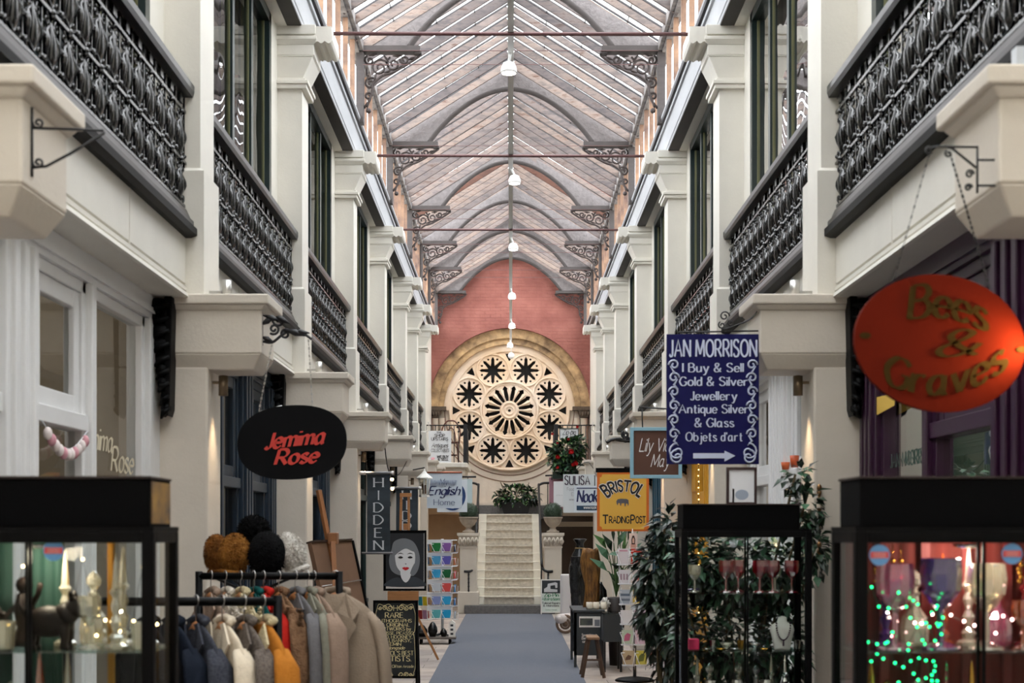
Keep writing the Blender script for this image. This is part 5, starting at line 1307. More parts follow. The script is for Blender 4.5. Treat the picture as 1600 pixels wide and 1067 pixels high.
RAD = {'decanter': .043, 'goblet': .034, 'candlestick': .036, 'bowl': .056, 'tumbler': .031, 'trinket_dish': .041}
def fill(x0, x1, ys, z, mts, cab, skip=(), tall=False):
    k = 0
    for row, y in enumerate(ys):
        x = x0 + .03; prev = 0
        while x < x1 - .04:
            kind = seq[(k * 3 + row * 4 + int(z * 10)) % len(seq)]; mt, col = mts[k % len(mts)]
            if row == 0 and kind in ('decanter', 'candlestick') and k % 3: kind = 'goblet' if k % 2 else 'tumbler'
            if row == 1 and kind == 'bowl': kind = 'decanter'
            if tall and row == 1: kind = ('candlestick', 'decanter', 'candlestick')[k % 3]
            sc = rnd.uniform(.88, 1.0); r_ = RAD[kind] * sc; x += prev + r_ + (.004 if prev else 0); prev = r_
            if x + r_ > x1 - .022: break
            if not any(a < x < b and row == rr for rr, a, b in skip):
                ware(kind, x, y, z, mt, KW[kind].replace('clear', col) + f' on the {"upper" if z > 1.2 else "middle" if z > .9 else "lower"} shelf, {cab}', f'glassware in the {cab}', sc)
            k += 1
fill(-1.57, -.917, (3.737, 3.853), 1.29, [(CLEAR, 'clear')], 'left foreground cabinet', tall=True, skip=((0, -1.52, -1.36), (0, -1.32, -1.11), (1, -1.37, -1.26)))
fill(-1.57, -.917, (3.74, 3.85), 1.0, [(CLEAR, 'clear'), (CLEAR, 'clear'), (AMBER, 'amber')], 'left foreground cabinet')
fill(.885, 1.54, (3.737, 3.853), 1.29, [(CLEAR, 'clear'), (PINKG, 'pink'), (RUBY, 'ruby'), (AMETH, 'amethyst'), (CLEAR, 'clear'), (AMBER, 'amber')], 'right foreground cabinet', tall=True, skip=((0, .93, 1.34),))
fill(.885, 1.54, (3.74, 3.85), 1.0, [(GOLD, 'gilt'), (CLEAR, 'clear'), (RUBY, 'ruby')], 'right foreground cabinet')
# bronze animals in the left cabinet
BRZ = mat('dark_brown_bronze', (28, 18, 12), .55, spec=.2, var=.4, scale=30)
def beast(x, y, z, sc, label, face=1):
    o = MB(); P = lambda a, b, c: (x + a * sc * face, y + c * sc, z + b * sc)
    o.ball(P(0, .075, 0), (.065 * sc, .042 * sc, .045 * sc), 10, 8); o.ball(P(.075, .115, 0), (.034 * sc, .032 * sc, .03 * sc), 10, 8); o.ball(P(.105, .105, 0), (.02 * sc, .015 * sc, .014 * sc), 8, 6)
    o.tube([P(.04, .09, 0), P(.07, .11, 0)], [.036 * sc, .026 * sc], 8)
    for a, c in ((-.045, .02), (-.045, -.02), (.045, .02), (.045, -.02)): o.tube([P(a, .07, c), P(a + .004, .03, c), P(a, .004, c), P(a + .014, .004, c)], [.018 * sc, .012 * sc, .011 * sc, .009 * sc], 6)
    for c in (.018, -.018): o.tube([P(.068, .135, c), P(.062, .16, c * 1.3)], [.011 * sc, .004 * sc], 5)
    o.tube([P(-.06, .09, 0), P(-.085, .12, 0), P(-.08, .15, 0)], [.01 * sc, .007 * sc, .004 * sc], 5)
    o = o.build('bronze_animal', BRZ); tag(o, label, 'figurine', 'bronze animal figurines'); return o
beast(-1.43, 3.735, 1.291, .85, 'smaller brown bronze animal figurine on the upper shelf of the left foreground cabinet')
beast(-1.215, 3.745, 1.291, .95, 'large brown bronze animal figurine in the middle of the left foreground cabinet')
o = MB(); o.lathe([(0, 0), (.035, 0), (.03, .02), (.02, .05), (.03, .1), (.02, .14), (0, .15)], (-1.31, 3.83, 1.291), 10); o.ball((-1.31, 3.83, 1.455), .024, 8, 6); o.tube([(-1.33, 3.83, 1.40), (-1.36, 3.82, 1.37), (-1.34, 3.81, 1.35)], .008, 5); o.tube([(-1.29, 3.83, 1.40), (-1.27, 3.82, 1.43), (-1.26, 3.81, 1.46)], .008, 5)
o = o.build('dark_figurine', BRZ); tag(o, 'dark upright bronze figurine between the two bronze animals', 'figurine')
# hanging gold trinkets and green fairy lights, right cabinet
for k in range(6):
    x = .99 + .022 * k + (.30 if k > 3 else 0); o = MB(); z = 1.565
    o.tube([(x, 3.85, z), (x, 3.85, z - .04)], .0015, 4)
    for j in range(6): o.ball((x + .004 * sin(j * 2), 3.85, z - .045 - .011 * j), .007, 6, 4)
    o = o.build('gold_pendant', GOLD); tag(o, 'string of small gold beads hanging at the top of the right foreground cabinet', 'pendant', 'gold bead pendants')
GRL = mat('green_fairy_light', (20, 220, 120), .4, emit=5)
o = MB(); bl = MB(); pts = []
for k in range(95):
    t = k / 94; pts.append((.925 + .20 * abs(sin(t * 9.5)) * (1 - .2 * t), 3.70 + .03 * sin(k), 1.43 - .42 * t + .03 * sin(k * 1.9)))
lt = thing('fairy_light_string', 'string of green fairy lights draped down the left of the right foreground cabinet', 'fairy lights', (.95, 3.72, 1.0))
o.tube(smooth(pts, 2), .0012, 4); o.build('wire', mat('green_wire', (20, 60, 40), .5), lt)
for k in range(0, 95): bl.ball(pts[k], .0036, 6, 4)
b_ = bl.build('bulbs', GRL, lt); b_['kind'] = 'stuff'
ware('bowl', 1.16, 3.80, 1.29, AMETH, 'large amethyst glass bowl in the middle of the right foreground cabinet', 'large coloured bowls', 1.5) if False else None
def added_sparkle_string(pts, label, col, nm):  # glowing bulbs added to give the cabinet glass its sparkle
    r = thing('fairy_light_string', label, 'fairy lights', pts[0])
    MB().tube(smooth(pts, 2), .001, 4).build('wire', IRONM, r); b_ = MB()
    for p in pts: b_.ball(p, .0042, 6, 4)
    o = b_.build('bulbs', mat(nm, col, .4, emit=9), r); o['kind'] = 'stuff'
added_sparkle_string([(-1.54 + .033 * k, 3.80 + .02 * sin(k * 2.1), 1.315 + .05 * abs(sin(k * 1.7)) + (.16 if k % 5 == 2 else 0)) for k in range(19)], 'added string of warm white sparkle lights among the crystal of the left foreground cabinet', (255, 222, 160), 'warm_white_sparkle_bulb')
added_sparkle_string([(1.02 + .027 * k, 3.80 + .02 * sin(k * 2.3), 1.32 + .06 * abs(sin(k * 1.9)) + (.10 if k % 4 == 1 else 0)) for k in range(18)], 'added string of pinkish white sparkle lights among the coloured glass of the right foreground cabinet', (255, 196, 190), 'pink_white_sparkle_bulb')
for xg, mg, lg, sg in ((1.01, PINKG, 'large pink goblet at the left of the upper shelf, right foreground cabinet', 1.6), (1.13, AMETH, 'large amethyst goblet on the upper shelf of the right foreground cabinet', 1.7), (1.25, CLEAR, 'large clear goblet on the upper shelf of the right foreground cabinet', 1.6)):
    ware('goblet', xg, 3.737, 1.29, mg, lg, 'large coloured goblets', sg)
# ruby goblets, bust and box in the middle cabinet
for k, (px_, row) in enumerate(((1134, 0), (1157, 1), (1187, 0), (1207, 0), (1237, 0))):
    ware('goblet', X(px_, 7.2), 7.2 + .07 * row, 1.29, RUBY, 'ruby red stemmed goblet on the upper shelf of the middle cabinet', 'ruby goblets', 1.15)
fill(.87, 1.06, (7.22, 7.32), 1.29, [(CLEAR, 'clear'), (AMETH, 'amethyst')], 'middle display cabinet')
fill(1.30, 1.49, (7.33,), 1.29, [(CLEAR, 'clear')], 'middle display cabinet')
for k in range(14):
    x = .99 + .036 * k
    if abs(x - X(1222, 7.2)) < .08: continue
    ware(['trinket_dish', 'tumbler', 'trinket_dish', 'bowl'][k % 4], x, 7.18 + .06 * (k % 2), 1.0, [CLEAR, SILVER, GOLD][k % 3], ['clear', 'silver', 'gilt'][k % 3] + ' small trinket on the jewellery shelf of the middle cabinet', 'jewellery-shelf trinkets', .6)
fill(.88, 1.48, (7.2, 7.3), .71, [(CLEAR, 'clear'), (SILVER, 'silver')], 'middle display cabinet')
x, y, z = X(1222, 7.22), 7.22, 1.0
r = thing('necklace_bust', 'white jewellery bust wearing a beaded necklace in the middle cabinet', 'bust', (x, y, z))
MB().lathe([(0, 0), (.04, 0), (.042, .01), (.05, .05), (.062, .10), (.055, .125), (.026, .14), (.021, .165), (.0, .17)], (x, y, z), 16, sx=1.0, sy=.45).build('bust', mat('white_velvet', (226, 224, 220), .9), r)
n_ = MB()
for k in range(26): t = -PI * .1 + PI * 1.2 * k / 25; n_.ball((x + .036 * cos(t + PI) * (1 if True else 0), y - .034, z + .135 - .085 * max(0, sin(t)) - .0), .0045, 6, 4)
n_.tube([(x, y - .034, z + .05), (x, y - .034, z + .02)], .004, 5); n_.build('necklace', mat('dark_purple_beads', (70, 40, 66), .25), r)
o = MB().box(X(1076, 7.2), X(1092, 7.2), 7.18, 7.24, 1.001, 1.055).build('pink_gift_box', mat('hot_pink_card', (220, 50, 100), .5), bevel=.004); tag(o, 'small hot-pink box on the jewellery shelf of the middle cabinet', 'box')
# framed picture on top of the middle cabinet
Y = 7.2; x0, x1, z0, z1 = X(1135, Y), X(1182, Y), 1.735, Z(730, Y)
r = thing('framed_print', 'small dark-framed white print standing on the middle cabinet', 'picture', ((x0 + x1) / 2, Y, z0))
f = MB(); f.box(x0, x0 + .012, Y - .01, Y + .01, z0, z1); f.box(x1 - .012, x1, Y - .01, Y + .01, z0, z1); f.box(x0 + .012, x1 - .012, Y - .01, Y + .01, z0, z0 + .012); f.box(x0 + .012, x1 - .012, Y - .01, Y + .01, z1 - .012, z1); f.build('frame', mat('dark_red_brown_frame', (52, 32, 32), .4), r)
MB().box(x0 + .012, x1 - .012, Y, Y + .008, z0 + .012, z1 - .012).build('print', mat('white_print', (232, 234, 238), .4), r)
MB().add([(X(1159, Y) + a, Y - .0015, Z(773, Y) + b) for a, b in ell(0, 0, .034, .026, 20)], [tuple(range(20))]).build('grey_motif', mat('grey_blue_motif', (160, 172, 190), .5), r)
MB().box(x0 + .03, x0 + .04, Y, Y + .05, z0 - .003, z0 + .08).build('strut', DWOOD, r)
# ---------------- clothes rails, coats and hats ----------------
def rail(label, x0, x1, Y, zb):
    r = thing('clothes_rail', label, 'clothes rail', ((x0 + x1) / 2, Y, 0), group='black clothes rails')
    MB().tube([(x0, Y, zb), (x1, Y, zb)], .0165, 8).build('hanging_bar', BLACK, r)
    for x in (x0, x1):
        MB().tube([(x, Y, .03), (x, Y, zb + .022)], .017, 8).build('post', BLACK, r)
        MB().tube([(x, Y - .24, .03), (x, Y + .24, .03)], .016, 8).build('foot', BLACK, r)
    MB().tube([(x0, Y, .16), (x1, Y, .16)], .012, 8).build('lower_bar', BLACK, r)
HANG = mat('hanger_wood', (170, 112, 66), .45, var=.2)
def hanger(x, y, z, yaw, label, grp):
    r = thing('wooden_hanger', label, 'hanger', (x, y, z), yaw, grp)
    a = MB(); a.tube([(-.165, .006, -.200), (-.115, 0, -.158), (-.05, -.002, -.118), (0, -.003, -.096), (.05, -.002, -.118), (.115, 0, -.158), (.165, .006, -.200)], [.008, .012, .014, .015, .014, .012, .008], 8, flat=1.4)
    a.xf(world_of(r)); a.build('shoulder', HANG, r)
    b = MB(); b.tube([(0, 0, -.085), (0, 0, -.022)] + [(.0 + .02 * sin(t), 0, .0 + .0215 * -cos(t)) for t in (.2, .9, 1.6, 2.3, 3.0, 3.7, 4.3)], .0022, 5)
    b.xf(world_of(r)); b.build('hook', STEEL, r)
def coat(x, y, z, yaw, label, mt, L=.95, thick=.5, W=.215, sleeve=True, lapel=None, fuzz=0, grp='coats on the rails', belt=False, cat='coat', hl=None):
    rnd = random.Random(hash(label) % 1000 if False else len(label) * 7 + int(abs(x) * 1000))
    r = thing('coat' if cat == 'coat' else cat, label, cat, (x, y, z), yaw, grp)
    M = world_of(r); ML = M @ Matrix.Translation((0, 0, .0)); n = 36; b = MB(); rings = []
    lift = .0
    lv = [(-.082, .045, .045), (-.10, .08, .055), (-.13, .13, .065), (-.165, .168, .075), (-.215, .193, .085), (-.29, W * .95, .095), (-.42, W * .98, .10), (-.62, W * .98, .105), (-.62 - (L - .62) * .5, W * 1.06, .115), (-L, W * 1.15, .125)]
    ph = rnd.uniform(0, 6)
    for k, (zz, rx, ry) in enumerate(lv):
        f = max(0, (k - 4) / 6)
        rings.append([((rx * math.copysign(abs(cos(t)) ** .8, cos(t))) * (1 + .05 * f * sin(5 * t + ph)), ry * thick * math.copysign(abs(sin(t)) ** .9, sin(t)) * (1 + .28 * f * sin(7 * t + ph)) - .0, zz + lift - .004 * sin(3 * t)) for t in [2 * PI * j / n for j in range(n)]])
    vs = [p for q in rings for p in q]; fs = []
    for i in range(len(lv) - 1):
        for j in range(n): fs.append((i * n + j, i * n + (j + 1) % n, (i + 1) * n + (j + 1) % n, (i + 1) * n + j))
    b.add(vs, fs, 0, True); b.xf(M); b.build('body', mt, r)
    if sleeve:
        for s in (-1, 1):
            q = MB(); q.tube([(s * .150, 0, -.172), (s * .195, .0, -.235), (s * .222, -.005, -.35), (s * .235, -.012, -.49), (s * .235, -.03, -.66)], [.030, .050, .050, .047, .042], 10, flat=max(.42, thick)); q.xf(ML); q.build('sleeve', mt, r)
    lm = lapel or mt
    c = MB()
    c.tube([(-.06, -.02 * thick, -.085), (-.05, .05 * thick, -.072), (0, .065 * thick, -.066), (.05, .05 * thick, -.072), (.06, -.02 * thick, -.085)], [.014, .017, .018, .017, .014], 7)
    for s in (-1, 1):
        fr = -.11 * thick
        p = [(s * .055, fr * .45, -.08), (s * .13, fr * .95, -.15), (s * .10, fr * 1.25, -.20), (s * .115, fr * 1.3, -.23), (s * .015, fr * 1.3, -.42), (s * .01, fr * .9, -.16)]
        c.add(p + [(a, b_ - .008, d) for a, b_, d in p], [tuple(range(6)), tuple(range(11, 5, -1))] + [(i, 6 + i, 6 + (i + 1) % 6, (i + 1) % 6) for i in range(6)])
    c.xf(ML); c.build('collar', lm, r)
    if belt:
        e = MB(); e.tube([(W * 1.02 * cos(t), .112 * thick * sin(t), -.56) for t in [2 * PI * j / 20 for j in range(20)]], .022, 6, closed=True, flat=.6); e.xf(ML); e.build('belt', mt, r)
        for k in range(3):
            for s in (-1, 1): e = MB(); e.ball((s * .05, -.115 * thick - .004, -.40 - .1 * k), .011, 8, 5); e.xf(ML); e.build('button', DWOOD, r)
    if fuzz:
        fz = MB()
        for _ in range(fuzz):
            t = rnd.uniform(0, 2 * PI); zz = rnd.uniform(-.13, -.5); rx = W * .95; ry = .10 * thick
            p = Vector((rx * cos(t), ry * sin(t), zz)); d = Vector((cos(t), sin(t) * 1.5, rnd.uniform(-.5, .5))).normalized() * .02; e = Vector((-sin(t), cos(t), rnd.uniform(-1, 1))) * .012
            fz.add([p - e, p + e, p + d], [(0, 1, 2)])
        fz.xf(ML); o = fz.build('pile', mt, r); o['kind'] = 'stuff'
    if hl: hanger(x, y, z, yaw, hl, 'wooden hangers')
    return r
def cloth(name, c, rgb2=None, rough=.9, scale=40, bump=.25): return mat(name, c, rough, rgb2=rgb2, var=.15, scale=scale, bump=bump, bscale=120, sheen=.0, spec=.12)
zA = 1.343; YA = 5.2; zB = 1.395; YB = 6.5
rail('nearer black clothes rail of dark and cream coats beside the left foreground cabinet', -1.62, X(434, YA), YA, zA)
rail('farther black clothes rail with trench coats and knitwear on the left', X(311, YB), X(530, YB), YB, zB)
NAVYC = cloth('navy_wool', (24, 30, 42)); TWEED = cloth('charcoal_tweed', (70, 72, 80), (44, 46, 56), scale=120); IVORY = cloth('ivory_wool', (218, 204, 182)); GKNIT = cloth('taupe_knit', (120, 110, 102), (84, 76, 72), scale=90, bump=.6)
MUST = cloth('mustard_suede', (178, 112, 40)); SHEAR = cloth('cream_shearling', (226, 212, 176), (190, 172, 132), scale=30, bump=.8)
TRENCH = cloth('beige_trench_cotton', (158, 142, 124), (140, 124, 108), scale=3); SAGE = cloth('grey_green_cotton', (132, 130, 116)); GREYW = cloth('mid_grey_wool', (112, 110, 112)); BROWNK = cloth('brown_fluffy_knit', (146, 112, 84), (112, 82, 60), scale=25, bump=.8)
WHITEK = cloth('white_fluffy_knit', (226, 218, 206), (196, 184, 166), scale=20, bump=.8); TEALK = cloth('dark_teal_wool', (14, 74, 72)); REDK = cloth('scarlet_wool', (180, 36, 28)); TAUPE = cloth('dusty_taupe_wool', (150, 128, 112)); BLACKC = cloth('black_wool', (18, 18, 20))
SC_ = .86
A_ = [(-1.33, BLACKC, 'black wool coat nearest the cabinet on the nearer rail', .3), (-1.24, NAVYC, 'dark navy wool coat on the nearer rail', .32), (-1.15, TWEED, 'charcoal tweed coat beside the navy coat', .3), (-1.055, IVORY, 'ivory wool coat between charcoal tweed and taupe knit', .3), (-.975, GKNIT, 'taupe knitted coat on the nearer rail', .3), (-.905, MUST, 'mustard suede coat with cream shearling collar at the rail end', .36)]
for k, (x, mt, lab, th) in enumerate(A_):
    coat(x, YA, zA + .004, R(-50 - k), lab, mt, .92, th, lapel=SHEAR if mt is MUST else None, hl=f'wooden coat hanger carrying the {lab.split(" coat")[0]} coat', fuzz=0)
B_L = [(-1.37, TAUPE, 'dusty taupe knitted cardigan at the left end of the farther rail'), (-1.305, WHITEK, 'white fluffy cardigan on the farther rail'), (-1.235, SHEAR, 'cream shearling jacket on the farther rail'), (-1.175, TEALK, 'dark teal jacket on the farther rail'), (-1.13, REDK, 'scarlet jacket showing between teal and brown on the farther rail'), (-1.06, BROWNK, 'brown fluffy cardigan on the farther rail'), (-.985, GREYW, 'mid-grey wool coat on the farther rail'), (-.93, SAGE, 'grey-green cotton coat on the farther rail'), (-.90, TAUPE, 'taupe raincoat beside the last trench coat')]
for k, (x, mt, lab) in enumerate(B_L):
    coat(x, YB, zB + .004, R(-58 + k), lab, mt, .95 if k > 5 else .7, .26, fuzz=500 if mt in (WHITEK, BROWNK, SHEAR) else 0, hl='wooden hanger carrying the ' + lab.split(' on the')[0].split(' at the')[0].split(' beside')[0].split(' showing')[0])
coat(-.80, YB - .0, zB + .004, R(-6), 'beige belted trench coat hanging at the right end of the farther rail', TRENCH, 1.02, .62, W=.235, belt=True, hl='wooden hanger carrying the beige belted trench coat')
# hat stand with five hats
Y = 7.25
st_ = thing('hat_stand', 'slim dark hat stand behind the farther clothes rail', 'hat stand', (X(395, Y), Y, 0))
MB().tube([(X(395, Y), Y, 0.02), (X(395, Y), Y, 1.52)], .013, 8).build('pole', IRONM, st_); MB().lathe([(0, 0), (.16, 0), (.15, .02), (0, .03)], (X(395, Y), Y, 0), 18).build('base', IRONM, st_)
def fur_hat(px, py, rx, ry, lab, c1, c2, yy=Y, tilt=0, n=1500, dimple=False, ln=.016):
    x, z = X(px, yy), Z(py, yy); u = yy / F; a, b = rx * u, ry * u
    r = thing('fur_hat', lab, 'hat', (x, yy, z - b), group='fluffy hats')
    mt = cloth('fur_' + lab.split(' ')[0] + str(px), c1, c2, scale=14, bump=.8)
    M = Matrix.Translation((x, yy, z)) @ Matrix.Rotation(tilt, 4, 'Y')
    rr = lambda p, q: 1 - (.18 * math.exp(-((q + PI / 2 if q < PI else q - 1.5 * PI)) ** 2 * 6) if dimple else 0) + .03 * sin(5 * q + 3 * p)
    m_ = MB(); m_.ball((0, 0, 0), (a, a * .9, b), 22, 14, rad=rr); m_.xf(M); m_.build('crown', mt, r)
    f_ = MB(); rn = random.Random(px)
    for _ in range(n):
        p = math.asin(rn.uniform(-1, 1)); q = rn.uniform(0, 2 * PI); k = rr(p, q)
        d = Vector((cos(p) * cos(q), cos(p) * sin(q), sin(p))); P_ = Vector((d.x * a * k, d.y * a * .9 * k, d.z * b * k)); e = d.orthogonal().normalized(); e.rotate(Matrix.Rotation(rn.uniform(0, 6), 3, d)); f2 = d.cross(e)
        f_.add([P_ - e * .0035, P_ + e * .0035, P_ + d * ln * .7 + f2 * ln * rn.uniform(.3, 1) - Vector((0, 0, .006))], [(0, 1, 2)])
    f_.xf(M); o = f_.build('fur', mt, r); o['kind'] = 'stuff'
    m_ = MB(); m_.tube([(a * .75 * cos(t), a * .68 * sin(t), -b * .86) for t in [2 * PI * k / 20 for k in range(20)]], .016, 6, closed=True); m_.xf(M); m_.build('band', mt, r)
fur_hat(340, 866, 20, 31, 'brown fur hat at the left end of the hat stand', (146, 92, 40), (92, 56, 26), Y + .12, -.1)
fur_hat(366, 866, 23, 33, 'golden-brown creased fur hat beside the other brown one', (172, 116, 52), (112, 70, 30), Y - .02, .1, dimple=True)
fur_hat(397, 832, 24, 26, 'black fur hat topmost on the hat stand', (12, 11, 12), (4, 4, 5), Y + .1, 0, ln=.024)
fur_hat(417, 866, 29, 36, 'large black plush hat in the middle of the stand', (8, 8, 10), (4, 4, 5), Y - .06, 0, 500)
fur_hat(455, 864, 21, 33, 'white fluffy hat at the right end of the hat stand', (236, 232, 224), (206, 198, 188), Y, -.35)
am = MB()
for px_, py_, yy in ((340, 895, Y + .12), (366, 897, Y - .02), (397, 858, Y + .1), (417, 900, Y - .06), (455, 893, Y)): am.tube([(X(395, Y), Y, 1.28), (X(px_, yy), yy, Z(py_ + 10, yy)), (X(px_, yy), yy, Z(py_ - 8, yy))], .007, 5)
am.build('arms', IRONM, st_)

# ---------------- easels and boards on the left ----------------
EASW = mat('easel_wood', (150, 98, 58), .5, var=.25, scale=6, stretch=(3, 3, 1))
r = thing('easel', 'tall wooden easel holding a large canvas seen from behind', 'easel', (X(560, 9.2), 9.2, 0))
MB().bar((X(498, 9.25), 9.25, Z(766, 9.25)), (-.86, 9.02, 0), .035, .022).build('mast', EASW, r)
MB().bar((X(520, 9.3), 9.3, Z(846, 9.3)), (-1.25, 9.55, 0), .03, .02).build('leg', EASW, r); MB().bar((X(520, 9.1), 9.1, Z(846, 9.1)), (-1.02, 8.75, 0), .03, .02).build('leg', EASW, r)
MB().box(X(520, 9.2) - .03, X(520, 9.2) + .03, 9.17, 9.28, Z(850, 9.2), Z(832, 9.2)).build('clamp', EASW, r, bevel=.005)
TL = Vector((X(493, 9.0), 9.0, Z(846, 9.0))); TR = Vector((X(555, 9.5), 9.5, Z(843, 9.5))); dn = Vector((.15, -.06, -.66)); nr = (TR - TL).cross(dn).normalized()
if nr.y > 0: nr = -nr
r = thing('canvas', 'large canvas turned its brown back to view on the tall easel', 'canvas', tuple((TL + TR) / 2 + dn))
def slab4(p, off0, off1): q = [a + nr * off0 for a in p] + [a + nr * off1 for a in p]; return MB().add(q, [(0, 1, 2, 3), (7, 6, 5, 4), (0, 4, 5, 1), (1, 5, 6, 2), (2, 6, 7, 3), (3, 7, 4, 0)])
q4 = [TL, TR, TR + dn, TL + dn]
slab4(q4, -.06, -.03).build('board', mat('brown_backing_card', (112, 82, 60), .8, var=.12), r)
ed = (TR - TL).normalized() * .02
slab4([TR, TR + ed, TR + dn + ed, TR + dn], -.075, -.02).build('edge', MBLACK, r); slab4([TL - Vector((0, 0, -.012)), TR - Vector((0, 0, -.012)), TR, TL], -.07, -.02).build('edge', mat('dark_brown_edge', (60, 42, 32), .6), r)
MB().tube([TL + dn * .42 + nr * -.02, TR + dn * .40 + nr * -.02], .003, 4).build('hanging_wire', STEEL, r)

# easel with a monochrome portrait
Y = 17.5; u = Y / F
r = thing('easel', 'light wooden easel with the black and white portrait', 'easel', (X(632, Y), Y, 0))
e = MB(); e.bar((X(627, Y + .1), Y + .1, Z(771, Y)), (X(622, Y), Y + .02, .05), .03, .03); e.build('mast', WOOD, r); MB().bar((X(638.5, Y + .1), Y + .1, Z(772, Y)), (X(640, Y), Y + .02, .05), .03, .03).build('mast', WOOD, r)
MB().box(X(624, Y), X(642, Y), Y + .06, Y + .12, Z(776, Y), Z(770, Y)).build('crosspiece', WOOD, r); MB().box(X(630, Y), X(638, Y), Y + .02, Y + .10, Z(828, Y), Z(818, Y)).build('clamp', WOOD, r)
MB().box(X(606, Y), X(654, Y), Y - .05, Y + .05, Z(938, Y), Z(923.5, Y)).build('ledge', WOOD, r)
MB().bar((X(640, Y), Y, .75), (X(684, Y), Y + .1, 0.012), .03, .025).build('leg', WOOD, r); MB().bar((X(622, Y), Y, .75), (X(590, Y), Y + .1, 0.012), .03, .025).build('leg', WOOD, r); MB().bar((X(632, Y), Y + .1, 1.2), (X(634, Y), Y + .75, 0.012), .03, .025).build('leg', WOOD, r)
r = thing('portrait_painting', 'black-framed pop portrait of a grey-haired person with red lips', 'painting', (X(632, Y), Y - .03, Z(923, Y)))
yb = Y - .02; g_ = lambda pts, d: [(X(a, yb - d), yb - d, Z(b, yb - d)) for a, b in pts]
MB().box(X(599, yb), X(666, yb), yb, yb + .03, Z(923, yb), Z(828.5, yb)).build('board', MBLACK, r)
MB().add(g_([(603, 833), (662.5, 833), (662.5, 916), (603, 916)], .001), [(0, 1, 2, 3)]).build('background', mat('charcoal_paint', (20, 24, 30), .6), r)
f = MB(); f.add(g_([(603, 916), (662.5, 916), (662.5, 919.5), (603, 919.5)], .001), [(0, 1, 2, 3)]); f.add(g_([(661.5, 833), (663, 833), (663, 919.5), (661.5, 919.5)], .001), [(0, 1, 2, 3)]); f.build('white_border', WHT, r)
def flat(pts, d, mt, nm, sm=True): p = smooth(pts, 5, True) if sm else pts; return plate([[(X(a, yb), Z(b, yb)) for a, b in p]], .002, nm, mt, r, Matrix.Translation((0, yb - d, 0)) @ XZ)
GR = mat('mid_grey_paint', (120, 124, 130), .6); FW = mat('white_face_paint', (226, 228, 230), .6); DG = mat('dark_slate_paint', (52, 58, 66), .6); LR = mat('lip_red_paint', (198, 34, 44), .5)
flat([(612, 858), (616, 846), (630, 841), (644, 845), (652, 856), (656, 872), (654, 888), (648, 898), (640, 900), (622, 898), (611, 890), (608, 874)], .004, GR, 'hair')
flat([(604, 916), (606, 908), (620, 902), (632, 906), (646, 901), (660, 907), (662, 916)], .005, DG, 'shoulders')
flat([(627, 890), (641, 890), (641, 902), (634, 910), (627, 902)], .006, FW, 'neck')
flat([(618, 862), (628, 855), (640, 855), (648, 864), (648, 880), (643, 892), (634, 899), (626, 893), (619, 882)], .008, FW, 'face')
flat([(616, 868), (618, 856), (630, 850), (642, 852), (650, 862), (644, 861), (634, 857), (624, 862)], .010, GR, 'fringe')
for cx in (626, 641):
    flat([(cx - 4, 871), (cx, 868.8), (cx + 4, 871), (cx, 872.6)], .010, BLK, 'eye'); flat([(cx - 5, 866), (cx, 863.5), (cx + 5, 866), (cx, 864.8)], .010, BLK, 'brow')
flat([(633, 880), (635.5, 880.6), (634, 882)], .010, GR, 'nose'); flat([(628.5, 887.5), (632.5, 885.8), (634, 886.6), (635.5, 885.8), (639.5, 887.5), (634, 891)], .010, LR, 'lips')
flat([(643, 889), (648, 880), (647, 890), (641, 897)], .009, GR, 'cheek_shade')

# chalkboard A-frame
Y = 14.5; u = Y / F
r = thing('pavement_board', 'black A-frame board with cream lettering and scrollwork at the left of the carpet', 'sign board', (X(618, Y), Y, 0))
z0, z1 = .012, Z(938, Y); xa, xb = X(583, Y), X(653, Y)
f = MB(); f.box(xa, xa + .025, Y, Y + .03, z0, z1); f.box(xb - .025, xb, Y, Y + .03, z0, z1); f.box(xa + .025, xb - .025, Y, Y + .03, z1 - .025, z1); f.box(xa + .025, xb - .025, Y, Y + .03, .10, .125); f.build('frame', BLACK, r)
MB().box(xa + .025, xb - .025, Y + .008, Y + .022, .125, z1 - .025).build('panel', mat('blackboard', (22, 28, 30), .6), r)
bk = MB(); bk.bar((xa + .015, Y + .04, z1 - .01), (xa + .015, Y + .42, .012), .025, .02); bk.bar((xb - .015, Y + .04, z1 - .01), (xb - .015, Y + .42, .012), .025, .02); bk.bar((xa + .02, Y + .3, .3), (xb - .02, Y + .3, .3), .02, .02); bk.build('rear_stay', BLACK, r)
o = MB(); L = Y + .005; CRM = mat('cream_sign_paint', (222, 208, 158), .6)
kw = dict(thick=1.7, thin=.8, serif=.6, gap=1.9)
wp(o, 'RARE', L, 616, 965, 8, fit=28, **kw)
for t, y_, w_, c_ in (('LITHOGRAPHS', 972.3, 50, 5.2), ('& ORIGINAL', 978.6, 44, 5.2), ('ARTWORKS by', 985, 48, 5.4), ('MATISSE, PICASSO,', 991.4, 58, 4.8), ('MIRO, HOCKNEY,', 997.4, 52, 4.8), ('DALI, BANKSY,', 1003, 48, 4.8), ('EMIN', 1008.6, 17, 4.6), ('alongside', 1014.5, 28, 5), ("BRISTOL'S BEST", 1023.5, 56, 6.6), ('ARTISTS.', 1033, 48, 8), ('from The Clifton Arcade.', 1043, 58, 4.4)):
    wp(o, t, L, 618, y_, c_, fit=w_, **(dict(thick=1.5, thin=.9, gap=1.8) if t in ('MATISSE, PICASSO,', 'MIRO, HOCKNEY,', 'DALI, BANKSY,', 'EMIN') else dict(kw, slant=.25) if t == 'alongside' else kw))
wp(o, 'H', L, 618, 954, 8, thick=1.2, fit=6, serif=.8)
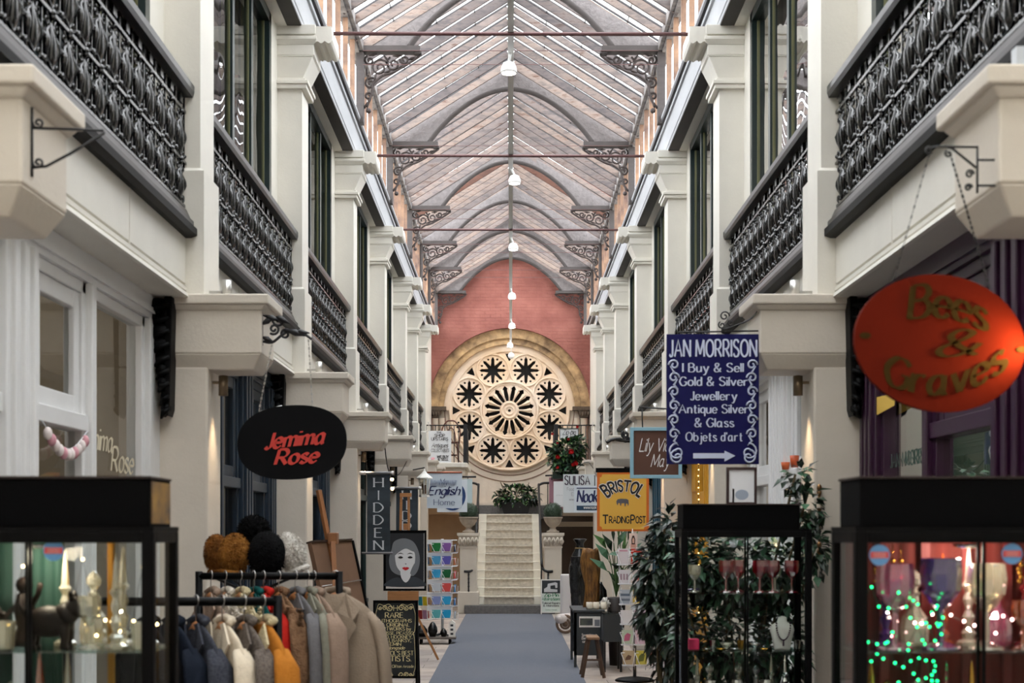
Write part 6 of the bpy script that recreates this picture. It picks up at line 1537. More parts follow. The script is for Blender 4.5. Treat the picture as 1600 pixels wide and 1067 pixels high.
for yy, sg in ((950, 1), (1054, -1)):
    for s in (-1, 1):
        for dx, rr, a0 in ((9, 5, 0), (17, 4, PI), (24, 3, 0)): o.tube([(X(618 + s * dx, L) + s * p, L, Z(yy, L) + sg * q2) for p, q2 in spiral(0, 0, rr * u, rr * .2 * u, a0, 1.4 * s, 14)], .0045, 4)
        o.tube([(X(618 + s * a, L), L, Z(yy + sg * b, L)) for a, b in smooth([(4, 0), (10, -6), (18, -4), (26, -6), (29, 2)], 4)], .003, 4)
for s in (-1, 1): o.tube([(X(618 + s * a, L), L, Z(b, L)) for a, b in smooth([(29, 952), (31, 962), (30, 985), (27, 990), (29, 994), (30, 1010), (31, 1040), (28, 1052)], 4)], .003, 4)
o.build('lettering', CRM, r)
# ---------------- card spinners ----------------
WIRE = mat('white_wire', (228, 230, 234), .4)
def card(Y, a, b, c, d, col, lab, yaw=0.0, tilt=.12, pic=None, grp='greetings cards'):
    x0, x1, z1, z0 = X(a, Y), X(b, Y), Z(c, Y), Z(d, Y); w, hh = x1 - x0, z1 - z0
    M = Matrix.Translation(((x0 + x1) / 2, Y, z0)) @ Matrix.Rotation(yaw, 4, 'Z') @ Matrix.Rotation(-tilt, 4, 'X')
    r = thing('greeting_card', lab, 'card', ((x0 + x1) / 2, Y, z0), group=grp)
    m_ = MB().box(-w / 2, w / 2, 0, .004, 0, hh); m_.xf(M); m_.build('card', mat('card_%d_%d_%d' % col, col, .6), r)
    if pic:
        for sh, pc in pic:
            q = MB(); q.add([(p * w, -.0012 - .0006 * k_, z * hh) for k_ in [pic.index((sh, pc))] for p, z in sh], [tuple(range(len(sh)))]); q.xf(M); q.build('print', mat('print_%d_%d_%d' % pc, pc, .6), r)
    return r
def pocket(root, Y, a, b, c, d, yaw=0.0):
    """white wire pocket with V-shaped front wires below a card"""
    x0, x1, z1, z0 = X(a, Y), X(b, Y), Z(c, Y), Z(d, Y); w, hh = x1 - x0, z1 - z0
    M = Matrix.Translation(((x0 + x1) / 2, Y, z0)) @ Matrix.Rotation(yaw, 4, 'Z'); m_ = MB(); t = .0035
    m_.tube([(-w * .62, -.03, hh * .82), (-w * .18, -.035, -.01), (w * .3, -.035, -.01)], t, 4); m_.tube([(w * .62, -.03, hh * .82), (w * .40, -.035, -.01), (w * .1, -.035, -.01)], t, 4)
    m_.tube([(-w * .62, .02, hh * .82), (-w * .62, -.03, hh * .82), (-w * .3, -.03, hh * .84)], t, 4); m_.tube([(-w * .5, .03, -.012), (-w * .5, -.035, -.012), (w * .5, -.035, -.012), (w * .5, .03, -.012)], t, 4)
    m_.xf(M); m_.build('pocket', WIRE, root)
ROWS = ['top', 'second', 'third', 'fourth', 'fifth', 'lowest']
Y = 20.4
sp = thing('card_spinner', 'tall white wire card spinner of plain coloured envelopes on the left of the carpet', 'card spinner', (X(690, Y), Y, 0))
cx = X(690, Y)
MB().tube([(cx, Y + .2, .1), (cx, Y + .2, Z(842, Y))], .02, 8).build('pole', WIRE, sp)
rows = [848, 868.5, 889.5, 911, 931.5, 952.5]
fr_ = [((22, 128, 62), 'green', (140, 92, 168), 'purple'), ((84, 168, 214), 'sky-blue', (98, 92, 184), 'violet'), ((56, 170, 222), 'bright blue', (16, 104, 56), 'dark green'), ((206, 214, 222), 'pale grey', (222, 82, 78), 'coral red'), ((132, 150, 206), 'periwinkle', (40, 166, 222), 'cyan'), ((96, 188, 196), 'aqua', (20, 164, 218), 'turquoise')]
sd = [((60, 70, 96), 'slate'), ((196, 120, 80), 'tan'), ((220, 90, 90), 'rose-red'), ((90, 150, 200), 'steel-blue'), ((70, 130, 190), 'denim-blue'), ((196, 200, 210), 'silver-grey')]
for k, y_ in enumerate(rows):
    b = MB()
    b.box(X(667, Y), X(705, Y), Y + .035, Y + .045, Z(y_ + 2, Y), Z(y_ - 5, Y)); b.build('header_strip', WIRE, sp)
    for (a, c), col, nm in (((675, 688.5), fr_[k][0], fr_[k][1]), ((691, 704.5), fr_[k][2], fr_[k][3])):
        card(Y, a, c, y_, y_ + 13, col, f'{nm} card in the {ROWS[k]} tier of the left card spinner, facing the entrance', tilt=-.10, grp='cards in the left spinner'); pocket(sp, Y, a, c, y_, y_ + 13)
    card(Y + .12, 707.5, 713.5, y_ + 2, y_ + 14, sd[k][0], f'{sd[k][1]} card on the right-hand side of the {ROWS[k]} tier, left card spinner', yaw=R(60), tilt=-.1, grp='cards in the left spinner'); pocket(sp, Y + .12, 707, 714, y_ + 2, y_ + 14, R(60))
    card(Y + .1, 667, 672, y_ + 1, y_ + 13, sd[(k + 3) % 6][0], f'{sd[(k + 3) % 6][1]} card on the left-hand side of the {ROWS[k]} tier, left card spinner', yaw=R(-60), tilt=-.1, grp='cards in the left spinner')
    s_ = MB()
    for a in (668, 689.8, 706): s_.tube([(X(a, Y), Y + .05, Z(y_ - 5, Y)), (X(a, Y), Y + .05, Z(y_ + 17, Y))], .004, 4)
    s_.tube([(X(668, Y), Y + .05, Z(y_ - 4, Y)), (cx, Y + .2, Z(y_ - 4, Y)), (X(706, Y), Y + .05, Z(y_ - 4, Y)), (X(713, Y), Y + .3, Z(y_ - 4, Y)), (X(668, Y), Y + .35, Z(y_ - 4, Y)), (X(666, Y), Y + .15, Z(y_ - 4, Y))], .005, 4); s_.build('frame', WIRE, sp)
for k, (col, nm) in enumerate((((214, 190, 30), 'yellow'), ((30, 130, 150), 'teal'))):
    card(Y - .02, 660 - 7 * k, 668 - 7 * k, 932, 946, col, f'{nm} card sticking out at the left of the fifth tier, left card spinner', yaw=R(-35), tilt=-.1, grp='cards in the left spinner')
for k, (col, nm) in enumerate((((168, 130, 160), 'mauve'), ((140, 40, 40), 'maroon'))):
    card(Y - .02, 660 - 7 * k, 668 - 7 * k, 953, 967, col, f'{nm} card sticking out at the left of the lowest tier, left card spinner', yaw=R(-35), tilt=-.1, grp='cards in the left spinner')
MB().tube([(X(655, Y), Y, Z(931, Y)), (X(668, Y), Y, Z(931, Y)), (cx, Y + .2, Z(931, Y))], .005, 4).tube([(X(655, Y), Y, Z(968, Y)), (X(668, Y), Y, Z(968, Y)), (cx, Y + .2, Z(968, Y))], .005, 4).build('side_arm', WIRE, sp)
MB().tube([(cx, Y + .2, .12), (cx - .25, Y + .2, .05)], .02, 6).tube([(cx, Y + .2, .12), (cx + .2, Y + .2, .05)], .02, 6).tube([(cx, Y + .2, .12), (cx, Y + .45, .05)], .02, 6).build('foot', IRONM, sp)
# low wheeled platform with dark ornaments
x0, x1 = X(652, Y), X(713, Y)
r = thing('wheeled_platform', 'low grey wheeled platform under the left card spinner', 'platform', ((x0 + x1) / 2, Y - .2, 0))
MB().box(x0, x1, Y - .32, Y + .02, .075, .10).build('deck', mat('worn_deck', (92, 84, 78), .7, var=.3), r, bevel=.006)
for a in (.12, .85):
    for yy in (Y - .27, Y - .03): w_ = MB(); w_.lathe([(0, -.015), (.036, -.015), (.036, .015), (0, .015)], (0, 0, 0), 12); w_.xf(Matrix.Translation((x0 + (x1 - x0) * a, yy, .037)) @ Matrix.Rotation(PI / 2, 4, 'Y')); w_.build('wheel', MBLACK, r)
for k, (px_, rx, hh, lab) in enumerate(((660, .085, .17, 'round black pot at the left end of the wheeled platform'), (677, .07, .21, 'black domed ornament in the middle of the wheeled platform'), (694, .05, .12, 'dark grey small pot beside the white toy house'))):
    o = MB().lathe([(0, 0), (rx * .6, 0), (rx, hh * .35), (rx * .95, hh * .6), (rx * .5, hh * .9), (rx * .2, hh), (0, hh * 1.02)], (X(px_, Y), Y - .16, .101), 16).build('black_pot' if k != 1 else 'black_ornament', mat('black_glaze', (18, 20, 22), .25)); tag(o, lab, 'ornament', 'ornaments on the wheeled platform')
xh = X(707, Y); r = thing('toy_house', 'small white toy house at the right end of the wheeled platform', 'ornament', (xh, Y - .16, .1))
MB().prism([(xh - .045, .101), (xh + .045, .101), (xh + .045, .30), (xh, .34), (xh - .045, .30)], 'y', Y - .22, Y - .10).build('walls', WHT, r)
w_ = MB()
for k in range(3): w_.box(xh - .02, xh + .02, Y - .223, Y - .22, .13 + .06 * k, .16 + .06 * k)
w_.build('windows', mat('dark_window', (50, 50, 56), .5), r)

# right-hand spinner
Y = 15.1; cx = X(993, Y)
sp = thing('card_spinner', 'white wire card spinner of illustrated cards on a black disc base beside the leafy plant', 'card spinner', (cx, Y, 0))
MB().tube([(cx, Y + .1, .02), (cx, Y + .1, Z(838, Y))], .018, 8).build('pole', mat('grey_tube', (120, 120, 122), .4, metal=.5), sp)
MB().lathe([(0, 0), (.21, 0), (.21, .015), (.18, .03), (.04, .05), (0, .05)], (cx, Y + .1, 0), 24).build('base', BLACK, sp)
FACE = [([(-.3, .1), (.3, .1), (.3, .35), (-.3, .35)], (214, 168, 150)), ([(-.2, .3), (.2, .3), (.24, .6), (.1, .85), (-.1, .85), (-.24, .6)], (60, 40, 36)), ([(-.11, .38), (.11, .38), (.13, .6), (0, .74), (-.13, .6)], (222, 184, 164))]
def blob(c, z0_=.2, z1_=.8, w_=.3): return [([(-w_, z0_), (w_ * .6, z0_ + .05), (w_, z1_ - .1), (0, z1_), (-w_ * .8, z1_ - .2)], c)]
BAR = lambda c: [([(-.38, .82), (.38, .82), (.38, .92), (-.38, .92)], c)]
tiers = [
 (857, 881, [('white card with a pale pink heading', (234, 228, 232), BAR((226, 170, 190))), ('red card with a small pictured scene', (208, 54, 40), [([(-.3, .25), (.3, .25), (.3, .75), (-.3, .75)], (120, 190, 196)), ([(-.2, .3), (.15, .3), (.15, .55), (-.2, .55)], (236, 200, 90))]), ('cream card with a plant drawing', (226, 216, 186), blob((120, 140, 90)))]),
 (890, 911, [('white card with three grey figures', (232, 230, 234), [([(-.35 + .26 * k, .25), (-.2 + .26 * k, .25), (-.2 + .26 * k, .7), (-.35 + .26 * k, .7)], (176, 150, 164)) for k in range(3)]), ('pale card with a small pink figure', (226, 220, 224), blob((196, 110, 120), .2, .7, .2)), ('soft grey card', (206, 206, 210), None)]),
 (921, 943, [('blue-grey card with dark bars', (186, 196, 208), [([(-.4, .55), (.4, .55), (.4, .72), (-.4, .72)], (96, 110, 130)), ([(-.4, .2), (.4, .2), (.4, .36), (-.4, .36)], (120, 130, 146))]), ('yellow card with a dark figure', (232, 204, 90), blob((70, 60, 70), .15, .85, .22)), ('ivory card', (226, 218, 200), None)]),
 (953, 974, [('plain white card', (236, 234, 236), None), ('lilac card with a dark-haired portrait', (208, 190, 212), FACE[1:]), ('peach-edged card', (234, 214, 190), None)]),
 (984, 1006, [('pale green card with pink flowers', (196, 212, 188), blob((206, 110, 140))), ('pink card with a grey necklace drawing', (228, 200, 218), blob((176, 168, 190), .25, .7, .14)), ('grey lilac card', (196, 188, 204), None)]),
 (1016, 1038, [('sand card with brown birds', (198, 176, 140), blob((110, 80, 60), .3, .7, .28)), ('yellow-green patterned card', (206, 198, 90), blob((110, 120, 60))), ('red and white patterned card', (206, 120, 120), blob((236, 220, 214)))])]
for k, (c, d, cs) in enumerate(tiers):
    sh = k * 1.6
    for j, (lab, col, pic) in enumerate(cs):
        a, b = ((965 + sh, 983 + sh), (985.5 + sh, 1003 + sh), (1006 + sh * .9, 1016 + sh * .9))[j]; yw = (R(-12), R(6), R(50))[j]
        card(Y + (.06 if j == 2 else 0), a, b, c, d, col, f'{lab}, {ROWS[k]} tier of the right card spinner', yaw=yw, tilt=-.12, pic=pic, grp='cards in the right spinner'); pocket(sp, Y + (.06 if j == 2 else 0), a, b, c, d, yw)
    f = MB()
    for a in (968, 984, 1001): f.tube([(X(a + sh, Y), Y + .04, Z(c - 3, Y)), (X(a + sh, Y), Y + .04, Z(d + 9, Y))], .0035, 4)
    f.tube([(X(964 + sh, Y), Y + .03, Z(d + 1, Y)), (X(1003 + sh, Y), Y + .03, Z(d + 1, Y)), (X(1015 + sh, Y), Y + .15, Z(d + 1, Y)), (cx, Y + .1, Z(d + 1, Y)), (X(964 + sh, Y), Y + .03, Z(d + 1, Y))], .005, 4); f.build('frame', WIRE, sp)
card(Y + .08, 983, 996, 833, 858, (232, 214, 206), 'portrait card of a dark-haired woman in sunglasses, topmost on the right card spinner', tilt=0, pic=FACE, grp='cards in the right spinner')
MB().tube([(X(989.5, Y), Y + .1, Z(860, Y)), (X(989.5, Y), Y + .1, Z(826, Y))], .005, 5).build('card_clip', WIRE, sp)

# ---------------- table, stool and ornaments on the right ----------------
DGRY = mat('dark_grey_paint', (44, 50, 54), .5); zt = .68
Y = 16.6; xa, xb = X(897, Y), X(944, Y)
r = thing('display_table', 'dark grey display table with a notice panel on its front beside the carpet', 'table', ((xa + xb) / 2, Y + .5, 0))
MB().box(xa - .01, xb + .01, Y, Y + 1.05, zt - .03, zt).build('top', DGRY, r, bevel=.004)
f = MB().box(xa, xb, Y + .01, Y + .03, Z(1024, Y), zt - .03); f.build('front_panel', DGRY, r)
for a, b in ((xa, Y + .01), (xb - .03, Y + .01), (xa, Y + 1.0), (xb - .03, Y + 1.0)): MB().box(a, a + .03, b, b + .03, 0, zt - .03).build('leg', DGRY, r)
yl = Y + .006
MB().box(X(905, yl), X(938, yl), yl, yl + .004, Z(980, yl), Z(963, yl)).build('photo_mount', WHT, r)
ph = MB(); ph.box(X(906, yl), X(926, yl), yl - .002, yl, Z(977, yl), Z(966, yl)); ph.build('photo', mat('dim_photo', (86, 92, 80), .4, rgb2=(40, 44, 60), scale=12), r)
MB().box(X(929, yl), X(937, yl), yl - .002, yl, Z(978, yl), Z(968, yl)).build('photo_detail', mat('grey_photo', (120, 124, 130), .4), r)
o = MB(); wp(o, 'Specialising in', yl, 921, 994, 4, thick=1.5, fit=24, align=.5); wp(o, 'Beautiful', yl, 918, 999, 4, thick=1.4, fit=18); wp(o, 'and', yl, 914, 1004, 4, thick=1.3, fit=8); o.build('lettering', WHT, r)
CAND = mat('ivory_candle', (226, 218, 200), .5)
for k, (a, lab) in enumerate(((921, 'ivory candle at the left of the three on the dark table'), (931.5, 'ivory candle between two others on the dark table'), (943.5, 'ivory candle at the right of the three on the dark table'))):
    r = thing('pillar_candle', lab, 'candle', (X(a, 16.75), 16.75, zt), group='ivory candles')
    MB().lathe([(0, 0), (.034, 0), (.038, .02), (.038, .085), (.033, .085), (.03, .075), (0, .075)], (X(a, 16.75), 16.75, zt + .001), 16).build('wax', CAND, r); MB().tube([(X(a, 16.75), 16.75, zt + .075), (X(a, 16.75), 16.75, zt + .092)], .002, 4).build('wick', MBLACK, r)
MB_ = MB(); rr = random.Random(3)
n = 18; rings = []
lx, ly = X(923.5, 17.25), 17.25
for i in range(15):
    t = i / 14; z = zt + .001 + .70 * t
    rings.append([(lx + .012 * sin(t * 5) + (.095 - .015 * sin(t * 7) + .012 * sin(j * 2.1 + 1.5 * t) + .008 * sin(j * 5 + t * 9)) * cos(2 * PI * j / n), ly + (.08 + .012 * sin(j * 2.1)) * sin(2 * PI * j / n), z + (.02 * sin(j * 1.7) if i == 14 else 0)) for j in range(n)])
MB_.add([p for q in rings for p in q], [(i * n + j, i * n + (j + 1) % n, (i + 1) * n + (j + 1) % n, (i + 1) * n + j) for i in range(14) for j in range(n)] + [tuple(range(n - 1, -1, -1)), tuple(14 * n + j for j in range(n))], 0, True)
o = MB_.build('driftwood_trunk', mat('golden_brown_driftwood', (166, 116, 54), .6, rgb2=(72, 42, 18), scale=9, stretch=(3, 3, .7), bump=.8, bscale=22)); tag(o, 'thick golden-brown driftwood trunk standing on the dark table', 'driftwood')
r = thing('white_coral', 'white crumpled coral-like ornament on the dark table', 'ornament', (X(948, 17), 17.0, zt))
c = MB(); rr = random.Random(9)
for k in range(40):
    a, b = rr.uniform(0, 6.28), rr.uniform(0, 1.35); d = Vector((cos(a) * cos(b), sin(a) * cos(b), sin(b))); p = Vector((X(948, 17), 17.0, zt + .03)) + d * .05; e = d.orthogonal().normalized(); e.rotate(Matrix.Rotation(rr.uniform(0, 6), 3, d)); f2 = d.cross(e)
    c.add([p - e * .03, p + f2 * .012 + d * .02, p + e * .03, p + e * .02 + d * .05, p + d * .06 - f2 * .01, p - e * .02 + d * .045], [(0, 1, 2, 3, 4, 5)])
c.lathe([(0, .0), (.05, 0), (.06, .04), (0, .09)], (X(948, 17), 17.0, zt + .001), 10); c.build('body', mat('chalk_white', (232, 230, 226), .8), r)
# dark side table with a glass top
Y = 16.15; xa, xb = X(943, Y), X(972, Y); zq = Z(958, Y)
r = thing('side_table', 'dark box-like side table with a glass top between stool and card spinner', 'table', ((xa + xb) / 2, Y + .2, 0))
MB().box(xa, xb, Y, Y + .40, Z(1003, Y), zq - .012).build('box', DGRY, r, bevel=.004); MB().box(xa - .005, xb + .005, Y - .005, Y + .405, zq - .012, zq).build('glass_top', glass('green_glass_top', (180, 200, 196), .2, .05), r)
for a in (xa, xb - .025):
    for b in (Y, Y + .375): MB().box(a, a + .025, b, b + .025, 0, Z(1003, Y)).build('leg', IRONM, r)
# rustic stool
Y = 15.45; xm = X(927, Y); zs = .45
r = thing('wooden_stool', 'small rustic wooden stool with splayed legs beside the carpet', 'stool', (xm, Y + .15, 0)); SW = mat('worn_stool_wood', (138, 104, 74), .6, var=.35, scale=6, stretch=(6, 1, 6)); SW2 = mat('dark_stool_leg', (84, 62, 48), .6, var=.3)
MB().box(xm - .07, xm + .07, Y, Y + .36, zs - .03, zs).build('seat', SW, r, bevel=.008)
for a in (-1, 1):
    for b in (.05, .31): MB().bar((xm + a * .045, Y + b, zs - .03), (xm + a * .12, Y + b + (.04 if b > .1 else -.04), 0.004), .028, .028).build('leg', SW2, r)
MB().bar((xm - .085, Y + .03, .2), (xm + .085, Y + .03, .2), .02, .02).build('rung', SW2, r)
# charred post, black gourd vases, white bin, blanket roll
Y = 19.0; n = 12; m_ = MB(); rings = []
for i in range(22):
    t = i / 21; z = 1.26 * t
    rings.append([(X(900, Y) + .012 * sin(6 * t) + (.062 + .012 * sin(j * 3 + i * 1.9) + .008 * sin(i * 2.7 + j)) * cos(2 * PI * j / n), Y + .06 * sin(2 * PI * j / n), z + .001) for j in range(n)])
m_.add([p for q in rings for p in q], [(i * n + j, i * n + (j + 1) % n, (i + 1) * n + (j + 1) % n, (i + 1) * n + j) for i in range(21) for j in range(n)] + [tuple(range(n - 1, -1, -1)), tuple(21 * n + j for j in range(n))], 0, False)
o = m_.build('charred_post', mat('charred_timber', (20, 20, 21), .5, bump=.8, bscale=30)); tag(o, 'rugged black charred timber post beside the driftwood trunk', 'post')
Y = 21.0
r = thing('floor_vase', 'tall slim black vase in the dim doorway behind the charred post', 'vase', (X(906, Y), Y, 0))
MB().lathe([(0, 0), (.09, 0), (.10, .4), (.15, .8), (.165, 1.05), (.12, 1.25), (.06, 1.36), (.055, 1.42), (.10, 1.48), (.08, 1.49), (0, 1.44)], (X(906, Y), Y, 0.001), 20).build('body', mat('black_glaze', (18, 20, 22), .25), r)
MB().tube([(X(906, Y) + .066 * cos(t), Y + .066 * sin(t), 1.35) for t in [2 * PI * k / 16 for k in range(16)]], .008, 5, closed=True).build('tie', mat('gold_cord', (150, 120, 60), .6), r)
o = MB().box(X(876, 26.6), X(893, 26.6), 26.5, 26.75, 0.0, Z(897, 26.6)).build('white_storage_bin', mat('pale_grey_bin', (196, 196, 200), .6), bevel=.03); tag(o, 'pale grey upright bin in the doorway right of the pavement board', 'bin')
Y = 22.2; x = X(883, Y)
r = thing('blanket_roll', 'rolled white blanket on a brown wicker ring at the edge of the carpet', 'blanket', (x, Y, 0))
m_ = MB(); m_.tube([(x - .10, Y - .1, .24), (x + .08, Y + .15, .24)], .075, 12); m_.tube([(x - .11, Y - .11, .24), (x - .09, Y - .09, .24)], .05, 12); m_.build('roll', mat('white_blanket', (226, 216, 212), .9), r)
m_ = MB(); m_.tube([(x + .13 * cos(t), Y - .03, .155 + .13 * sin(t)) for t in [2 * PI * k / 20 for k in range(20)]], .024, 6, closed=True); m_.tube([(x + .07 * cos(t), Y - .03, .155 + .07 * sin(t)) for t in [2 * PI * k / 20 for k in range(20)]], .02, 6, closed=True); m_.ball((x, Y - .03, .155), (.05, .04, .05), 8, 6); m_.build('ring', mat('brown_wicker', (110, 88, 72), .8), r)

# tailoring A-board
Y = 27.2; u = Y / F; xa, xb, z1 = X(845, Y), X(877, Y), Z(905, Y)
r = thing('pavement_board', 'white-framed A-board for alterations at the foot of the stairs', 'sign board', (X(861, Y), Y, 0))
f = MB(); f.box(xa, xa + .022, Y, Y + .025, .013, z1); f.box(xb - .022, xb, Y, Y + .025, .013, z1); f.box(xa + .022, xb - .022, Y, Y + .025, z1 - .022, z1); f.box(xa + .022, xb - .022, Y, Y + .025, .04, .06); f.build('frame', WHT, r)
MB().box(xa + .022, xb - .022, Y + .006, Y + .02, .06, z1 - .022).build('panel', mat('pale_green_white', (218, 228, 222), .5), r)
MB().box(xa + .022, xb - .022, Y + .003, Y + .006, Z(927, Y), z1 - .022).build('picture_band', mat('dark_photo_band', (40, 46, 52), .5), r)
L = Y + .0015; o = MB()
o.add([(X(a, L), L, Z(b, L)) for a, b in ((850, 925), (850, 920), (855, 917), (856, 912), (868, 909.5), (871, 911), (871, 918), (868, 919), (867, 914), (860, 915), (860, 920), (871, 921), (871, 925))], [tuple(range(13))]); o.build('machine_picture', mat('pale_machine', (206, 208, 212), .5), r)
GRN = mat('green_lettering', (28, 120, 78), .5); o = MB(); wp(o, 'Zip-Pin', L, 861.5, 932, 5.2, thick=1.8, thin=1.0, serif=.5, fit=22); wp(o, 'Alterations', L, 861, 938, 4.8, thick=1.8, thin=1.0, serif=.5, fit=29); wp(o, 'Contact Details', L, 861, 953.5, 1.8, thick=1.2, fit=18); wp(o, 'and Address', L, 861, 957, 1.8, thick=1.2, fit=16); o.build('green_lettering', GRN, r)
o = MB(); wp(o, 'Tailored Repairs', L, 861, 943.5, 2.8, thick=1.7, fit=28); wp(o, '& Alterations', L, 861, 947.5, 2.8, thick=1.7, fit=24); o.build('black_lettering', BLK, r)
bk = MB(); bk.bar((xa + .012, Y + .03, z1 - .01), (xa + .012, Y + .3, .165 if Y + .3 > 27.55 else .013), .02, .02); bk.bar((xb - .012, Y + .03, z1 - .01), (xb - .012, Y + .3, .013), .02, .02); bk.bar((xa + .012, Y + .2, .3), (xb - .012, Y + .2, .3), .015, .015); bk.build('rear_stay', WHT, r)

# bits on the shopfronts
for a, c, lab, zz in ((1224, (206, 96, 44), 'small terracotta-orange cup on the white shopfront ledge, nearer the glass edge', 0), (1238, (196, 84, 40), 'taller orange cup with a brown top on the white shopfront ledge', .03)):
    yy = 1.90 * F / (a - 798); o = MB().lathe([(0, 0), (.024, 0), (.032, .05 + zz), (.028, .05 + zz), (0, .04 + zz)], (1.915, yy, h(.43) + .001), 14).build('orange_cup', mat('cup_%d' % a, c, .5)); tag(o, lab, 'cup', 'orange cups')
r = thing('bell_pull', 'ornate brass bell pull hanging on the corner of the first right-hand pier', 'bell pull', (1.685, 7.765, Z(868, 7.77)))
m_ = MB(); m_.tube([(1.685, 7.77, Z(868, 7.77)), (1.685, 7.77, Z(760, 7.77))], .006, 6)
for p in (762, 770, 782, 794, 852, 862): m_.ball((1.685, 7.765, Z(p, 7.77)), (.014, .012, .02), 8, 6)
m_.build('rod', mat('tarnished_brass', (128, 96, 62), .35, metal=.7), r); MB().ball((1.685, 7.765, Z(789, 7.77)), (.016, .014, .035), 8, 6).build('grip', mat('ivory_grip', (222, 206, 190), .4), r)
r = thing('shell_garland', 'garland of pink and white puffs strung in the white shopfront opening', 'garland', (-1.925, 6.2, h(.3)))
m_ = MB(); pw = []
for k in range(13):
    t = k / 12; yy = 5.86 + .62 * t; pw.append((-1.93, yy, h(.455 - .10 * sin(PI * t))))
m_.tube(pw, .003, 4); m_.build('string', WIRE, r)
for k in range(1, 12): q = MB(); p = pw[k]; q.ball((p[0] + .006, p[1], p[2] - .022), (.02, .019, .028), 8, 6); q.build('puff', [mat('white_puff', (226, 214, 212), .9), mat('pink_puff', (206, 150, 160), .9)][(k * 5) % 3 == 1], r)
o = MB().add([(1.93, 7.56, Z(617, 7.4)), (1.93, 7.14, Z(622, 7.4)), (1.93, 7.16, Z(640, 7.4)), (1.93, 7.5, Z(646, 7.4))], [(0, 1, 2, 3)]).add([(1.933, 7.56, Z(617, 7.4)), (1.933, 7.14, Z(622, 7.4)), (1.933, 7.16, Z(640, 7.4)), (1.933, 7.5, Z(646, 7.4))], [(3, 2, 1, 0)]).build('yellow_notice', mat('yellow_paper', (226, 186, 84), .7)); tag(o, 'crumpled yellow paper notice stuck on the purple shopfront window', 'notice')
r = thing('fairy_light_string', 'vertical string of warm fairy lights on the yellow shopfront', 'fairy lights', (1.90, 14.3, h(0)))
m_ = MB(); b_ = MB(); pts = [(1.895, 14.35 + .02 * sin(k * 2.3), h(1.1 - .06 * k)) for k in range(34)]
m_.tube(pts, .002, 4); m_.build('wire', IRONM, r)
for p in pts: b_.ball(p, .007, 6, 4)
q = b_.build('bulbs', mat('warm_fairy_bulb', (255, 206, 120), .4, emit=6), r); q['kind'] = 'stuff'
# bentwood chair on the left landing
Y = 29.5; zc = h(1.40); x = X(704, Y)
r = thing('bentwood_chair', 'brown bentwood chair behind the railing of the left landing', 'chair', (x, Y, zc)); BW = mat('red_brown_bentwood', (92, 46, 32), .35)
MB().lathe([(0, 0), (.2, 0), (.2, .03), (0, .035)], (x, Y, zc + .42), 20).build('seat', BW, r)
MB().tube(smooth([(x - .17, Y + .16, zc + .43), (x - .19, Y + .2, zc + .7), (x - .1, Y + .22, zc + .88), (x, Y + .23, zc + .91), (x + .1, Y + .22, zc + .88), (x + .19, Y + .2, zc + .7), (x + .17, Y + .16, zc + .43)], 5), .016, 6).tube(smooth([(x - .09, Y + .18, zc + .43), (x - .08, Y + .2, zc + .66), (x, Y + .22, zc + .76), (x + .08, Y + .2, zc + .66), (x + .09, Y + .18, zc + .43)], 5), .012, 6).build('backrest', BW, r)
for a, b in ((-.15, -.12), (.15, -.12), (-.13, .14), (.13, .14)): MB().tube([(x + a, Y + b, zc + .42), (x + a * 1.2, Y + b * 1.2, zc + .001)], [.017, .012], 6).build('leg', BW, r)
MB().tube([(x + .16 * cos(2 * PI * k / 16), Y + .16 * sin(2 * PI * k / 16), zc + .18) for k in range(16)], .01, 5, closed=True).build('ring', BW, r)
# ---------------- plants ----------------
def leaf(mb, p, d, up, L, w, mi=0, bend=.25):
    d = d.normalized(); s = d.cross(up)
    if s.length < 1e-3: s = d.orthogonal()
    s.normalize(); n = s.cross(d)
    a = p + d * L * .45 - n * L * bend * .15; t = p + d * L - n * L * bend
    mb.add([p, a + s * w / 2 + n * w * .12, t, a - s * w / 2 + n * w * .12, a], [(0, 1, 4), (1, 2, 4), (0, 4, 3), (4, 2, 3)], mi, False)
def foliage(mb, c, r, n, L, w, rn, droop=.5, nm=1, shell=.35):
    c = Vector(c)
    for _ in range(n):
        a, b = rn.uniform(0, 2 * PI), math.asin(rn.uniform(-1, 1)); q = shell + (1 - shell) * rn.random() ** .5
        o = Vector((cos(a) * cos(b), sin(a) * cos(b), sin(b))); p = c + Vector((o.x * r[0], o.y * r[1], o.z * r[2])) * q
        d = (o + Vector((rn.uniform(-.6, .6), rn.uniform(-.6, .6), rn.uniform(-.4, .5) - droop)))
        leaf(mb, p, d, Vector((rn.uniform(-.4, .4), rn.uniform(-.4, .4), 1)), L * rn.uniform(.7, 1.2), w * rn.uniform(.75, 1.15), rn.randrange(nm))
LF1 = mat('dark_ficus_leaf', (22, 40, 29), .3, var=.3, scale=12); LF2 = mat('mid_ficus_leaf', (38, 60, 40), .35, var=.3, scale=12); LF3 = mat('blue_green_leaf', (70, 112, 82), .45, var=.25, scale=12); LF4 = mat('fresh_green_leaf', (82, 122, 66), .4, var=.3, scale=10); LF5 = mat('deep_green_leaf', (22, 42, 36), .35, var=.3, scale=10)  # leaf greens from dark to fresh, mixed within each plant
STEM = mat('plant_stem', (92, 78, 52), .8); POTB = mat('black_planter', (16, 17, 19), .5); SOIL = mat('dark_soil', (40, 30, 24), .95)
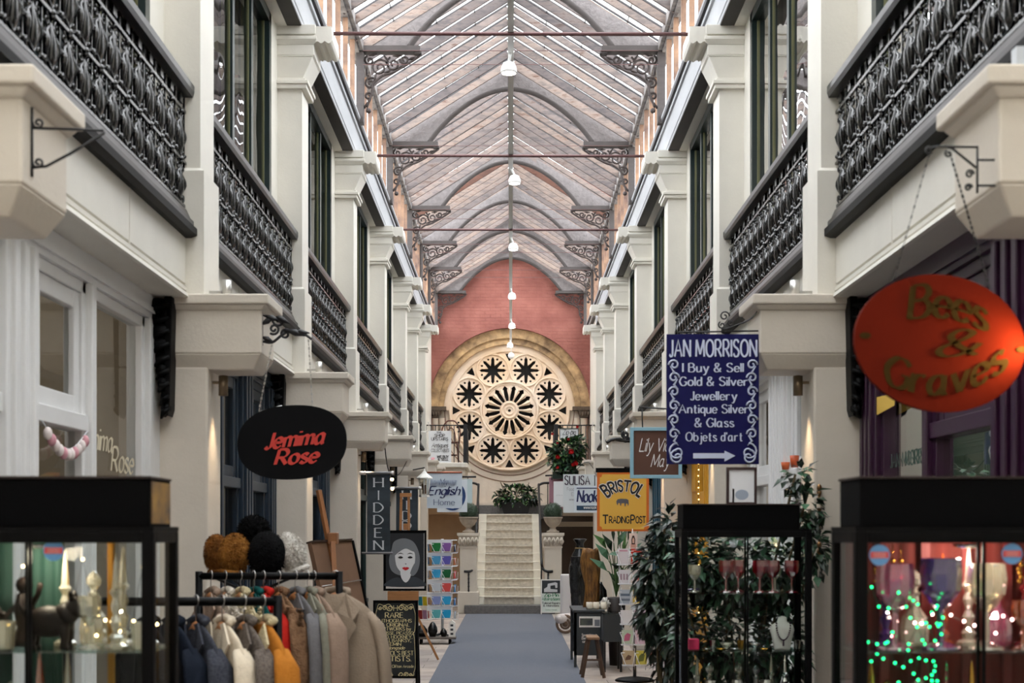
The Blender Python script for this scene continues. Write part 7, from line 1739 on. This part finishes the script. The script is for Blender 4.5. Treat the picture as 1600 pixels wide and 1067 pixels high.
def plant(name, label, cat, base, pot, blobs, L, w, leaves, seed, pot_h=.3, pot_r=.16, stems=5, droop=.5, group=None, potmat=None, flower=None):
    rn = random.Random(seed); x, y, z = base
    r = thing(name, label, cat, base, group=group)
    if pot:
        MB().lathe([(0, 0), (pot_r * .75, 0), (pot_r, pot_h), (pot_r * 1.05, pot_h), (pot_r * 1.05, pot_h + .02), (pot_r * .92, pot_h + .02), (pot_r * .9, pot_h - .03), (0, pot_h - .03)], (x, y, z + .001), 18).build('pot', potmat or POTB, r)
        MB().lathe([(0, 0), (pot_r * .9, 0)], (x, y, z + pot_h - .02), 14).build('soil', SOIL, r)
    s_ = MB()
    for k in range(stems):
        c, rr = blobs[k % len(blobs)][0], blobs[k % len(blobs)][1]
        e = Vector(c) + Vector((rn.uniform(-.6, .6) * rr[0], rn.uniform(-.6, .6) * rr[1], rn.uniform(0, .8) * rr[2])); b = Vector((x + rn.uniform(-.3, .3) * pot_r, y + rn.uniform(-.3, .3) * pot_r, z + (pot_h - .03 if pot else 0)))
        m_ = b.lerp(e, .5) + Vector((rn.uniform(-.04, .04), rn.uniform(-.04, .04), .03)); s_.tube(smooth([tuple(b), tuple(m_), tuple(e)], 5), .007, 5)
    s_.build('stems', STEM, r)
    f = MB()
    for c, rr, n in blobs: foliage(f, c, rr, n, L, w, rn, droop, len(leaves))
    f.build('foliage', leaves, r)
    return r
# big glossy ficus by the middle cabinet
Y = 8.35
plant('ficus_plant', 'tall glossy dark ficus plant left of the middle display cabinet', 'plant', (X(1030, Y), Y, 0), True,
      [((X(1047, Y), Y, 1.58), (.10, .12, .16), 230), ((X(1030, Y), Y, 1.36), (.14, .15, .19), 430), ((X(1027, Y), Y - .02, 1.14), (.12, .14, .17), 330), ((X(1047, Y), Y, 1.0), (.14, .14, .18), 240), ((X(1052, Y), Y, .78), (.10, .12, .14), 120)], .085, .042, [LF1, LF2, LF5], 3, .42, .17, 9, .7)
# bushy climber behind the middle cabinet and up the pier corner
Y = 7.58
plant('climbing_plant', 'leafy climber behind the middle cabinet with tendrils up the pier corner', 'plant', (1.22, Y, 0), True,
      [((1.02, Y, 1.42), (.17, .10, .17), 450), ((1.22, Y, 1.38), (.19, .10, .2), 480), ((1.44, Y, 1.36), (.14, .10, .2), 360), ((1.02, Y, 1.02), (.17, .10, .22), 360), ((1.26, Y, .98), (.2, .10, .24), 450), ((1.46, Y, .95), (.12, .1, .24), 270), ((1.2, Y, .6), (.25, .1, .2), 300),
       ((1.57, Y - .04, 1.70), (.07, .07, .17), 105), ((1.60, Y - .08, 1.50), (.06, .06, .16), 90), ((1.53, Y - .02, 1.88), (.07, .04, .08), 39)], .075, .045, [LF1, LF2, LF3], 8, .36, .13, 12, .5)
# roses on the right landing
Y = 29.0
rs = plant('rose_bush', 'red rose bush spilling over the railing of the right landing', 'plant', (X(886, 28.75), 28.76, Z(742, 28.75)), False,
      [((X(886, Y), Y - .30, Z(706, Y)), (.32, .2, .22), 420), ((X(872, Y), Y - .3, Z(716, Y)), (.2, .18, .22), 220), ((X(902, Y), Y - .3, Z(698, Y)), (.16, .16, .2), 180), ((X(888, Y), Y - .34, Z(728, Y)), (.34, .14, .14), 260)], .12, .075, [LF3, LF4, LF2, LF5], 12, stems=8, droop=.3)
RR = mat('red_rose_petal', (200, 24, 34), .5, var=.3, scale=30)
for k, (a, b, q) in enumerate(((871, 714, .05), (892, 706, .055), (899, 724, .05), (871, 730, .035), (902, 667, .03), (863, 678, .03), (888, 686, .03), (871, 692, .025), (895, 726, .04))):
    m_ = MB(); yy = 28.48
    for j in range(14):
        t = j * 2.4; d = Vector((cos(t) * .8, -.6, sin(t) * .8)); p = Vector((X(a, yy), yy, Z(b, yy))) + d * q * (.3 + .05 * j * .8); leaf(m_, p, d + Vector((0, -.4, 0)), Vector((0, -1, 0)), q * 1.1, q * 1.2, 0, -.3)
    m_.ball((X(a, yy), yy, Z(b, yy)), q * .75, 8, 6); o = m_.build('rose_flower', RR, rs); 
x = X(888, 28.75)
r = thing('window_box', 'narrow dark trough with a white rim holding the rose bush outside the right landing', 'planter', (x, 28.76, Z(752, 28.76)))
MB().box(x - .32, x + .26, 28.68, 28.86, Z(748, 28.76), Z(737, 28.76)).build('trough', mat('dark_green_trough', (26, 50, 44), .5), r); MB().box(x - .34, x + .28, 28.66, 28.93, Z(737, 28.76), Z(735, 28.76)).build('rim', WHT, r)
# plant on the top step
Y = 30.9
x = X(806, Y)
r = thing('trough_plant', 'bushy green plant in a black trough at the top of the stairs', 'plant', (x, Y, ZT)); rn = random.Random(21)
MB().frus((x - .26, x + .26, Y - .13, Y + .13), ZT + .001, (x - .33, x + .33, Y - .16, Y + .16), ZT + .26).build('trough', POTB, r)
f = MB(); foliage(f, (x, Y, ZT + .40), (.40, .24, .24), 420, .12, .075, rn, .3, 3); foliage(f, (x - .30, Y - .05, ZT + .36), (.18, .18, .16), 130, .11, .07, rn, .4, 3); foliage(f, (x + .34, Y - .05, ZT + .38), (.18, .18, .16), 130, .11, .07, rn, .4, 3); f.build('foliage', [LF2, LF4, LF1], r)
s_ = MB()
for k in range(9): s_.tube([(x + .2 * sin(k * 2), Y, ZT + .2), (x + .35 * sin(k * 2.2), Y - .05, ZT + .62 + .08 * sin(k))], .008, 5)
s_.build('stems', STEM, r)
# broad-leaved palm behind the card spinner
Y = 16.75; x, z = X(962, Y), zt; rn = random.Random(4)
r = thing('parlour_palm', 'broad-leaved green potted palm behind the right card spinner', 'plant', (1.26, 17.0, 0))
MB().lathe([(0, 0), (.08, 0), (.10, .5), (.115, .80), (.10, .81), (.095, .78), (0, .78)], (1.26, 17.0, 0.001), 18).build('pot', mat('brown_black_pot', (34, 26, 24), .5), r)
f = MB(); s_ = MB()
for k, (a, b) in enumerate(((948, 858), (952, 876), (958, 848), (966, 842), (972, 838), (980, 846), (986, 858), (950, 893), (962, 890), (972, 866), (984, 884), (956, 862))):
    p0 = Vector((1.26, 17.0, .82)); p1 = Vector((X(a, 16.85), 16.85 + .12 * sin(k * 2), Z(b, 16.85))); mid = p0.lerp(p1, .6) + Vector((0, 0, .08)); s_.tube(smooth([tuple(p0), tuple(mid), tuple(p1)], 4), .006, 5)
    d = (p1 - p0); d.z *= .4 if k in (0, 1, 7, 8, 10, 11) else 1.2; leaf(f, p1, d, Vector((0, -.7, .7)), .25, .105 if k in (0, 1, 7, 8, 10, 11) else .045, k % 3, .35)
    if k % 3 != 2: leaf(f, p1.lerp(mid, .4), d + Vector((.2, 0, -.2)), Vector((0, -.7, .7)), .2, .085, (k + 1) % 3, .3)
f.build('leaves', [LF4, LF3, LF2], r); s_.build('stalks', LF4, r)
Y = 16.9; o = MB().lathe([(0, 0), (.045, 0), (.085, .1), (.075, .2), (.03, .27), (.02, .3), (0, .3)], (X(938, 17.35), 17.35, zt + .001), 16).build('black_vase', mat('black_glaze', (18, 20, 22), .25)); tag(o, 'slim black vase on the dark table behind the white coral ornament', 'vase')
# mossy plant and leaflet rack left of the middle cabinet
Y = 7.35; x = .735
plant('moss_plant', 'low bright green mossy plant in a pale pot by the middle cabinet', 'plant', (x + .05, Y, 0), True, [((x + .05, Y, .70), (.075, .09, .09), 500)], .03, .008, [LF4, LF2], 31, .62, .075, 4, -.4, potmat=mat('pale_stone_pot', (196, 188, 174), .7))
Y = 8.85
r = thing('leaflet_rack', 'narrow wire leaflet rack with cards between the ficus and the middle cabinet', 'rack', (X(1046, Y), Y, 0))
m_ = MB()
for a in (1037, 1055): m_.tube([(X(a, Y), Y, 0), (X(a, Y), Y, Z(975, Y))], .006, 5)
for b in (985, 1008, 1012, 1042): m_.tube([(X(1037, Y), Y, Z(b, Y)), (X(1055, Y), Y, Z(b, Y))], .004, 4)
m_.build('wire_frame', WIRE, r)
for k, (a, b, c, nm) in enumerate(((1040, 987, (150, 120, 96), 'brown'), (1046, 988, (196, 190, 196), 'pale grey'), (1052, 987, (120, 110, 120), 'grey'), (1040, 1016, (190, 130, 140), 'pink'), (1046, 1015, (150, 60, 66), 'dark red'), (1052, 1017, (206, 200, 206), 'off-white'))):
    card(Y - .02, a - 2.4, a + 2.4, b, b + 22, c, f'{nm} leaflet in the narrow wire rack by the ficus', tilt=-.05, grp='leaflets in the wire rack')
